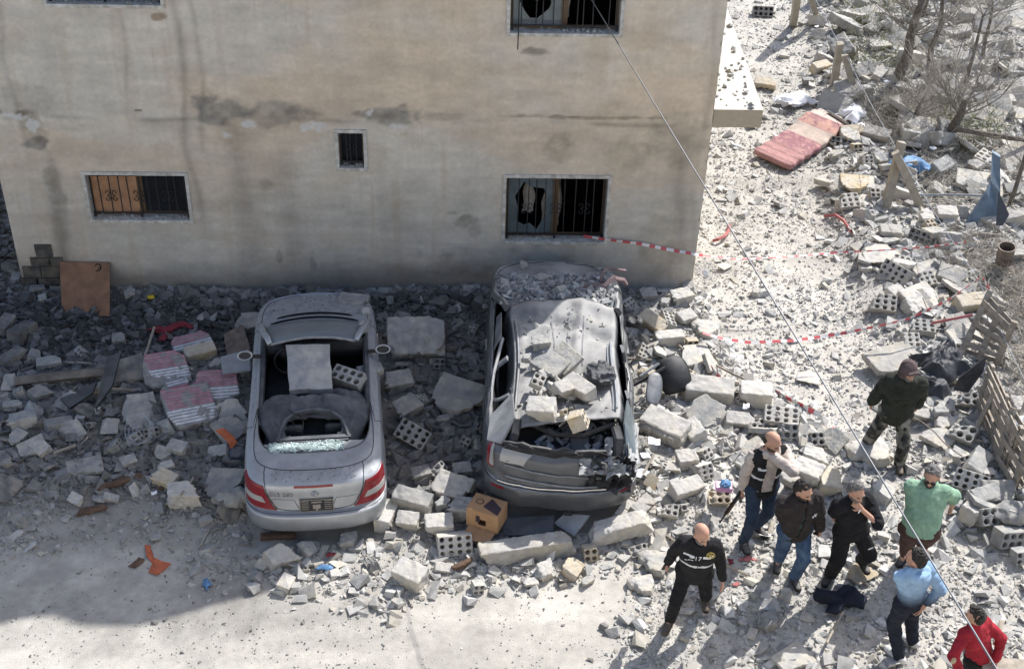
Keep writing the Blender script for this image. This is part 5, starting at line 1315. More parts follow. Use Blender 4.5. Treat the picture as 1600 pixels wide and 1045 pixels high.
scatter('bonnet_crumbs', PEB, q+np.array([0, 0, .004]), .006+.03*rng.random(n)**4, np.array([.36, .36, .35])*(.5+.8*rng.random((n, 1))), None, None, 1., car)
# debris that fell on and into it: things of their own
def slab3(pix, zs, th, m, name, label, cat, ragged=0., seed=1):
    c = [P(x, y, z) for (x, y), z in zip(pix, zs)]; r = random.Random(seed); out = []
    if ragged:
        for i in range(4):
            a, b = c[i], c[(i+1) % 4]; k = 7
            for j in range(k):
                q = a.lerp(b, j/k); cc = (c[0]+c[2])/2
                if j: q = q+(cc-q).normalized()*ragged*(r.random()-.35)
                out.append(q)
    else: out = c
    cen = sum(out, Vector())/len(out)
    o = MB().slab(out, th).build(name, m, loc=tuple(cen)); return tag(o, label, cat)
slab3([(447, 546), (516, 545), (520, 614), (453, 617)], [1.12, 1.12, .98, .98], .09, M_cong, 'concrete_slab', 'upright ragged concrete slab stuck in the cabin of the silver car', 'concrete slab', .025, 4)
piece(545, 592, 'hollow', 1, .44, -28, 20, 0, 'g', 0, 'hollow block lying in the cabin of the silver car beside the slab', base=.95)
piece(578, 582, 'block', 1, .34, 20, 10, 0, 'g', 0, 'grey block at the right side of the silver car cabin', base=.82)
piece(552, 471, 'chunk', 3, .36, -10, 0, 0, 'g', 0, 'flat broken piece lying on the silver car bonnet', base=.86, sz=.6)
piece(571, 489, 'chunk', 7, .17, 30, 0, 0, 'p', 0, 'small pale lump on the right of the silver car bonnet', base=.93)
piece(568, 512, 'chunk', 4, .2, 60, 0, 0, 'p', 0, 'crumbled pale lump by the right pillar of the silver car', base=1.03)
piece(427, 493, 'chunk', 6, .12, 60, 0, 0, 'p', 0, 'small white stone on the left of the silver car bonnet', base=.91)
piece(478, 488, 'chunk', 6, .12, 0, 0, 0, 'g', 0, 'left one of two small stones in mid silver car bonnet', base=.92)
piece(494, 488, 'chunk', 6, .12, 20, 0, 0, 'g', 0, 'right one of two small stones in mid silver car bonnet', base=.92)

# ---------------------------------------------------------------- crushed grey estate
M_greyq = mat('scraped_grey_paint', (.24, .25, .265), rough=.5, metal=.4, noise=.5, nscale=5, bump=.12, bscale=12, dust=.6, dustcol=(.42, .41, .39))
suv = empty('grey_crushed_car', SUVP[0], 'crushed dark grey car with caved-in roof under masonry and torn open tailgate', 'car', rz=SUVP[1])
suv.location.z = .02; suv.scale = (1.03, 1.045, 1.05)
Wd, L = .935, 4.72
O = outline(Wd, L)
CRU = crumple(.022, 3.2, 40)
zs1 = lerp_tab([(0, 1.0), (1, 1.03), (2.6, 1.02), (3.4, 1.03), (4.0, 1.0), (4.7, .86)])
zs2 = lerp_tab([(0, 1.07), (1, 1.09), (2.6, 1.075), (3.4, 1.10), (4.0, 1.07), (4.7, .94)])
RG = [ring(O, .27, .94, .16, .14, L), ring(O, .34, .985, .04, .05, L), ring(O, .46, 1., -.01, 0, L), ring(O, .60, 1., -.03, 0, L), ring(O, .655, .998, -.02, 0, L), ring(O, .675, .992, .045, .02, L), ring(O, .72, .992, .07, .03, L), ring(O, .86, .99, .085, .06, L), ring(O, zs1, .975, .11, .10, L), ring(O, zs2, .93, .17, .17, L)]
OP = np.array([(0, .22), (.25, .225), (.48, .24), (.66, .27), (.76, .33), (.81, .45), (.825, .7), (.83, 1.0), (.83, 1.3), (.83, 1.6), (.83, 2.0), (.83, 2.35), (.83, 2.7), (.825, 3.0), (.81, 3.2), (.78, 3.32), (.70, 3.42), (.58, 3.48), (.44, 3.52), (.29, 3.545), (.14, 3.555), (0, 3.56)])
zop = lerp_tab([(.2, 1.08), (1, 1.10), (2.7, 1.09), (3.3, 1.12), (3.56, 1.13)])
last = RG[-1]
for f in (.33, .66, 1.):
    q = np.zeros((len(OP), 3)); q[:, :2] = last[:, :2]*(1-f)+OP*f; q[:, 2] = last[:, 2]*(1-f)+np.array([zop(t) for t in OP[:, 1]])*f+.012*math.sin(f*3.14); RG.append(q)
q = RG[-1].copy(); q[:, 0] *= .97; q[:, 2] -= .09; RG.append(q); q = q.copy(); q[:, 0] *= .97; q[:, 2] = .5; RG.append(q)
RG = [r.copy() for r in RG]
for r in RG[5:]:   # the tailgate face sags and tears toward the right
    s_ = sstep(.4, .0, r[:, 1])
CS2 = CR(RG); K, N = CS2.K, CS2.N
us = np.linspace(0, K-1, (K-1)*5+1); vs = fullv(N, 4); V, F = CS2.mesh(us, vs)
def dent(p):
    q = CRU(p); x, y, z = q[..., 0], q[..., 1], q[..., 2]
    r = sstep(.9, .0, y)*sstep(.62, .8, z)
    q = q.copy(); q[..., 2] = z-r*(.13*sstep(-.5, .75, x)); q[..., 1] = y+r*.14*sstep(.2, .9, x)*sstep(.7, 1.0, z)
    rs = sstep(.7, .95, x)*sstep(.8, 1.05, z)*sstep(.3, 1.2, y)*sstep(3.4, 2.4, y); q[..., 0] = q[..., 0]+.035*rs*np.sin(y*5)
    return q
V = dent(V)
umid = np.repeat((us[:-1]+us[1:])/2, len(vs)-1)
link('body', rawmesh('body', V, F, smooth=True, mi=(umid > 12.4).astype(int)), [M_grey, M_black], suv)
for x in (-.78, .78):
    for y in (.95, 3.75): wheel(suv, x, y, .35, .23)
MB().box((0, 2.3, .34), (1.5, 3.9, .12)).build('floor_pan', M_black, suv)
# bumper highlight drawn as a chrome strip; reflectors, towing eye, tailgate joint
surfpath(CS2, [(4.75, v) for v in (-3.6, -2, 0, 2, 3.6)], .006, suv, .012, M_chrome, 'bumper_highlight', 6, dent)
surfpath(CS2, [(4.35, v) for v in (-5.5, -3, -1.5, 0, 1.5, 3, 5.5)], .0, suv, .006, None, 'panel_gap', 5, dent)
for v0, v1 in ((-4.15, -3.1), (3.2, 4.2)): patch(CS2, 3.1, 3.55, v0, v1, .01, M_red, 'reflector', suv, 4, 8, None, dent)
def edl(A, B): U = 6.6+2.5*A; v0 = -4.9+.1*A; v1 = -3.95-.25*A; return U, v0+(v1-v0)*B
tl_ = patch(CS2, 0, 0, 0, 0, .014, M_red, 'tail_lamp', suv, 9, 8, edl, dent)
def edl2(A, B): U = 6.8+2.0*A; v0 = -4.35; v1 = -3.9-.2*A; return U, v0+(v1-v0)*B
patch(CS2, 0, 0, 0, 0, .02, M_clear, 'clear_band', tl_, 6, 6, edl2, dent)
def edl3(A, B): U = 7.55+1.3*A; v0 = -3.3; v1 = -1.75+.35*A; return U, v0+(v1-v0)*B
patch(CS2, 0, 0, 0, 0, .02, M_clear, 'lamp_lens', suv, 6, 8, edl3, dent)
def edr(A, B): U = 7.1+1.9*A; v0 = 3.9; v1 = 4.9; return U, v0+(v1-v0)*B
patch(CS2, 0, 0, 0, 0, .014, M_clear, 'tail_lamp', suv, 6, 8, edr, dent)
p = Vector(dent(CS2(np.array(6.55), np.array(-2.4)))); n = Vector(CS2.nrm(np.array(6.55), np.array(-2.4)))
MB().tube([(.07, .10, .36), (.15, .02, .36), (.15, .02, .28), (.07, .02, .28), (.07, .02, .36)], .012, 6).build('towing_eye', M_iron, suv)
# lower tailgate ridge and torn upper edge
rd = MB()
for off, rr in ((6.3, .014), (7.3, .010)):
    pts = [dent(CS2(np.array(off-.35*t), np.array(-2.9+6.0*t)))+np.array([0, -.012, 0]) for t in np.linspace(0, 1, 12)]; rd.tube(pts, rr, 6)
rd.build('tailgate_ridge', M_greyd, suv)
tg = MB()
for k in range(3):
    pts = []
    for t in np.linspace(0, 1, 16):
        q = dent(CS2(np.array(9.3+.5*k), np.array(-3.2+6.3*t)))+np.array([0, .0, .03+.015*k]); pts.append(q+np.array([0, .03*(rnd.random()-.5), .05*(rnd.random()-.5)]))
    tg.tube(pts, [.02+.02*rnd.random() for _ in pts], 6)
tg.build('torn_tailgate_edge', M_black, suv)
def crump(name, c, d, m, parent, seed, h=.018, amp=.05, fr=9):
    e = np.array(d)/2+.08; s = SDF(-e, e, h); X = np.stack(np.meshgrid(*s.ax, indexing='ij'), -1)
    q = np.linalg.norm(X/(np.array(d)/2), axis=-1)
    D = (q-1)*min(d)/2+amp*(np.abs(vn3(X*fr, seed)-.5)*2-.35)+amp*.5*(vn3(X*fr*2.4, seed+2)-.5); s.D = D.astype(np.float32); V, F = s.mesh()
    o = link(name, rawmesh(name, V+np.array(c) if parent is not None else V, F), m, parent)
    if parent is None: o.location = c
    return o
def crumpsheet(c, u, v, nu, nv_, amp, fr, m, name, seed):
    """a torn, folded piece of sheet metal"""
    c, u, v = Vector(c), Vector(u), Vector(v); n = u.cross(v).normalized(); V = []; F = []
    for i in range(nu):
        for j in range(nv_):
            a, b = i/(nu-1)-.5, j/(nv_-1)-.5; p = np.array((a*fr+seed, b*fr*.8, seed*.7)); d = abs(float(vn3(p))*2-1)+.5*abs(float(vn3(p*2.3+5))*2-1)
            e = .25*(float(vn3(p*3+9))-.5) if i in (0, nu-1) or j in (0, nv_-1) else 0
            V.append(c+u*(a*(1+e))+v*(b*(1+e))+n*(d-.6)*amp)
    for i in range(nu-1):
        for j in range(nv_-1): k = i*nv_+j; F.append((k, k+nv_, k+nv_+1, k+1))
    o = link(name, rawmesh(name, V, F), m, suv); q = o.modifiers.new('t', 'SOLIDIFY'); q.thickness = .008; return o
crumpsheet((.60, .09, .86), (.50, .04, -.10), (.05, .10, .42), 12, 11, .16, 5, M_black, 'crumpled_panel', 3.3)
crumpsheet((.68, .22, 1.02), (.30, .10, -.05), (-.02, .42, .22), 11, 12, .14, 5, M_greyd, 'crumpled_panel', 7.1)
crumpsheet((.44, .10, .98), (.46, .03, .02), (.0, .16, .12), 12, 8, .10, 6, M_greyd, 'crumpled_panel', 11.7)
crumpsheet((.86, .5, 1.06), (.16, .02, -.1), (0, .7, .05), 8, 12, .08, 4, M_greyq, 'crumpled_panel', 15.2)
# caved-in roof
ny_, nx_ = 46, 52; G = []; Fg = []; AM = 1.20
def roofz(a, b):   # a -1..1 across, b 0 rear..1 front
    z = 1.365-.05*a*a
    z -= .24*np.exp(-((a-.02)/.55)**2-((b-.30)/.26)**2)            # sunk under the blocks
    z -= .10*sstep(-.15, -.7, a)*sstep(.95, .5, b)
    z += .035*np.exp(-((a-.25*b-.1)/.10)**2)*sstep(.35, .55, b)     # long crease
    z -= .06*np.exp(-((b-.80+.12*a)/.045)**2)+.03*np.exp(-((b-.62-.15*a)/.035)**2)
    z += .05*np.exp(-((b-.97)/.05)**2)
    return z
for j in range(ny_):
    for i in range(nx_):
        b = j/(ny_-1); a = AM*(-1+2*i/(nx_-1)); wdh = .66+.05*b; ov = max(0., abs(a)-.93)
        x = .06+(a if ov == 0 else math.copysign(.93+ov*.55, a))*wdh+.03*math.sin(b*6+a*2)*(a < 0)+.02*math.sin(b*9)*(a > 0)
        y = .50+2.38*b-.10*a*a*sstep(.8, 1, b)+.08*a*sstep(.2, 0, b)
        z = float(roofz(max(-1, min(1, a)), b))+.03*(vn2(a*3, b*5, 31)-.5)+.05*(abs(vn2(a*2.4, b*4.5, 35)*2-1)-.4)+.02*(vn2(a*9, b*15, 33)-.5)-1.9*ov**1.45
        G.append((x, y, z))
for j in range(ny_-1):
    for i in range(nx_-1): k = j*nx_+i; Fg.append((k, k+1, k+nx_+1, k+nx_))
rf = link('roof', rawmesh('roof', G, Fg, smooth=True), mat('dusty_roof', (.10, .105, .115), rough=.4, metal=.3, noise=.22, nscale=3, bump=.05, dust=.92, dlo=.4, dustcol=(.40, .39, .375), dscale=2.4), suv); sm_ = rf.modifiers.new('t', 'SOLIDIFY'); sm_.thickness = .018
def gpt(i, j, dz=0.): q = G[j*nx_+i]; return Vector((q[0], q[1], q[2]+dz))
for i, (j0, j1) in ((7, (5, 40)), (44, (3, 33))):
    rl = MB(); ps = [gpt(i, j, .04) for j in range(j0, j1, 3)]; rl.tube(ps, .017, 6); rl.tube([p-Vector((.04, 0, .03)) for p in ps], .012, 5)
    rl.build('roof_rail', M_panelg if i > 10 else M_greyd, suv)
# ribs pressed into the roof
for i in (22, 27, 33): MB().tube([gpt(i, j, .003) for j in range(22, 40, 2)], .008, 5).build('roof_rib', M_greyd, suv)
# windscreen bent down under the front of the roof
MB().slab([(-.76, 3.50, 1.13), (-.4, 3.62, 1.14), (.4, 3.62, 1.14), (.80, 3.50, 1.13), (.78, 2.80, 1.31), (-.66, 2.80, 1.32)], .008).build('windscreen', M_glass, suv)
# pillars and rails of the bent side frames: flat pressed members
def member(pts, wd, th, m=M_grey, name='pillar', nrm_=None):
    V = []; F = []; n = len(pts); pts = [Vector(p) for p in pts]; wd = wd if isinstance(wd, list) else [wd]*n
    for i, p in enumerate(pts):
        t = (pts[min(i+1, n-1)]-pts[max(i-1, 0)]).normalized(); o_ = Vector(nrm_); o_ = (o_-t*o_.dot(t)).normalized(); s_ = t.cross(o_)
        for a_, b_ in ((-1, -1), (1, -1), (1, .2), (.6, 1), (-.6, 1), (-1, .2)): V.append(p+s_*a_*wd[i]/2+o_*b_*th/2)
    for i in range(n-1):
        for j in range(6): F.append((i*6+j, i*6+(j+1) % 6, i*6+6+(j+1) % 6, i*6+6+j))
    F += [tuple(range(5, -1, -1)), tuple(range(6*n-6, 6*n))]
    return link(name, rawmesh(name, V, F), m, suv)
LO, RO = (-.75, 0, .65), (.8, 0, .6)
member([(-.83, 3.38, 1.10), (-.79, 3.15, 1.20), (-.73, 2.92, 1.32), (-.67, 2.70, 1.365)], [.12, .11, .10, .10], .06, nrm_=LO)
member([(.82, 3.38, 1.10), (.83, 3.15, 1.20), (.82, 2.92, 1.31), (.79, 2.70, 1.35)], [.13, .12, .12, .12], .06, nrm_=RO)
member([(-.845, 1.72, 1.06), (-.77, 1.70, 1.18), (-.655, 1.70, 1.30)], [.10, .08, .09], .035, M_greyd, nrm_=LO)
member([(-.85, 1.25, 1.06), (-.82, 1.55, 1.18), (-.72, 2.1, 1.31)], [.04, .035, .04], .03, M_greyd, nrm_=LO)
member([(-.84, 1.15, 1.06), (-.75, 1.02, 1.18), (-.63, 1.0, 1.27)], [.06, .05, .06], .03, M_greyd, nrm_=LO)
for yy in (2.05, 1.12): member([(.845, yy, 1.06), (.83, yy-.04, 1.18), (.80, yy-.08, 1.29)], [.12, .10, .12], .04, nrm_=RO)
MB().slab([(-.575, .98, 1.29), (-.545, .50, 1.31), (-.70, .28, 1.10), (-.86, .40, 1.05), (-.83, .78, 1.10)], .03).build('rear_quarter_panel', M_greyq, suv)
member([(-.53, .50, 1.30), (-.555, .36, 1.20), (-.60, .24, 1.05), (-.64, .18, .95)], [.10, .11, .10, .08], .05, M_black, 'rear_pillar', (-.3, -.8, .4))
MB().slab([(.72, .52, 1.25), (.785, .95, 1.27), (.87, .82, 1.06), (.86, .30, .98), (.75, .24, 1.0)], .02).build('rear_quarter_glass', M_glass, suv)
member([(.63, .50, 1.23), (.67, .37, 1.15), (.655, .25, 1.02), (.63, .16, .92)], [.12, .13, .12, .10], .05, M_black, 'rear_pillar', (.3, -.8, .4))
for y0, y1 in ((1.15, 1.95), (2.1, 3.0)):
    MB().slab([(.845, y0, 1.09), (.845, y1, 1.09), (.815, y1-.1, 1.27), (.81, y0+.05, 1.26)], .006).build('side_window', M_pane, suv)
MB().slab([(-.80, 2.85, 1.12), (-.83, 2.15, 1.08), (-.735, 2.2, 1.26), (-.74, 2.7, 1.30)], .006).build('side_window', M_greyq, suv)
for sg in (-1, 1):
    for vv in (9.0, 13.0): surfpath(CS2, [(1.2, sg*vv), (5, sg*vv), (9.0, sg*(vv+.1)), (11.6, sg*(vv+.1))], .0, suv, .006, None, 'panel_gap', 5, dent)
    surfpath(CS2, [(9.2, sg*20), (9.35, sg*17), (9.4, sg*15.6), (10, sg*15.0), (11.6, sg*15.6)], .0, suv, .006, None, 'panel_gap', 5, dent)
    MB().tube([(sg*.925, y, .93) for y in (2.35, 2.5, 2.6)], .016, 6).build('door_handle', M_greyd, suv)
# hinge bar torn up behind the roof edge
tb = MB(); tb.tube([(-.45, .60, 1.20), (-.1, .46, 1.12), (.25, .44, 1.13), (.62, .56, 1.22)], .03, 6); tb.tube([(.55, .60, 1.24), (.66, .70, 1.26), (.52, .78, 1.27)], .025, 6); tb.build('torn_roof_edge', M_black, suv)
MB().box((0, .95, .72), (1.3, 1.3, .35)).build('load_floor', M_black, suv)
n = 90; x = (rng.random(n)-.3)*.9; y = .35+.6*rng.random(n); go = scatter('load_rubble', STO, np.stack([x, y, .92+.06*rng.random(n)], 1), .03+.1*rng.random(n)**1.5, np.array([.33, .34, .36])*(.5+.8*rng.random((n, 1))), None, None, 1., suv)
MB().box((.22, .45, .98), (.22, .3, .07), Euler((rad(25), 0, .1)).to_matrix()).build('box_in_boot', M_fabric, suv)
# rubble lying on the bonnet and roof of the grey car
n = 2500; u = 9.3+2.9*rng.random(n); v = (15.2+5.8*rng.random(n)**.8)*np.where(rng.random(n) < .5, 1, -1); q = dent(CS2(u, v))
lam = fbm2(q[:, 0]*2.5, q[:, 1]*2.5, 301)+.75*sstep(4.15, 3.6, q[:, 1]); ok = lam > .58+.25*rng.random(n); q = q[ok]; n = len(q)
scatter('bonnet_rubble', PEB+STO, q+np.array([0, 0, .012]), .012+.10*rng.random(n)**3.0, np.array([.34, .34, .335])*(.5+.8*rng.random((n, 1))), None, None, 1., suv)
n = 900; x = -.74+1.5*rng.random(n); y = 2.84+.84*rng.random(n); ok = rng.random(n) < np.clip(.25+.9*(y-2.84)+.9*(fbm2(x*3, y*3, 311)-.5), 0, 1); x, y = x[ok], y[ok]; n = len(x)
scatter('windscreen_rubble', PEB+STO, np.stack([x, y, 1.325-.225*(y-2.80)+.006], 1), .012+.11*rng.random(n)**2.6, np.array([.36, .355, .345])*(.5+.8*rng.random((n, 1))), None, None, 1., suv)
n = 700; i = rng.random(n)*.999; j = rng.random(n)*.999; a = -1+2*i; ok = ((np.exp(-((a+.05)/.5)**2-((j-.80)/.10)**2)+.5*np.exp(-((a+.25)/.3)**2-((j-.4)/.25)**2)+.03) > rng.random(n)); i, j = i[ok], j[ok]; n = len(i)
q = np.array([gpt(int(a_*(nx_-1)), int(b_*(ny_-1)), .006)[:] for a_, b_ in zip(i, j)])+np.stack([.03*(rng.random(n)-.5), .05*(rng.random(n)-.5), 0*i], 1)
scatter('roof_rubble', PEB+STO, q, .012+.07*rng.random(n)**3, np.array([.44, .425, .39])*(.5+.8*rng.random((n, 1))), None, None, 1., suv)
n = 130; x = .02+.30*rng.standard_normal(n); y = .95+.30*rng.standard_normal(n); ok = (np.abs(x) < .55) & (y > .58) & (y < 1.9); x, y = x[ok], y[ok]; n = len(x)
scatter('roof_pile', STO, np.stack([x, y, 1.20+.05*rng.random(n)+.10*np.clip(y-.9, 0, .6)], 1), .03+.13*rng.random(n)**2, np.array([.46, .445, .41])*(.7+.5*rng.random((n, 1))), None, None, 1., suv)
for r in ((846, 640, 'block', 3, .46, -12, 12, -6, 'p', 1.42, 'large white square block on the rear of the caved-in roof'), (905, 652, 'brokenhollow', 1, .40, 78, 62, 12, 'c', 1.42, 'standing hollow block at the rear right of the caved-in roof'),
          (878, 608, 'block', 3, .32, 40, 20, 10, 'p', 1.50, 'tilted pale block on top of the roof pile'), (905, 607, 'block', 1, .42, -50, 10, 0, 'p', 1.44, 'long pale block sloping right on the roof pile'),
          (840, 596, 'brokenhollow', 5, .32, -15, 30, 20, 'p', 1.44, 'cube block with a round hole on the left of the roof pile'), (857, 567, 'slab', 1, .50, -40, 12, 8, 'g', 1.38, 'grey plate in shade on the middle of the roof'),
          (882, 560, 'slab', 0, .44, -58, 30, 0, 'p', 1.38, 'narrow white plate beside the grey plate on the roof'), (842, 537, 'chunk', 1, .26, 10, 0, 0, 'g', 1.36, 'small grey lump on the front of the caved-in roof'),
          (822, 560, 'chunk', 4, .16, 10, 0, 0, 'g', 1.38, 'pale lump by the left roof rail'), (912, 500, 'chunk', 6, .26, 0, 0, 0, 'p', 1.38, 'flat sunlit flake on the front edge of the roof'),
          (884, 643, 'brokenhollow', 6, .22, 30, 50, 0, 'c', 1.40, 'small open fragment between the two big roof blocks'),
          (878, 455, 'block', 2, .28, 50, 30, 20, 'p', 1.20, 'pale block standing in the bonnet rubble of the grey car'), (848, 438, 'chunk', 0, .22, 50, 0, 0, 'g', 1.14, 'round grey lump on the grey car bonnet'), (818, 415, 'chunk', 4, .16, 80, 0, 0, 'p', 1.08, 'small pale stone at the left front of the grey car bonnet')):
    px, py, kind, var, size, rz, tx, ty, c, bz, lab = r
    piece(px, py, kind, var, size, rz, tx, ty, c, 0, lab, base=bz+(.03 if bz > 1.3 else .06))
# bent metal on the bonnet, black rag on the roof rail
bm_ = MB(); bm_.tube([P(903, 452, 1.24), P(925, 447, 1.29), P(944, 446, 1.31), P(960, 434, 1.39), P(974, 437, 1.31), P(979, 445, 1.24)], [.035, .04, .04, .04, .035, .03], 5); bm_.tube([P(938, 440, 1.27), P(942, 425, 1.39), P(950, 419, 1.43), P(978, 423, 1.41)], .022, 6)
tag(bm_.build('bent_metal', mat('pink_metal', (.24, .17, .165), rough=.6, noise=.4, bump=.2), loc=tuple(P(940, 440, 1.29))), 'bent pinkish metal strip lying on the grey car bonnet', 'metal strip')
bm_.V
o = crump('rag', P(938, 582, 1.49), (.34, .42, .16), M_tarp, None, 21, .016, .06, 10); tag(o, 'black crumpled rag hanging over the roof rail of the grey car', 'rag')
o = crump('rag', P(917, 605, 1.42), (.2, .4, .1), M_tarp, None, 24, .016, .05, 10); o.rotation_euler = (0, 0, rad(-35)); tag(o, 'black strip of rag trailing on the roof below the rail', 'rag')
o = crump('mirror_wreck', P(990, 503, 1.05), (.22, .2, .14), M_black, None, 33, .016, .05, 10); tag(o, 'smashed black wing mirror beside the grey car windscreen', 'mirror')
# ================================================================ people
M_skin = mat('skin', (.47, .27, .19), rough=.6, noise=.12, nscale=18, bump=.05)
M_hair = mat('black_hair', (.028, .024, .021), rough=.6, noise=.4, nscale=60, bump=.5, bscale=120)
M_hairg = mat('grey_hair', (.16, .15, .145), rough=.7, noise=.5, nscale=70, bump=.5, bscale=120)
M_beard = mat('dark_beard', (.06, .045, .037), rough=.7, noise=.4, nscale=60, bump=.4, bscale=120)
M_eye = mat('eye', (.02, .015, .012), rough=.3, noise=0, bump=0)
M_lip = mat('lip', (.30, .12, .10), rough=.5, noise=.1, bump=0)
def cloth(n, c, **k): return mat(n, c, rough=.95, noise=.3, nscale=9, bump=.35, bscale=34, **k)
M_blk = cloth('black_cloth', (.012, .012, .014)); M_vest = cloth('vest_cloth', (.016, .016, .018)); M_band = mat('reflective_band', (.62, .63, .65), rough=.4, noise=.15, bump=0)
M_cream = cloth('cream_hoodie', (.50, .43, .385)); M_jean = cloth('blue_jeans', (.038, .07, .14), tint=(.08, .13, .21)); M_jean2 = cloth('dark_jeans', (.022, .036, .065), tint=(.035, .055, .09))
M_puff = cloth('brown_jacket', (.030, .025, .025)); M_teal = cloth('teal_shirt', (.03, .06, .055)); M_mint = cloth('mint_shirt', (.23, .37, .265)); M_brown = cloth('brown_trousers', (.075, .042, .036))
M_olive = cloth('olive_coat', (.028, .031, .024)); M_hood = cloth('brown_cap', (.11, .08, .078)); M_navy = cloth('navy_cloth', (.018, .021, .034)); M_crimson = cloth('red_jumper', (.29, .018, .03))
M_shoe = mat('black_shoe', (.018, .018, .02), rough=.6, noise=.3, bump=.1, dust=.4); M_boot = mat('brown_boot', (.10, .075, .055), rough=.8, noise=.3, bump=.2, dust=.3); M_sneak = mat('white_trainer', (.55, .54, .52), rough=.7, noise=.15, bump=.1)
M_white = cloth('white_cotton', (.62, .62, .64)); M_gun = mat('gun_metal', (.02, .02, .022), rough=.4, metal=.4, noise=.2, bump=0); M_gunw = mat('gun_wood', (.10, .045, .02), rough=.5, noise=.3, bump=0)
M_lens = mat('dark_lens', (.01, .01, .012), rough=.1, noise=0, bump=0, spec=.6); M_gold = mat('gold_mark', (.30, .23, .06), rough=.5, noise=.1, bump=0)
def ramp_mat(name, fn):
    m = mat(name, (.1, .1, .1), rough=.95, noise=.2, nscale=9, bump=.3, bscale=34, attr=True); return m
M_camo = ramp_mat('camouflage', None); M_fade = ramp_mat('blue_fade', None)
def nv(v): v = np.asarray(v, float); return v/(np.linalg.norm(v)+1e-9)
def ik(a, b, l1, l2, pole):
    d = b-a; L = np.linalg.norm(d)
    if L > (l1+l2)*.998: b = a+d/L*(l1+l2)*.998; d = b-a; L = np.linalg.norm(d)
    u = d/L; x = (l1*l1-l2*l2+L*L)/(2*L); hgt = math.sqrt(max(0, l1*l1-x*x)); p = np.asarray(pole)-u*np.dot(pole, u)
    return a+u*x+nv(p)*hgt, b
def folds(V, F, amp, seed, fr=11.):
    me = rawmesh('t', V, F); n = np.zeros(len(me.vertices)*3, np.float32); me.vertex_normals.foreach_get('vector', n); n = n.reshape(-1, 3); bpy.data.meshes.remove(me)
    q = V*np.array([fr, fr, fr*1.35]); w_ = np.stack([vn3(q*.6, seed), vn3(q*.6, seed+1), vn3(q*.6, seed+2)], -1)-.5
    r = 1-np.abs(vn3(q+w_*3, seed+3)*2-1); d = (r-.5)*amp*1.6+(vn3(q*2.3, seed+4)-.5)*amp*.22
    return V+n*d[:, None]
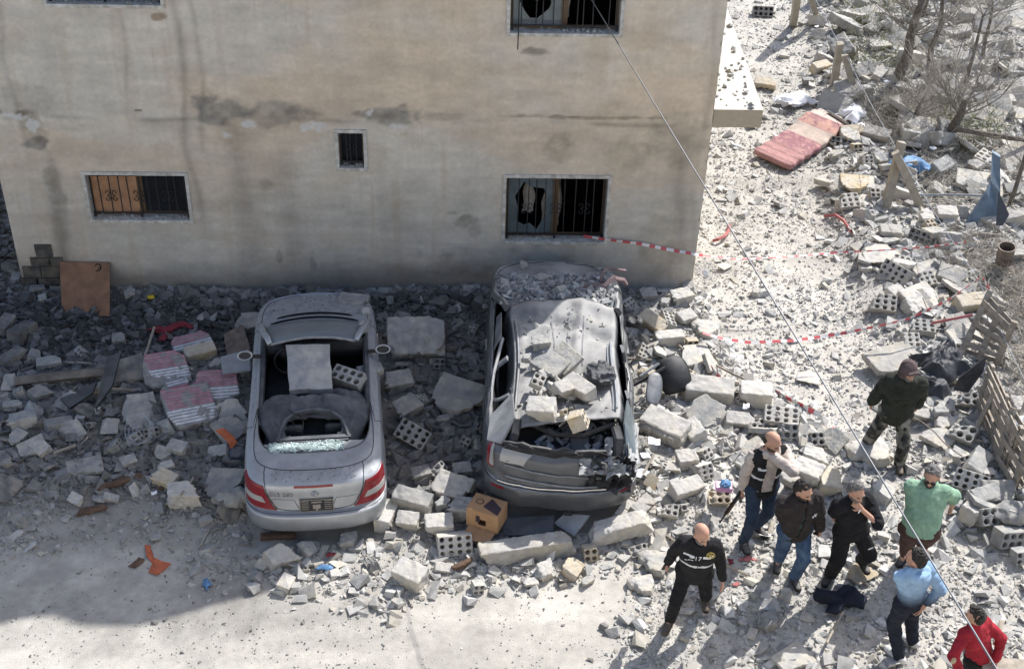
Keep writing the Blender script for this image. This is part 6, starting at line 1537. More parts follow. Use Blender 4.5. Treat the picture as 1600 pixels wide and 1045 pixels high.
def person(label, head, feet, hands, yaw, look, H=1.75, headz=None, pelvis=None, fat=0., o=None, poles=None, crouch=0., seed=1, fingers=.6, lean=0.):
    """head, feet, hands: photo positions with a height above the ground (m); yaw: 0 faces the camera, + turns to the right of the picture"""
    o = o or {}; s = H/1.75; a = rad(yaw); f = np.array([math.sin(a), -math.cos(a), 0.]); r = np.array([math.cos(a), math.sin(a), 0.]); up = np.array([0, 0, 1.])
    FT = []
    for px, py, z, toe in feet:
        g = GP(px, py, z); FT.append((np.array(g), nv([math.sin(rad(toe)), -math.cos(rad(toe)), 0])))
    gz = min(hz(q[0][0], q[0][1]) for q in FT)
    HC = np.array(P(head[0], head[1], gz+(headz or .925*H)))
    mf = (FT[0][0]+FT[1][0])/2
    PEL = np.array([*(mf[:2]*.45+HC[:2]*.55), gz+.535*H-crouch]) if pelvis is None else np.array(P(pelvis[0], pelvis[1], gz+pelvis[2]))
    NK = HC-up*.125*s-f*.025*s
    ax = nv(NK-PEL); CH = PEL+(NK-PEL)*.62; SH = [NK-ax*.075*s-r*.185*s, NK-ax*.075*s+r*.185*s]
    HIP = [PEL-r*.095*s-up*.02, PEL+r*.095*s-up*.02]
    KN = []; AN = []
    for i in (0, 1):
        an = FT[i][0]; an = np.array([an[0], an[1], an[2]+.075]); k, b = ik(HIP[i], an, .43*s, .43*s, f+FT[i][1]*.5+r*(.15 if i else -.15)); KN.append(k); AN.append(b)
    EL = []; WR = []
    for i in (0, 1):
        hp = np.array(P(hands[i][0], hands[i][1], gz+hands[i][2])); pl = (np.asarray(poles[i]) if poles and poles[i] is not None else (-f*.7+r*(.8 if i else -.8)-up*.2))
        e, b = ik(SH[i], hp, .30*s, .265*s, pl); EL.append(e); WR.append(b)
    root = np.array([PEL[0], PEL[1], gz])
    P0 = empty('person', tuple(root), label, 'person', rz=0)
    allp = np.array([HC, *AN, *KN, *EL, *WR, *SH, PEL+.12+fat, PEL-.12-fat, CH+.12+fat, CH-.12-fat]); lo = allp.min(0)-.24; hi = allp.max(0)+.24
    h = .0095
    # head frame
    la, lp = rad(look[0]), rad(look[1]); hf = nv([math.sin(la)*math.cos(lp), -math.cos(la)*math.cos(lp), -math.sin(lp)]); hr = nv(np.cross(hf, up))*-1.; hr = nv(np.cross(up, hf)); hu = np.cross(hf, hr); hu = hu if hu[2] > 0 else -hu; hr = np.cross(hu, hf)*1.
    HR = np.stack([hr, hf, hu], 1)
    def hp(x, y, z): return HC+s*(hr*x+hf*y+hu*z)
    S1 = SDF(lo, hi, h)
    S1.ell(hp(0, -.012, .03), np.array([.074, .096, .092])*s, HR, .01); S1.ell(hp(0, .022, -.035), np.array([.058, .07, .085])*s, HR, .03)
    S1.ell(hp(0, .055, -.083), np.array([.032, .03, .026])*s, HR, .025)                # chin
    S1.cap(hp(0, .088, .014), hp(0, .112, -.028), .010*s, .016*s, .012)               # nose
    S1.cap(hp(-.04, .083, .026), hp(.04, .083, .026), .012*s, k=.014)                 # brow
    for sg in (-1, 1): S1.ell(hp(sg*.033, .097, .003), np.array([.016, .012, .011])*s, HR, 0, 's'); S1.ell(hp(sg*.078, -.005, -.005), np.array([.013, .028, .036])*s, HR, .008)
    S1.cap(hp(-.018, .088, -.052), hp(.018, .088, -.052), .010*s, k=.012)              # mouth
    S1.cap(NK-ax*.03, hp(0, -.02, -.05), .056*s, .052*s, .02)
    tr = .115+fat
    S1.cap(HIP[0], HIP[1], .10*s, k=.04); S1.cap(PEL, CH, .115*s, .125*s, .05, f, .75); S1.cap(CH-r*.05*s, CH+r*.05*s, .115*s, k=.05, flat=f, f=.8); S1.cap(SH[0]+r*.03*s, SH[1]-r*.03*s, .055*s, k=.05)
    for i in (0, 1):
        S1.cap(SH[i], EL[i], .047*s, .037*s, .02); S1.cap(EL[i], WR[i], .037*s, .026*s, .012)
        S1.cap(HIP[i], KN[i], .078*s, .052*s, .03); S1.cap(KN[i], AN[i], .05*s, .034*s, .02); S1.cap(AN[i], FT[i][0]+FT[i][1]*.12*s+up*.02, .034*s, .026*s, .02)
        # hand: palm, four fingers curled, thumb off the side
        d = nv(WR[i]-EL[i]); side = hands[i][3] if len(hands[i]) > 3 else None
        n_ = np.asarray(side, float) if side is not None else (r if i == 0 else -r); n_ = nv(n_-d*np.dot(n_, d)); t_ = np.cross(d, n_)
        if np.dot(t_, f) < 0: t_ = -t_
        pc = WR[i]+d*.05*s; S1.cap(WR[i]+d*.012-t_*.012*s, WR[i]+d*.078*s-t_*.022*s, .021*s, .019*s, .012, n_, .7); S1.cap(WR[i]+d*.012+t_*.012*s, WR[i]+d*.078*s+t_*.024*s, .021*s, .019*s, .012, n_, .7)
        for q, ln in ((-.033, .066), (-.011, .076), (.012, .080), (.034, .070)):
            b0 = WR[i]+d*.085*s+t_*q*s; d1 = nv(d+n_*.35*fingers); b1 = b0+d1*ln*.5*s; d2 = nv(d+n_*1.5*fingers); b2 = b1+d2*ln*.5*s
            S1.cap(b0, b1, .0095*s, .009*s, .004); S1.cap(b1, b2, .009*s, .0075*s, .004)
        b0 = WR[i]+d*.03*s+t_*.03*s; b1 = b0+nv(d*.7+t_*.75+n_*.2)*.042*s; b2 = b1+nv(d+t_*.15+n_*.35)*.032*s; S1.cap(b0, b1, .0125*s, .011*s, .008); S1.cap(b1, b2, .011*s, .009*s, .004)
    V, F = S1.mesh(); link('body', rawmesh('body', V-root, F, smooth=True), M_skin, P0)
    for sg in (-1, 1): q = SDF(hp(sg*.033, .085, .003)-.03, hp(sg*.033, .085, .003)+.03, .004); q.ell(hp(sg*.033, .087, .002), np.array([.013, .006, .0055])*s, HR, 0); V, F = q.mesh(); link('eye', rawmesh('eye', V-root, F, smooth=True), M_eye, P0)
    q = SDF(hp(0, .09, -.053)-.04, hp(0, .09, -.053)+.04, .004); q.cap(hp(-.019, .094, -.053), hp(.019, .094, -.053), .0055, k=0); V, F = q.mesh(); link('lips', rawmesh('lips', V-root, F, smooth=True), M_lip, P0)
    def layer(name, m, build, amp, lo_=None, hi_=None, hh=.0115, colf=None, mif=None, fr=11.):
        q = SDF(lo if lo_ is None else lo_, hi if hi_ is None else hi_, hh); build(q); V, F = q.mesh()
        if len(V) == 0: return None
        V = folds(V, F, amp, seed*7+len(name), fr) if amp else V
        ob = link(name, rawmesh(name, V-root, F, None if colf is None else colf(V), smooth=True, mi=None if mif is None else mif(V[F].mean(1))), m, P0); return ob
    # hair, beard
    HT_ = o.get('hair')
    hm = M_hairg if o.get('greyhair') else M_hair
    def hairb(q, top=1.):
        q.ell(hp(0, -.016, .034), np.array([.080, .101, .098])*s, HR, 0)
        q.ell(hp(0, -.045, -.005), np.array([.076, .066, .085])*s, HR, .02)
        if o.get('hair') == 'quiff': q.ell(hp(0, .03, .10), np.array([.066, .07, .045])*s, HR, .02)
        q.plane(hp(0, .040, .097), hf*.9+hu*-.52); q.plane(hp(0, .0, -.055), -hu+hf*.25)
        q.cap(hp(-.045, .10, .005), hp(.045, .10, .005), .082*s, k=0, op='s')
    hlo, hhi = HC-.2, HC+.2
    if HT_ in ('short', 'quiff', 'crop'): layer('hair', hm, hairb, .016, hlo, hhi, .0075, fr=26.)
    if HT_ == 'bald':
        def hb(q): hairb(q); q.plane(hp(0, 0, .028), hu); q.plane(hp(0, .02, 0), hf)
        layer('hair', M_hair if not o.get('greyhair') else hm, hb, .002, hlo, hhi, .007)
    if o.get('beard'):
        def bb(q):
            q.ell(hp(0, .023, -.048), np.array([.062, .0735, .083])*s, HR, 0); q.ell(hp(0, .055, -.088), np.array([.037, .034, .032])*s, HR, .02)
            q.plane(hp(0, 0, -.050), hu*.9-hf*.12); q.plane(hp(0, .0, 0), -hf); q.ell(hp(0, .1, -.052), np.array([.02, .02, .009])*s, HR, 0, 's')
        layer('beard', M_hairg if o['beard'] == 'grey' else M_beard, bb, .002, hlo, hhi, .007)
    if o.get('brows', True):
        for sg in (-1, 1):
            q = MB(); q.tube([hp(sg*.016, .101, .022)-root, hp(sg*.034, .099, .030)-root, hp(sg*.052, .085, .024)-root], [.004, .005, .003], 5); q.build('eyebrow', hm, P0)
    # trousers and shoes
    tf = o.get('loose', 1.)
    def trous(q):
        q.cap(HIP[0], HIP[1], (.118+fat*.6)*s, k=.05, flat=f, f=.92); q.cap(PEL, PEL+ax*.10, (.128+fat*.8)*s, k=.04, flat=f, f=.85)
        for i in (0, 1): q.cap(HIP[i]-up*.02, KN[i], .094*s*(1+.4*(tf-1)), .066*s*tf, .035); q.cap(KN[i], AN[i]-up*.01, .066*s*tf, .056*s*tf, .02)
        q.plane(PEL+ax*.14*s, ax)
    layer('trousers', o['trousers'], trous, .011, hh=.0115, colf=o.get('tcol'))
    for i in (0, 1):
        heel = FT[i][0]-FT[i][1]*.045*s+up*.03; toe = FT[i][0]+FT[i][1]*.165*s+up*.022
        def sh(q):
            q.cap(heel+up*.012, toe, .054*s, .045*s, .02, up, .85); q.cap(heel+up*.02+FT[i][1]*.02, AN[i]+up*(.05 if o.get('boots') else .02), .05*s, .05*s, .02); q.plane(heel-up*.032, -up)
        layer('shoe', o['shoes'], sh, .0, heel-.25, heel+.33, .0105)
    # upper clothing: list of (name, material, inflate, sleeves(0..1.0), hem drop, options)
    for L_ in o['tops']:
        nm, m, inf, slv, hem, op = L_
        def top(q):
            b = (.115+inf+fat)*s
            q.cap(PEL-ax*min(hem, .12), PEL+ax*.12, b+.012, b+.012, .06, f, .84)
            q.cap(PEL, CH, b+.012, b+.022, .06, f, .8); q.cap(CH-r*.055*s, CH+r*.055*s, (.118+inf+fat*.4)*s, k=.06, flat=f, f=.84)
            if fat > .02: q.ell(PEL+ax*.17+f*.06, np.array([.16, .12, .16])*s+fat*.5, np.stack([r, f, ax], 1), .06)
            q.cap(SH[0]+r*.02*s, SH[1]-r*.02*s, (.062+inf*.8)*s, k=.05); q.cap(NK-ax*.08*s, NK-ax*.01, (.078+inf*.4)*s, (.062+inf*.3)*s, .04)
            if slv > 0:
                for i in (0, 1):
                    k1 = min(1, slv*2); q.cap(SH[i], SH[i]+(EL[i]-SH[i])*k1, (.058+inf*.9)*s, (.047+inf*.9)*s, .03)
                    if slv > .5: k2 = (slv-.5)*2; q.cap(EL[i], EL[i]+(WR[i]-EL[i])*k2, (.047+inf*.9)*s, (.039+inf*.75)*s, .015)
            else:
                for i in (0, 1): q.cap(SH[i]+(SH[i]-CH)*.2, SH[i]+(EL[i]-SH[i])*.8+r*(.03 if i else -.03), .055*s, k=0, op='s')
            if op.get('hood'):
                for t in np.linspace(0, 1, 9):
                    an = math.pi*(t*2); c = NK-ax*.03+(-f*math.cos(an)*.085+r*math.sin(an)*.10)*s-f*.01; 
                    if op['hood'] == 'back': c = NK-ax*(.03+.03*math.cos(an))+(-f*(.5+.5*math.cos(an))*.13+r*math.sin(an)*.10)*s
                    q.cap(c, c+ax*.012, .040*s if op['hood'] != 'back' else .046*s, k=.035)
                if op['hood'] == 'back': q.cap(NK-f*.12-ax*.06, NK-f*.13-ax*.16, .06, .03, .05, f, .6)
            if op.get('collar'):
                for t in np.linspace(0, 1, 12): an = 2*math.pi*t; c = NK-ax*.015+(f*math.cos(an)*.07+r*math.sin(an)*.075)*s; q.cap(c, c+ax*.03, .02*s, k=.02)
            if op.get('open'):
                q.box(NK-ax*.28+f*.16, (op['open'], .3, .62), R=np.stack([r, f, ax], 1), op='s')
            q.plane(PEL-ax*hem*s+f*0, -ax)
            q.ell(hp(0, .05, -.0), np.array([.10, .13, .12])*s, HR, 0, 's')
        mif = None; mm = m
        if op.get('bands'):
            mm = [m, M_band]
            def mif(c, op=op, inf=inf):
                e = (c-PEL)@ax; dr = (c-CH)@r; df = (c-CH)@f; res = np.zeros(len(c), int)
                for a0, a1, x0, x1, sgn in op['bands']:
                    res[(e > a0*s) & (e < a1*s) & (dr > x0*s) & (dr < x1*s) & ((df > .02) if sgn > 0 else (df > -9))] = 1
                return res
        layer(nm, mm, top, op.get('amp', .011), hh=.0115, colf=op.get('colf'), mif=mif)
    # headgear
    if o.get('caphood'):
        def ch(q):
            q.ell(hp(0, -.02, .03), np.array([.100, .118, .118])*s, HR, 0); q.ell(hp(0, -.035, -.08), np.array([.100, .09, .11])*s, HR, .05)
            q.ell(hp(0, .11, -.035), np.array([.062, .115, .082])*s, HR, 0, 's'); q.cap(hp(-.055, .10, .052), hp(.055, .10, .052), .022*s, k=.02)
        layer('hood', o['caphood'], ch, .006, hlo-.08, hhi+.08, .009)
    if o.get('sunglasses'):
        q = MB()
        for sg in (-1, 1): q.box(hp(sg*.034, .102, .004)-root, (.044, .012, .030), Matrix(HR.tolist())); q.bar(hp(sg*.056, .10, .01)-root, hp(sg*.08, .0, .006)-root, .005, .005)
        q.bar(hp(-.015, .106, .010)-root, hp(.015, .106, .010)-root, .006, .006); q.build('sunglasses', M_lens, P0)
    if o.get('watch') is not None:
        i = o['watch']; d = nv(WR[i]-EL[i]); q = MB(); u1 = nv(np.cross(d, up)); u2 = np.cross(d, u1)
        q.tube([WR[i]-root+(u1*math.cos(t)+u2*math.sin(t))*.052 for t in np.linspace(0, 6.283, 15)], .011, 5); q.build('watch', M_black, P0)
    R = dict(P0=P0, root=root, PEL=PEL, CH=CH, NK=NK, r=r, f=f, ax=ax, WR=WR, EL=EL, HC=HC, SH=SH, gz=gz, KN=KN, AN=AN, HIP=HIP, s=s)
    return R
def onchest(R, x, e, d):   # x across (picture right), e up the trunk from the pelvis, d out of the chest
    return R['PEL']+R['ax']*e+R['r']*x+R['f']*d-R['root']
def chestrot(R):
    z = Vector(R['f']); y = Vector(R['ax']); x = y.cross(z).normalized(); y = z.cross(x); return Matrix((x, y, z)).transposed().to_euler()
def glyph(R, bars, at, m, name, dep=.004):
    """small flat mark on the chest made of strokes (x0,y0,x1,y1,w)"""
    b = MB()
    for x0, y0, x1, y1, w_ in bars: b.bar((x0, y0, 0), (x1, y1, 0), w_, dep)
    o = b.build(name, m, R['P0']); o.location = Vector(onchest(R, *at)); o.rotation_euler = chestrot(R); return o
BANDS = [(.24, .278, -.3, .3, 1), (.40, .428, -.16, -.045, 1), (.395, .43, .045, .16, 1)]
# 1 walking policeman
A1 = person('bald bearded man in black police vest walking with a phone in his hand', (1096, 834), [(1046, 974, .02, -25), (1101, 938, .10, -5)], [(1040, 884, .80), (1130, 915, .76)], -8, (22, 22), H=1.76, headz=1.60, seed=1,
            o=dict(hair='bald', greyhair=True, beard='grey', trousers=M_blk, shoes=M_boot, boots=True, tops=[('shirt', M_blk, .012, .98, .05, {}), ('police_vest', M_vest, .032, 0, .12, dict(bands=BANDS, collar=True))]))
def badge(R, at, k=1.):
    q = MB(); q.tube([(math.cos(t)*.042*k, math.sin(t)*.042*k, 0) for t in np.linspace(0, 6.283, 17)], .006, 5)
    for t in range(5): a = t*1.2566+1.57; q.bar((0, 0, 0), (math.cos(a)*.034*k, math.sin(a)*.034*k, 0), .012, .004)
    o = q.build('badge', M_gold, R['P0']); o.location = Vector(onchest(R, *at)); o.rotation_euler = chestrot(R)
badge(A1, (.12, .47, .145))
t_ = text('17', .075, Vector(onchest(A1, -.01, .41, .168)), chestrot(A1), M_band, A1['P0'], 'vest_number', .003)
glyph(A1, [(-.05, .004, -.02, -.004, .006), (-.015, .0, .01, .006, .008), (.015, .004, .045, -.003, .006)], (-.10, .362, .158), M_band, 'vest_lettering')
glyph(A1, [(0, -.3, 0, .12, .006)], (0, .30, .162), M_gap, 'zip')
# 2 bald armed man
A2 = person('bald bearded man in cream hoodie and black vest touching his chin', (1207, 690), [(1161, 850, .02, 5), (1181, 826, .04, 30)], [(1157, 768, .84), (1208, 713, 1.53, (0, -.5, 0))], 14, (38, 18), H=1.82, headz=1.69, seed=2, poles=[None, np.array([1., .15, -.35])],
            o=dict(hair='bald', beard='black', trousers=M_jean2, shoes=M_shoe, boots=True, tops=[('hoodie', M_cream, .018, .97, .06, dict(hood='ring')), ('police_vest', M_vest, .034, 0, .10, dict(bands=[(.205, .24, -.3, .3, 1), (.37, .40, -.16, -.07, 1)], open=.15))]))
badge(A2, (.17, .44, .11))
# 3 brown jacket
A3 = person('dark haired man in brown padded jacket and jeans holding a phone', (1255, 766), [(1215, 880, .03, -15), (1240, 906, .02, 5)], [(1225, 814, .86), (1280, 828, .82)], 14, (40, 18), H=1.75, headz=1.62, seed=3, fat=.008,
            o=dict(hair='short', beard='black', trousers=M_jean, shoes=M_shoe, loose=1.12, watch=1, tops=[('shirt', M_teal, .008, .3, .0, {}), ('padded_jacket', M_puff, .038, .98, .10, dict(hood='ring', amp=.016, open=.035))]))
glyph(A3, [(-.028, -.012, .0, .0, .012), (0, 0, .026, .022, .010), (0, 0, .018, -.018, .008), (-.02, -.008, -.022, -.03, .008), (.0, .0, .004, .024, .007)], (.105, .40, .185), M_white, 'jacket_mark')
# 4 man in black
A4 = person('grey haired man in black sportswear smoking with a hand at his mouth', (1338, 768), [(1296, 902, .02, -35), (1345, 880, .12, 10)], [(1302, 812, .86), (1347, 796, 1.40, (0, -.5, .2))], 16, (22, 14), H=1.74, headz=1.60, seed=4, fat=.014, poles=[None, np.array([1., -.1, -.7])],
            o=dict(hair='crop', greyhair=True, beard='grey', trousers=M_blk, shoes=M_shoe, loose=1.3, tops=[('shirt', M_blk, .020, .55, .10, dict(amp=.014))]))
cg = MB(); wr = A4['WR'][1]; cg.tube([wr+np.array([-.045, -.07, .06])-A4['root'], wr+np.array([-.075, -.10, .04])-A4['root']], .005, 6); cg.build('cigarette', M_white, A4['P0'])
q = glyph(A4, [(-.03, 0, .03, 0, .014)], (0, 0, 0), M_white, 'trouser_mark'); kk = A4['HIP'][1]*.45+A4['KN'][1]*.55; q.location = Vector(kk+A4['f']*.112+A4['r']*.02-A4['root'])
# 5 man in green
A5 = person('stout man in mint green shirt and sunglasses with hands behind his hips', (1456, 744), [(1413, 872, .02, -40), (1440, 858, .02, 10)], [(1428, 778, 1.0), (1488, 790, 1.02)], -16, (-26, 14), H=1.78, headz=1.65, seed=5, fat=.035, pelvis=(1437, 826, .95), poles=[np.array([-1., .4, 0]), np.array([1., .5, .1])],
            o=dict(hair='crop', greyhair=True, beard='black', sunglasses=True, trousers=M_brown, shoes=M_shoe, loose=1.25, tops=[('shirt', M_mint, .024, .72, .04, dict(collar=True, amp=.008))]))
# 6 camouflage
def camo(V):
    n = vn3(V*9, 3)+.35*vn3(V*22, 5); c = np.tile(np.array([[.05, .052, .045]]), (len(V), 1)); c[n > .62] = (.13, .125, .105); c[n > .78] = (.24, .23, .20); c[vn3(V*12, 9) < .34] = (.018, .019, .02); return c
A6 = person('man in hooded olive coat and camouflage trousers standing near the pallets', (1420, 580), [(1352, 700, .02, -50), (1404, 728, .02, -10)], [(1357, 634, .82), (1432, 640, .80)], -12, (12, 10), H=1.78, headz=1.66, seed=6, fat=.015, poles=[np.array([-1., .3, 0]), np.array([1., .3, 0])],
            o=dict(beard='grey', caphood=M_hood, trousers=M_camo, tcol=camo, shoes=M_boot, boots=True, loose=1.25, tops=[('coat', M_olive, .034, .98, .16, dict(hood='ring', amp=.016))]))
# 7 light blue hoodie seen from behind
def fade(V):
    z = V[:, 2]; t = sstep(.95, 1.26, z-A7z)[:, None]; return np.array([.018, .022, .038])*(1-t)+np.array([.27, .41, .58])*t
A7z = hz(*P(1410, 1020, 0)[:2])
A7 = person('young man in faded blue hoodie seen from behind with clasped hands', (1431, 872), [(1424, 1006, .02, -140), (1403, 1030, .02, -150)], [(1444, 945, .95), (1440, 938, .97)], -158, (-125, 8), H=1.74, headz=1.61, seed=7, poles=[np.array([1., -.3, 0]), np.array([-1., -.6, 0])],
            o=dict(hair='short', trousers=M_navy, shoes=M_sneak, loose=1.15, tops=[('hoodie', M_fade, .012, .9, .06, dict(hood='back', colf=fade))]))
q = SDF(A7['NK']-.16, A7['NK']+.16, .008); q.ell(A7['NK']-A7['f']*.085-A7['ax']*.055, (.055, .035, .06), None, 0); V, F = q.mesh(); link('hood_lining', rawmesh('hood_lining', V-A7['root'], F, smooth=True), M_white, A7['P0'])
# 8 red jumper at the lower right corner
A8 = person('young man in red jumper with hand on hip at the lower right corner', (1524, 962), [(1548, 1098, .02, -140), (1520, 1104, .02, -150)], [(1556, 1030, .86), (1502, 1050, .86)], -150, (-128, 10), H=1.50, headz=1.385, seed=8, poles=[np.array([1., .2, .1]), np.array([-1., -.5, 0])],
            o=dict(hair='quiff', trousers=M_blk, shoes=M_shoe, tops=[('jumper', M_crimson, .014, .97, .05, {})]))
el = A8['EL'][1]; q = SDF(el-.12, el+.12, .008); q.ell(el+np.array([-.01, -.05, .0]), (.028, .02, .045), None, 0); V, F = q.mesh(); link('elbow_patch', rawmesh('elbow_patch', V-A8['root'], F, smooth=True), M_concr, A8['P0'])
# ---- things held
def held(R, i, d, name, label, cat, dim, rot, m=M_gun):
    p = R['WR'][i]+nv(R['WR'][i]-R['EL'][i])*d; o = MB().box((0, 0, 0), dim)
    o.box((0, -dim[1]/2-.001, dim[2]*.02), (dim[0]*.86, .002, dim[2]*.84)); x = o.build(name, m); x.location = p; x.rotation_euler = rot; return tag(x, label, cat)
held(A1, 0, .10, 'phone', 'black phone held by the walking policeman', 'phone', (.075, .014, .155), Euler((rad(25), 0, rad(10))))
held(A3, 1, .09, 'phone', 'dark phone held by the man in the brown jacket', 'phone', (.07, .012, .145), Euler((rad(10), rad(30), 0)))
def rifle():
    g = empty('rifle', (0, 0, 0), 'black assault rifle with dark wood held pointing down', 'rifle')
    b = MB(); b.box((0, 0, 0), (.035, .26, .06)); b.box((0, .02, .034), (.03, .18, .014)); b.build('receiver', M_gun, g)
    b = MB(); b.tube([(0, .13, .012), (0, .46, .012)], .010, 8); b.tube([(0, .13, .034), (0, .34, .034)], .009, 8); b.box((0, .42, .04), (.008, .02, .05)); b.build('barrel', M_gun, g)
    b = MB(); b.box((0, .22, .012), (.042, .17, .045)); b.build('hand_guard', M_gunw, g)
    b = MB(); b.add([(-.015, -.13, .02), (.015, -.13, .02), (.015, -.13, -.03), (-.015, -.13, -.03), (-.018, -.37, -.0), (.018, -.37, -.0), (.018, -.37, -.12), (-.018, -.37, -.12)], [(3, 2, 1, 0), (4, 5, 6, 7), (0, 1, 5, 4), (1, 2, 6, 5), (2, 3, 7, 6), (3, 0, 4, 7)]); b.build('stock', M_gun, g)
    b = MB(); b.tube([(0, .07, -.03), (0, .085, -.10), (0, .125, -.17), (0, .175, -.215)], [.02, .021, .021, .02], 4); b.build('magazine', M_gun, g)
    b = MB(); b.bar((0, -.09, -.03), (0, -.115, -.12), .028, .035); b.build('grip', M_gunw, g)
    return g
rg = rifle(); hand = A2['WR'][0]+nv(A2['WR'][0]-A2['EL'][0])*.08
tip = np.array(P(1128, 812, .46)); d = nv(tip-hand); z = nv(np.array([-.3, -.5, .8])-d*np.dot([-.3, -.5, .8], d)); x = np.cross(d, z)
M4 = Matrix(np.stack([x, d, z], 1).tolist()).to_4x4(); M4.translation = Vector(hand+d*.02); rg.matrix_world = M4
# ================================================================ posts, trees, brush, pallets, tape and litter
def post(px0, py0, z0, px1, py1, z1, w_, label, group):
    a = GP(px0, py0, -.1); b = P(px1, py1, z1); r = random.Random(px0); mid = (a+b)/2
    o = MB(); o.bar(a-mid, a-mid+(b-a)*.5, w_, w_*.9); o.V = []; o.F = []; o.M = []
    d = (b-a).normalized(); x = d.cross(Vector((0, 1, 0))).normalized(); y = x.cross(d); n = 7
    V = []; F = []
    for i in range(n):
        p = a-mid+(b-a)*i/(n-1)
        for sx, sy in ((-1, -1), (1, -1), (1, 1), (-1, 1)):
            k = .5*w_*(1+.10*(r.random()-.5)); V.append(p+x*sx*k+y*sy*k+d*(.03*(r.random()-.5) if i == n-1 else 0))
    for i in range(n-1):
        for j in range(4): F.append((i*4+j, i*4+(j+1) % 4, i*4+4+(j+1) % 4, i*4+4+j))
    F += [(3, 2, 1, 0), tuple(range(4*n-4, 4*n))]; o.add(V, F)
    return tag(o.build('fence_post', M_post, loc=None) if False else _at(o, 'fence_post', M_post, mid), label, 'post', group)
def _at(mb, name, m, loc, **k):
    o = mb.build(name, m, **k); o.location = loc; return o
G_ = 'leaning concrete posts of the broken fence'
post(1238, 46, 0, 1250, -30, 1.45, .14, 'left post of the far leaning pair at the top of the alley', G_)
post(1280, 40, 0, 1258, -34, 1.40, .12, 'right post of the far leaning pair at the top of the alley', G_)
post(1301, 142, 0, 1313, 68, 1.15, .13, 'left post of the middle leaning pair behind the grey board', G_)
post(1339, 160, 0, 1320, 86, 1.05, .12, 'right post of the middle leaning pair behind the grey board', G_)
post(1382, 332, 0, 1409, 222, 1.30, .13, 'left post of the nearest leaning pair beside the blue plastic', G_)
post(1443, 334, 0, 1399, 238, 1.20, .13, 'right post of the nearest leaning pair beside the blue plastic', G_)
def wire(pts, r, name, m, label, cat, sag=0., n=14):
    o = MB(); P_ = []
    for k in range(len(pts)-1):
        a, b = Vector(pts[k]), Vector(pts[k+1])
        for i in range(n):
            t = i/n; P_.append(a.lerp(b, t)-Vector((0, 0, sag*4*t*(1-t))))
    P_.append(Vector(pts[-1])); c = sum(P_, Vector())/len(P_); o.tube([p-c for p in P_], r, 5); return tag(_at(o, name, m, c), label, cat)
wire([P(1258, -34, 1.40), P(1324, 90, 1.03), P(1403, 236, 1.2), P(1530, 440, .9), P(1625, 640, .8)], .006, 'fence_wire', M_panelg, 'thin wire strung over the tops of the leaning posts', 'wire', .04)
# the cable across the picture
c0 = PW(906, -30, -.02); c1 = P(1570, 1066, 4.2)
wire([c0, c1], .008, 'overhead_cable', M_cable, 'steel cable stretched from the house across the whole street', 'cable', .0, 40)
w2 = wire([PW(812, -20, -.06), PW(809, 78, -.06)], .008, 'hanging_cable', M_gap, 'short dark cable hanging from the upper right window', 'cable')
# trees
M_twigd = mat('grey_twig', (.24, .22, .195), rough=.9, noise=.35, nscale=3, bump=0)
def tree(px, py, pts, r0, label, seed, spread=1., n1=10):
    base = GP(px, py, -.05); t = empty('bare_tree', tuple(base), label, 'tree', 'bare broken trees in the field'); r = random.Random(seed)
    tr = MB(); P_ = [Vector(p) for p in pts]; tr.tube(P_, [r0*(1-.5*i/(len(P_)-1))*(1+.12*(r.random()-.5)) for i in range(len(P_))], 9); tr.build('trunk', M_bark, t, smooth=True)
    tw = MB(); fine = MB()
    def grow(p, d, L, rr, dep, mb):
        k = 4; q = [p]; dd = d.copy()
        for i in range(k):
            dd = (dd+Vector((r.uniform(-.3, .3), r.uniform(-.3, .3), r.uniform(-.15, .25)))).normalized(); q.append(q[-1]+dd*L/k)
        mb.tube(q, [rr*(1-.6*i/k) for i in range(k+1)], 5 if dep < 2 else 3, caps=False)
        if dep < 3:
            for _ in range(4 if dep < 2 else 3):
                j = r.randint(1, k); e = (dd+Vector((r.uniform(-1, 1), r.uniform(-1, 1), r.uniform(-.3, .7)))*.9).normalized(); grow(q[j], e, L*r.uniform(.5, .8), rr*.5, dep+1, fine if dep >= 1 else mb)
    for i in range(n1):
        p = P_[r.randint(max(1, len(P_)//2), len(P_)-1)]; a = r.uniform(0, 6.28); grow(p, Vector((math.cos(a)*spread, math.sin(a)*spread, r.uniform(.3, 1.1))).normalized(), r.uniform(.6, 1.15), min(r0*.22, .018), 0, tw)
    tw.build('branch', M_twigd, t); c = fine.build('crown', M_twig, t); c['kind'] = 'stuff'; return t
tree(1401, 134, [(0, 0, 0), (.03, .02, .35), (.10, .0, .7), (.05, -.05, 1.1), (.10, .0, 1.5), (.2, .05, 1.9)], .12, 'leaning bare tree trunk behind the dry brushwood', 5, 1.1, 18)
tree(1476, 226, [(0, 0, 0), (.08, .02, .3), (.16, .0, .62), (.18, .0, .9)], .115, 'forked dark tree stump with broken pale top and side branch', 8, 1.0, 16)
tree(1452, 112, [(0, 0, 0), (-.05, .05, .5), (.02, .0, 1.0), (-.03, .05, 1.6)], .07, 'thin bare sapling between the two larger bare trees', 12, 1., 9)
tree(1502, 150, [(0, 0, 0), (.03, .0, .5), (.06, .02, 1.0), (.05, .0, 1.7)], .05, 'slender bare sapling right of the forked stump', 15, .9, 9)
tree(1440, 30, [(0, 0, 0), (.04, .0, .5), (.0, .05, 1.0), (.08, .0, 1.5)], .05, 'bare sapling near the top edge left of the slabs', 19, .9, 12)
tree(1535, 95, [(0, 0, 0), (-.05, .0, .4), (-.02, .05, .9), (-.08, .0, 1.3)], .045, 'bare sapling before the big white plate', 23, .9, 12)
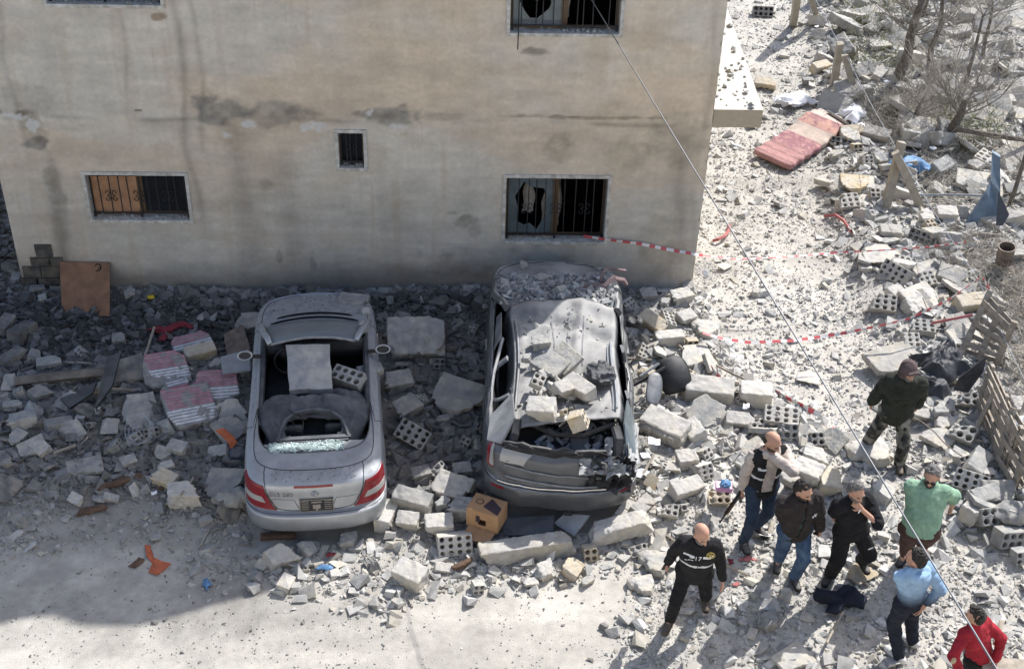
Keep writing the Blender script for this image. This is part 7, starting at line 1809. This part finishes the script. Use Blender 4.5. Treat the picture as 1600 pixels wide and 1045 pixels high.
tree(1420, 200, [(0, 0, 0), (.05, .0, .25), (.12, .03, .5)], .04, 'low broken sapling in the brushwood', 29, 1.2, 12)
tree(1574, 330, [(0, 0, 0), (.03, .0, .4), (.05, .02, .9), (.03, .0, 1.4)], .045, 'thin crooked bare sapling right of the blue metal sheet', 17, .8, 7)
o = MB(); ps = [GP(1492, 200, .38), GP(1530, 208, .34), GP(1570, 214, .36), GP(1620, 222, .42)]; c = ps[1].copy(); o.tube([p-c for p in ps], [.06, .055, .05, .04], 7); tag(_at(o, 'fallen_branch', M_bark, c), 'thick grey branch lying right of the forked stump', 'branch')
# brushwood and weeds
def brush(poly, n, L, r_, name, m, label, cat, up=.35, seed=3, sd=3):
    rr = np.random.default_rng(seed); g = [tuple(P(x, y, .2)[:2]) for x, y in poly]; xs = [p[0] for p in g]; ys = [p[1] for p in g]
    pts = np.stack([rr.uniform(min(xs), max(xs), n*4), rr.uniform(min(ys), max(ys), n*4)], 1); ok = inpoly(g, pts[:, 0], pts[:, 1]); pts = pts[ok][:n]; n = len(pts)
    z = samp(HT, pts[:, 0], pts[:, 1])+rr.random(n)*up*.4; k = 4
    a = rr.random(n)*6.283; el = rr.random(n)*up*2.2-.1; d = np.stack([np.cos(a)*np.cos(el), np.sin(a)*np.cos(el), np.sin(el)], 1); Ls = L*(.4+rr.random(n))
    q = [np.concatenate([pts, z[:, None]], 1)]
    for i in range(k): d = d+(rr.random((n, 3))-.5)*.7; d /= np.linalg.norm(d, axis=1)[:, None]; q.append(q[-1]+d*(Ls/k)[:, None])
    q = np.stack(q, 1); t = np.gradient(q, axis=1); t /= np.linalg.norm(t, axis=2, keepdims=True)+1e-9
    u = np.cross(t, np.array([.31, .2, .93])); u /= np.linalg.norm(u, axis=2, keepdims=True)+1e-9; v = np.cross(t, u); rad_ = r_*(.5+rr.random(n))[:, None, None, None]*(1-.18*np.arange(k+1))[None, :, None, None]
    ang = np.arange(sd)*2*math.pi/sd; ring_ = (u[:, :, None]*np.cos(ang)[None, None, :, None]+v[:, :, None]*np.sin(ang)[None, None, :, None])*rad_+q[:, :, None]
    V = ring_.reshape(-1, 3); F = []
    b = np.arange(n)[:, None]*(k+1)*sd
    for i in range(k):
        for j in range(sd): F.append(np.concatenate([b+i*sd+j, b+i*sd+(j+1) % sd, b+(i+1)*sd+(j+1) % sd, b+(i+1)*sd+j], 1))
    return tag(link(name, rawmesh(name, V, np.concatenate(F)), m), label, cat, kind='stuff')
brush([(1340, 160), (1440, 150), (1480, 200), (1440, 260), (1370, 200)], 1000, .8, .006, 'brushwood', M_twig, 'dry pale brushwood lying right of the mattress', 'brushwood', .3, 3)
brush([(1240, -60), (1700, -60), (1700, 160), (1500, 150), (1390, 140)], 1300, .8, .0045, 'dry_twigs', M_twig, 'tangle of dry twigs over the far field', 'twigs', .45, 4)
brush([(1440, 380), (1560, 370), (1620, 480), (1500, 470)], 2400, .35, .005, 'dry_straw', M_twig, 'matted dry straw under the far end of the tape', 'straw', .15, 5)
brush([(1540, 440), (1700, 420), (1700, 800), (1610, 760)], 1600, .6, .006, 'dead_stalks', M_twig, 'dead stalks behind the pallets', 'stalks', .4, 6)
brush([(1290, 20), (1420, 10), (1430, 140), (1330, 120)], 900, .18, .006, 'weeds', M_grass, 'green weeds between stones behind the posts', 'weeds', .6, 7)
brush([(1455, 160), (1560, 180), (1570, 230), (1480, 250)], 800, .18, .006, 'weeds', M_grass, 'green weeds round the foot of the forked stump', 'weeds', .6, 8)
brush([(1440, 215), (1620, 240), (1620, 350), (1440, 330)], 1000, .4, .005, 'dry_straw', M_twig, 'loose straw between the stump and the blue sheet', 'straw', .3, 9)
# pallets
def pallet(b0, b1, t0, t1, label, nst=3, nsl=6):
    """two bottom corners, two top corners; stringers run up, boards run along"""
    b0, b1, t0, t1 = [Vector(p) for p in (b0, b1, t0, t1)]; c = (b0+b1+t0+t1)/4
    p = empty('pallet', tuple(c), label, 'pallet', 'wooden pallets set up as a fence')
    n = (b1-b0).cross(t0-b0).normalized(); along = (b1-b0).normalized(); upd = ((t0-b0)+(t1-b1)).normalized()
    if n.y > 0: n = -n
    r = random.Random(len(label))
    for i in range(nst):
        t = i/(nst-1); a = b0.lerp(b1, t)-c; b = t0.lerp(t1, t)-c; MB().bar(a+n*.05, b+n*.05+upd*.02, .09, .05, up=n).build('stringer', M_wood, p)
    for sd_, k in ((-.0, nsl), (.10, 3)):
        for i in range(k):
            t = (i+.5)/k+r.uniform(-.02, .02); a = b0.lerp(t0, t)-c; b = b1.lerp(t1, t)-c; a, b = a-along*r.uniform(0, .05), b+along*r.uniform(0, .05)
            if r.random() < .12: b = a.lerp(b, .6)
            MB().bar(a+n*(sd_-.0), b+n*(sd_-.0), .02, .068, up=upd).build('board', M_wood, p)
    return p
pallet(GP(1500, 556, .0), GP(1556, 570, .0), P(1546, 458, .98), P(1584, 505, 1.0), 'upright pallet farthest from the camera at the end of the tape', 3, 7)
pallet(GP(1524, 640, .0), GP(1562, 735, .0), P(1545, 572, .92), P(1590, 668, .95), 'middle leaning pallet with open grid right of the black cloth', 3, 7)
pallet(GP(1563, 732, .0), GP(1612, 812, .0), P(1588, 640, .95), P(1640, 726, .95), 'nearest pallet cut by the right frame edge', 3, 6)
longblock(P(1516, 690, .2), P(1560, 600, .85), .06, .09, M_wood, 'timber', 'grey timber leaning across the middle pallet', 'timber', 0, 31)
longblock(P(1568, 725, .15), P(1610, 610, .9), .06, .09, M_wood, 'timber', 'grey timber propped against the nearest pallet', 'timber', 0, 32)
# tape
def tape(pix, label, wd=.07, tw=1.2, seed=1):
    pts = [P(x, y, z) for x, y, z in pix]; D = []; r = random.Random(seed)
    for k in range(len(pts)-1):
        n = max(2, int((pts[k+1]-pts[k]).length/.03))
        for i in range(n): D.append(pts[k].lerp(pts[k+1], i/n))
    D.append(pts[-1]); c = sum(D, Vector())/len(D); V = []; F = []; mi = []; s = 0.
    for i, p in enumerate(D):
        t = (D[min(i+1, len(D)-1)]-D[max(0, i-1)]).normalized(); a = .9+.9*math.sin(s*tw+seed)+.3*math.sin(s*3.1); u = t.cross(Vector((0, 0, 1))).normalized(); w_ = t.cross(u); q = (u*math.cos(a)+w_*math.sin(a))*wd/2
        V += [p-c-q, p-c+q]
        if i: s += (p-D[i-1]).length
        if i < len(D)-1: F.append((2*i, 2*i+1, 2*i+3, 2*i+2)); mi.append(1 if (s % .20) < .10 else 0)
    o = link('barrier_tape', rawmesh('barrier_tape', V, F, mi=mi), [M_tapew, M_taper]); o.location = c; m_ = o.modifiers.new('t', 'SOLIDIFY'); m_.thickness = .0015
    return tag(o, label, 'tape', 'red and white barrier tape')
def sagline(a, b, n=5, sag=10, z0=0, z1=0): return [(a[0]+(b[0]-a[0])*t, a[1]+(b[1]-a[1])*t+sag*4*t*(1-t), z0+(z1-z0)*t) for t in np.linspace(0, 1, n)]
q0 = PW(912, 369, .03); q1 = PW(1092, 399, -.02)
def tape3(D3, label, **k): return tape([(*proj(p), p[2]) for p in D3], label, **k)
tape3([tuple(PW(912, 369, -.02)), tuple(PW(945, 374, -.05)), tuple(PW(1000, 381, -.05)), tuple(PW(1050, 391, -.04)), tuple(PW(1098, 399, -.03))], 'red and white tape running from the window along the wall to the corner', seed=2, tw=.7, wd=.05)
tape([(1098, 399, 1.0), (1150, 405, .95), (1225, 402, .95), (1300, 395, .95), (1380, 391, .9), (1450, 386, .85), (1510, 378, .75)], 'far red and white tape spanning the alley above the rubble', seed=4, tw=1.1, wd=.026)
tape([(1098, 520, .55), (1130, 529, .5), (1170, 535, .48), (1240, 532, .55), (1310, 522, .6), (1370, 510, .65), (1420, 498, .7), (1480, 470, .8), (1534, 432, .95), (1546, 452, .95)], 'near red and white tape sagging across the alley to the pallet', seed=5, tw=.8, wd=.046)
tape([(1107, 570, .35), (1122, 588, .3), (1140, 600, .25), (1150, 605, .2)], 'short torn tape end beside the large white block', seed=7, tw=1., wd=.08)
tape([(1212, 612, .15), (1230, 622, .2), (1250, 632, .2), (1268, 642, .25), (1282, 648, .25)], 'loose faded tape lying behind the hollow block with holes up', seed=8, tw=2., wd=.08)
tape([(1302, 678, .15), (1304, 664, .2), (1308, 655, .25)], 'scrap of red and white tape sticking up under the cable', seed=9, tw=3., wd=.10)
# fan guard
fg = MB(); 
for k in range(1, 6): fg.tube([(math.cos(t)*.042*k, math.sin(t)*.042*k, .02*math.cos(k*.3)) for t in np.linspace(0, 6.283, 25)], .004, 4)
for k in range(18): a = k*math.pi/9; fg.bar((math.cos(a)*.04, math.sin(a)*.04, .02), (math.cos(a)*.21, math.sin(a)*.21, 0), .004, .004)
fg.tube([(0, 0, .01), (0, 0, .03)], .045, 14); o = _at(fg, 'fan_guard', M_panelg, P(1101, 427, .25)); o.rotation_euler = (rad(35), rad(10), 0); tag(o, 'round wire fan guard lying at the house corner', 'fan guard')
# plywood board leaning on the wall
a, b = P(97, 490, .06), P(171, 494, .10); c, d = PW(172, 410, -.035), PW(93, 409, -.035); cen = (a+b+c+d)/4
pb = MB().slab([p-cen for p in (a, b, c, d)], .018); o = _at(pb, 'plywood_board', M_ply, cen); tag(o, 'brown plywood board leaning against the left foot of the wall', 'board')
rt = MB(); up_ = (c-b).normalized(); acr = (d-c).normalized(); at_ = c+(d-c)*.24-(c-b)*.1-cen; nn = acr.cross(up_).normalized(); nn = nn if nn.y < 0 else -nn
rt.tube([at_+acr*math.cos(t)*.045+up_*math.sin(t)*.06+nn*.003 for t in np.linspace(.4, 5.2, 14)], .008, 4); rt.bar(at_-up_*.01+nn*.004, at_-acr*.04-up_*.01+nn*.004, .012, .004); rt.build('painted_mark', M_gap, o)
# burnt pipe and dark plates on the left
wire([GP(24, 596, .14), GP(90, 588, .18), GP(172, 580, .2)], .075, 'pipe', M_pipe, 'burnt grey pipe lying across the left heap', 'pipe', 0, 8)
def sheet(pix, th, m, name, label, cat, z=.05):
    c = [GP(x, y, zz if zz is not None else z) for x, y, zz in pix]; cen = sum(c, Vector())/len(c); return tag(_at(MB().slab([p-cen for p in c], th), name, m, cen), label, cat)
sheet([(150, 640, .3), (168, 560, .32), (190, 552, .36), (176, 605, .32)], .03, M_black, 'dark_strip', 'bent black strip right of the burnt pipe end', 'strip')
sheet([(95, 625, .1), (152, 600, .16), (146, 616, .2), (110, 640, .12)], .03, M_black, 'dark_strip', 'black strip under the burnt pipe', 'strip')
sheet([(344, 560, .32), (388, 548, .36), (391, 580, .34), (348, 586, .30)], .03, M_panelg, 'grey_sheet', 'grey green sheet beside the silver car mirror', 'sheet')
sheet([(350, 525, .05), (380, 510, .1), (392, 548, .1), (356, 560, .05)], .04, M_rust, 'rusty_sheet', 'dark rusty sheet left of the silver car bonnet', 'sheet')
sheet([(780, 812, .12), (866, 806, .18), (864, 836, .06), (788, 838, .05)], .03, M_panelb, 'metal_sheet', 'dark blue grey panel lying under the grey car bumper', 'panel')
sheet([(866, 818, .10), (884, 803, .22), (922, 806, .26), (898, 838, .08)], .03, M_panelg, 'metal_sheet', 'light grey torn panel leaning under the grey car bumper', 'panel')
sheet([(1276, 172, .12), (1288, 140, .45), (1322, 150, .45), (1306, 182, .12)], .03, M_panelg, 'grey_board', 'grey board with a crease standing by the middle posts', 'board')
sheet([(1015, 465, .0), (1036, 462, .02), (1038, 470, .02), (1018, 474, .0)], .01, M_cong, 'grey_sheet', 'thin sheet at the wall foot near the corner', 'sheet')
wire([GP(1455, 505, .35), GP(1490, 498, .5), GP(1520, 492, .6)], .022, 'rusty_rod', M_hose, 'pinkish rusty rod lying left of the first pallet', 'rod', 0, 6)
wire([GP(1432, 305, .2), GP(1480, 304, .22), GP(1535, 306, .2)], .02, 'rod', M_panelg, 'long pale rod lying right of the nearest posts', 'rod', 0, 6)
for pts, lab in (([(1114, 376), (1122, 374), (1132, 369), (1139, 360), (1139, 352)], 'curved red hose piece lying beside the cable in the alley'), ([(1288, 337), (1305, 336), (1318, 345), (1326, 356), (1330, 366)], 'red hose curving into the rubble near the posts')):
    wire([GP(x, y, .05+.05*math.sin(i)) for i, (x, y) in enumerate(pts)], .028, 'hose', M_hose, lab, 'hose', 0, 4)
# mattress
e = np.array([1.05, .44, .12]); q = SDF((-1.2, -.6, -.25), (1.2, .6, .5), .016); X = np.stack(np.meshgrid(*q.ax, indexing='ij'), -1)
bend = .16*np.exp(-((X[..., 0]-.55)/.4)**2); Y = X.copy(); Y[..., 2] -= bend; d_ = np.abs(Y)-(np.array([1.02, .40, .075])-.05); q.D = (np.linalg.norm(np.maximum(d_, 0), axis=-1)+np.minimum(d_.max(-1), 0)-.05-.012*np.sin(X[..., 0]*26)*sstep(.25, .4, np.abs(X[..., 1]))).astype(np.float32)
V, F = q.mesh(); x_, y_ = V[:, 0], V[:, 1]; n_ = fbm2(x_*7, y_*7, 401); c = np.tile(np.array([[.37, .20, .19]]), (len(V), 1)); c = c*(.75+.5*n_[:, None])
st_ = np.sin(x_*34+n_*3) > .55; c[st_] *= .72; m_ = (x_ > -.05) & (x_ < .28); c[m_] = np.array([.48, .39, .33])*(.8+.4*n_[m_, None]); m_ = (x_ > .28) & (x_ < .62) & (n_ > .45); c[m_] = (.46, .27, .22); m_ = (x_ > .62); c[m_] = np.array([.56, .46, .40])*(.8+.4*n_[m_, None]); m_ = (x_ < -.05) & (x_ > -.5) & (fbm2(x_*16, y_*16, 405) > .52); c[m_] = (.27, .13, .145)
ma, mb_ = GP(1212, 248, .1), GP(1302, 188, .1); o = link('mattress', rawmesh('mattress', V, F, c, smooth=True), M_matt); o.location = (ma+mb_)/2; d = mb_-ma; o.location.z = hz(o.location.x, o.location.y)+.14; o.rotation_euler = (rad(2), rad(-2), math.atan2(d.y, d.x)); o.scale = (d.length/1.75, d.length/1.85, d.length/1.75*.72)
tag(o, 'faded red and cream quilted mattress lying at the edge of the alley', 'mattress')
# seat back and chair parts right of the grey car
def bentslab(wd, ht, th, curve, m, name, n=10):
    V = []; F = []
    for i in range(n+1):
        for j in range(n+1):
            a = -1+2*i/n; b = -1+2*j/n; k = (1-.25*abs(b)**3); x = a*wd/2*k; z = b*ht/2*(1-.12*abs(a)**3); y = curve*(a*a+.6*b*b); V.append((x, y, z))
    for i in range(n):
        for j in range(n): k = i*(n+1)+j; F.append((k, k+n+1, k+n+2, k+1))
    o = link(name, rawmesh(name, V, F, smooth=True), m); s_ = o.modifiers.new('t', 'SOLIDIFY'); s_.thickness = th; return o
o = bentslab(.46, .52, .05, .09, M_black, 'seat_wreck'); o.location = P(1054, 584, .62); o.rotation_euler = (rad(-48), rad(-12), rad(10)); tag(o, 'black curved chair back lying on the heap right of the grey car', 'chair back')
o = bentslab(.24, .46, .10, .03, M_greyd, 'grey_cushion'); o.location = P(1024, 607, .55); o.rotation_euler = (rad(-50), rad(22), rad(5)); tag(o, 'dusty grey padded piece beside the black chair back', 'cushion')
wire([P(990, 602, .5), P(1020, 585, .62), P(1040, 574, .66)], .025, 'metal_bar', M_black, 'black metal bar joining the chair back and the grey car', 'bar', 0, 5)
wire([P(1000, 588, .55), P(1030, 568, .66)], .02, 'metal_bar', M_panelg, 'pale metal bar above the black bar', 'bar', 0, 5)
# blue metal sheet in the bank
B = [P(1550, 238, 1.25), P(1548, 284, .90), P(1541, 300, .78), P(1509, 349, .30), P(1528, 356, .22), P(1550, 366, .14), P(1562, 352, .24), P(1563, 300, .78), P(1563, 246, 1.22)]
cen = sum(B, Vector())/len(B); bs = MB(); b_ = [p-cen for p in B]; bs.add(b_+[p+Vector((.03, .09, 0)) for p in b_], [(0, 1, 7, 8), (1, 2, 6, 7), (2, 3, 4, 6), (4, 5, 6), (17, 16, 10, 9), (16, 15, 11, 10), (15, 13, 12, 11), (15, 14, 13)]+[(i, (i+1) % 9, (i+1) % 9+9, i+9) for i in range(9)])
tag(_at(bs, 'blue_metal_sheet', M_bluem, cen), 'upright crumpled blue metal sheet on the right bank', 'metal sheet')
sheet([(1560, 300, .7), (1576, 335, .3), (1566, 352, .12), (1556, 352, .15)], .02, M_panelb, 'dark_sheet', 'dark folded sheet behind the blue metal sheet', 'sheet')
# tin
tn = MB(); n = 20; V = []; F = []
for z_, rr_ in ((0, .125), (.02, .128), (.10, .128), (.11, .132), (.2, .132), (.21, .128), (.30, .128), (.31, .135), (.325, .135), (.325, .118), (.06, .118)):
    V += [(math.cos(2*math.pi*i/n)*rr_, math.sin(2*math.pi*i/n)*rr_, z_) for i in range(n)]
for k in range(10):
    for i in range(n): F.append((k*n+i, k*n+(i+1) % n, (k+1)*n+(i+1) % n, (k+1)*n+i))
F.append(tuple(range(10*n, 11*n))); F.append(tuple(range(n-1, -1, -1))); tn.add(V, F); o = _at(tn, 'paint_tin', M_rust, P(1568, 410, .45), smooth=False); o.rotation_euler = (rad(8), rad(-6), 0); tag(o, 'rusty open paint tin standing on the right bank', 'tin')
text('350U', .09, Vector((-.01, -.1365, .13)), Euler((rad(90), 0, 0)), M_brownw, o, 'tin_lettering', .003)
# cardboard box
bx = empty('cardboard_box', tuple(GP(760, 833, .0)), 'open brown cardboard box standing on the long beam', 'box', rz=rad(-24)); bx.location.z += .20
W_, D_, H_ = .40, .30, .26; b = MB(); t = .012
b.box((-W_/2, 0, H_/2), (t, D_, H_)); b.box((W_/2, 0, H_/2), (t, D_, H_)); b.box((0, D_/2-t/2, H_/2), (W_-t, t, H_)); b.box((0, 0, t/2+.002), (W_-2*t, D_-2*t, t)); b.box((0, 0, H_+t/2), (W_+t, D_, t))
for x0, x1, z0, z1 in ((-W_/2+t/2, -.05, 0, H_), (.05, W_/2-t/2, 0, H_), (-.05, .05, 0, .06), (-.05, .05, .15, H_)): b.box(((x0+x1)/2, -D_/2+t/2, (z0+z1)/2), (x1-x0, t, z1-z0))
b.build('carton', M_card, bx); b = MB(); b.slab([(-.18, -.155, .012), (.18, -.155, .012), (.15, -.33, -.03), (-.17, -.32, -.05)], -.008); b.build('flap', M_card, bx)
b = MB(); b.slab([(-.03, -.05, H_+t+.002), (.19, -.13, H_+t+.002), (.19, .0, H_+t+.002), (.02, .12, H_+t+.002)], -.002); b.tube([(-.1+math.cos(a)*.045, .02+math.sin(a)*.045, H_+t+.002) for a in np.linspace(0, 6.283, 17)], .005, 4); b.build('print', M_print, bx)
MB().slab([(-.08, -.152, .2), (-.03, -.152, .2), (-.03, -.152, .1), (-.08, -.152, .1)], .003).build('print', M_print, bx)
# cloths, bags, papers
def drape(px, py, wd, dp, amp, m, name, label, cat, seed, rz=0., hump=.1, dz=.03, nu=26, nv_=22, fr=4.):
    c = GP(px, py, dz); V = []; F = []
    for i in range(nu):
        for j in range(nv_):
            a, b = i/(nu-1)-.5, j/(nv_-1)-.5; p = np.array((a*fr+seed, b*fr*.9, seed*.71)); d = abs(float(vn3(p))*2-1)+.45*abs(float(vn3(p*2.2+5))*2-1)
            k = 1+.5*(float(vn3(np.array((math.atan2(b, a)*1.3, seed, 1.)))-.5)); q = max(0, 1-2*max(abs(a), abs(b)))
            V.append((a*wd*k+.06*math.sin(b*9+seed), b*dp*k+.05*math.sin(a*8), hump*min(1, q*2.2)*(.4+1.1*d)+amp*(.9-d)))
    for i in range(nu-1):
        for j in range(nv_-1): k = i*nv_+j; F.append((k, k+nv_, k+nv_+1, k+1))
    o = link(name, rawmesh(name, V, F, smooth=True), m); q = o.modifiers.new('t', 'SOLIDIFY'); q.thickness = .006; o.location = c; o.rotation_euler = (0, 0, rad(rz)); return tag(o, label, cat)
def rag(px, py, d, m, name, label, cat, seed, amp=.05, fr=9, dz=.04, h=.014):
    s_ = crump(name, GP(px, py, dz), d, m, None, seed, h, amp, fr); return tag(s_, label, cat)
drape(1310, 938, .42, .34, .08, M_navy, 'dark_cloth', 'dark navy cloth crumpled on the ground before the man in black', 'cloth', 3.1, 20, .12)
drape(1468, 578, .68, .6, .15, M_tarp, 'black_tarp', 'black plastic tarp crumpled between blocks left of the pallets', 'tarp', 5.7, 15, .26, .08, 40, 36, 5.5)
drape(1448, 612, .7, .5, .12, M_tarp, 'black_tarp', 'smaller fold of black tarp behind the camouflage man arm', 'tarp', 8.3, -20, .2, .06, 30, 26, 5.)
sheet([(1490, 608, .2), (1498, 590, .5), (1542, 555, .85), (1536, 580, .6), (1512, 612, .25)], .02, M_tarp, 'dark_fabric', 'dark fabric stretched over the foot of the first pallet', 'fabric')
drape(1420, 264, .6, .4, .12, M_blue, 'blue_plastic', 'crumpled blue plastic behind the nearest posts', 'plastic', 15.5, 10, .14, .12, 24, 20, 6.)
rag(362, 776, (.42, .3, .2), M_paper if False else M_cong, 'grey_sack', 'dusty grey sack beside the rear wheel of the silver car', 'sack', 67, .06, 8, .12)
rag(1585, 800, (.5, .34, .2), M_cong, 'grey_sack', 'dusty grey sheet lying on the lower right bank', 'sack', 68, .06, 7, .14)
rag(1598, 665, (.3, .26, .26), M_white, 'white_bag', 'white bag with dark opening at the right frame edge', 'bag', 69, .04, 7, .3)
rag(325, 911, (.10, .14, .05), M_blue, 'blue_bag', 'small blue plastic scrap on the street below the silver car', 'plastic', 71, .03, 14, .03, .009)
rag(508, 886, (.16, .08, .04), M_blue, 'blue_bag', 'blue scrap in the rubble below the silver bumper', 'plastic', 72, .02, 14, .05, .009)
rag(373, 708, (.3, .24, .16), M_panelb, 'dark_jug', 'dark ribbed container by the silver car rear wing', 'container', 73, .03, 9, .1)
rag(516, 866, (.12, .06, .03), M_redrag, 'red_scrap', 'dark red scrap in the rubble below the silver bumper', 'scrap', 74, .02, 14, .05, .009)
drape(268, 514, .6, .14, .05, M_redrag, 'red_cloth', 'dirty red cloth strip in the dark rubble under the wall', 'cloth', 17.5, 12, .05, .05, 26, 8, 6.)
rag(255, 528, (.1, .16, .06), M_redrag, 'red_cloth', 'small red rag left of the dirty red strip', 'cloth', 76, .03, 12, .08, .01)
rag(1142, 878, (.12, .1, .03), M_redrag, 'red_scrap', 'red scrap on the ground between the two vested men', 'scrap', 77, .02, 14, .02, .008)
rag(1168, 873, (.14, .06, .02), M_hose, 'pink_scrap', 'pinkish scrap beside the red one between the vested men', 'scrap', 78, .02, 14, .02, .008)
rag(1150, 912, (.07, .05, .02), M_hose, 'pink_scrap', 'tiny pink scrap below the policeman hand', 'scrap', 79, .015, 14, .02, .007)
rag(1337, 690, (.08, .06, .04), M_redrag, 'red_scrap', 'red scrap beside the pale block with the torn tape', 'scrap', 80, .02, 14, .04, .008)
rag(236, 464, (.12, .1, .07), mat('yellow_wrapper', (.5, .38, .03), noise=.3, bump=.1), 'yellow_wrapper', 'yellow wrapper lying against the wall foot', 'wrapper', 81, .02, 12, .04, .009)
def orange(pix, label, z=.02):
    c = [GP(x, y, z+.02*math.sin(i*2.1)) for i, (x, y) in enumerate(pix)]; cen = sum(c, Vector())/len(c); return tag(_at(MB().slab([p-cen for p in c], .012), 'orange_cloth', M_orange, cen), label, 'cloth')
orange([(226, 850), (229, 868), (238, 879), (232, 893), (246, 897), (268, 880), (252, 876), (240, 870), (236, 852)], 'torn orange cloth lying on the shaded street')
c = [GP(337, 672, .25), GP(350, 668, .3), GP(366, 682, .26), GP(371, 690, .2), GP(362, 702, .12), GP(357, 690, .2)]; cen = sum(c, Vector())/6; tag(_at(MB().slab([p-cen for p in c], .03), 'orange_cloth', M_orange, cen), 'orange cloth stuck between blocks beside the silver car', 'cloth')
# pink box with blue lump
bx = MB().box((0, 0, 0), (.20, .14, .06)); o = _at(bx, 'pink_box', mat('pink_card', (.58, .30, .50), noise=.15, bump=0), GP(1131, 760, .36)); o.rotation_euler = (0, 0, rad(-8)); tag(o, 'small pink box lying on a pale block', 'box')
MB().box((0, 0, .031), (.18, .12, .004)).build('box_lid', M_paper, o)
o = crump('blue_glove', o.location+Vector((.02, 0, .055)), (.13, .11, .06), M_blue, None, 83, .009, .03, 14); tag(o, 'crumpled blue glove on the pink box', 'glove')
r = random.Random(9)
for px, py, s_, lab in ((1022, 690, .2, 'white paper sheet near the long pale broken block'), (1008, 712, .16, 'white paper scrap beside the grey car flank'), (1000, 740, .26, 'large pale sheet under the right flank of the grey car'), (1240, 162, .34, 'large white paper heap left of the mattress end'), (1225, 158, .26, 'white paper lying on stones by the ledge corner'), (1322, 174, .2, 'white paper at the foot of the middle posts'), (1295, 176, .18, 'white paper caught under the grey board'), (1276, 42, .12, 'lilac paper between the far posts'), (1340, 195, .3, 'white sheet by the far end of the mattress'), (1458, 232, .16, 'white paper beside the forked stump'), (1386, 128, .16, 'white paper by the brushwood'), (1166, 635, .14, 'paper behind the large white square block'), (241, 770, .09, 'small white paper in the low left heap'), (1590, 10, .2, 'bluish white paper on the big white plate')):
    c = GP(px, py, .16 if py < 720 else .08); b = MB(); V = []; F = []
    for i in range(4):
        for j in range(4): V.append((s_*.8*(i/3-.5), s_*.6*(j/3-.5), s_*.16*r.random()))
    for i in range(3):
        for j in range(3): k = i*4+j; F.append((k, k+4, k+5, k+1))
    o = link('paper_sheet', rawmesh('paper_sheet', V, F), M_paper); o.location = c; o.rotation_euler = (r.uniform(-.2, .2), r.uniform(-.2, .2), r.uniform(0, 6)); m_ = o.modifiers.new('t', 'SOLIDIFY'); m_.thickness = .003; tag(o, lab, 'paper')
drape(1238, 160, .75, .42, .10, M_paper, 'crumpled_paper', 'large heap of crumpled white paper by the ledge corner', 'paper', 11.2, 10, .14, .06, 26, 20, 5.)
drape(1332, 184, .45, .32, .10, M_paper, 'crumpled_paper', 'crumpled pale sheet beside the far end of the mattress', 'paper', 13.9, 30, .16, .16)
# wire basket on the left heap
bk = MB()
for k in range(3): bk.tube([(math.cos(t)*(.20+.02*k), math.sin(t)*(.16+.02*k), .05*k) for t in np.linspace(0, 6.283, 17)], .006, 4)
for k in range(16): a = k*math.pi/8; bk.bar((math.cos(a)*.2, math.sin(a)*.16, 0), (math.cos(a)*.24, math.sin(a)*.2, .10), .006, .006)
o = _at(bk, 'wire_basket', M_panelg, GP(224, 672, .2)); o.rotation_euler = (rad(50), rad(-20), rad(-30)); tag(o, 'bent pale wire basket on the left heap', 'basket')
# wooden stand at the lower right corner
sheet([(1532, 1030, .75), (1620, 1036, .75), (1620, 1062, .75), (1536, 1062, .75)], .05, M_wood, 'wooden_table', 'weathered wooden top at the lower right corner', 'table')
longblock(P(1554, 1010, .9), P(1568, 960, 1.05), .05, .05, M_concr, 'timber', 'pale stick standing behind the young man in red', 'timber', 0, 41)
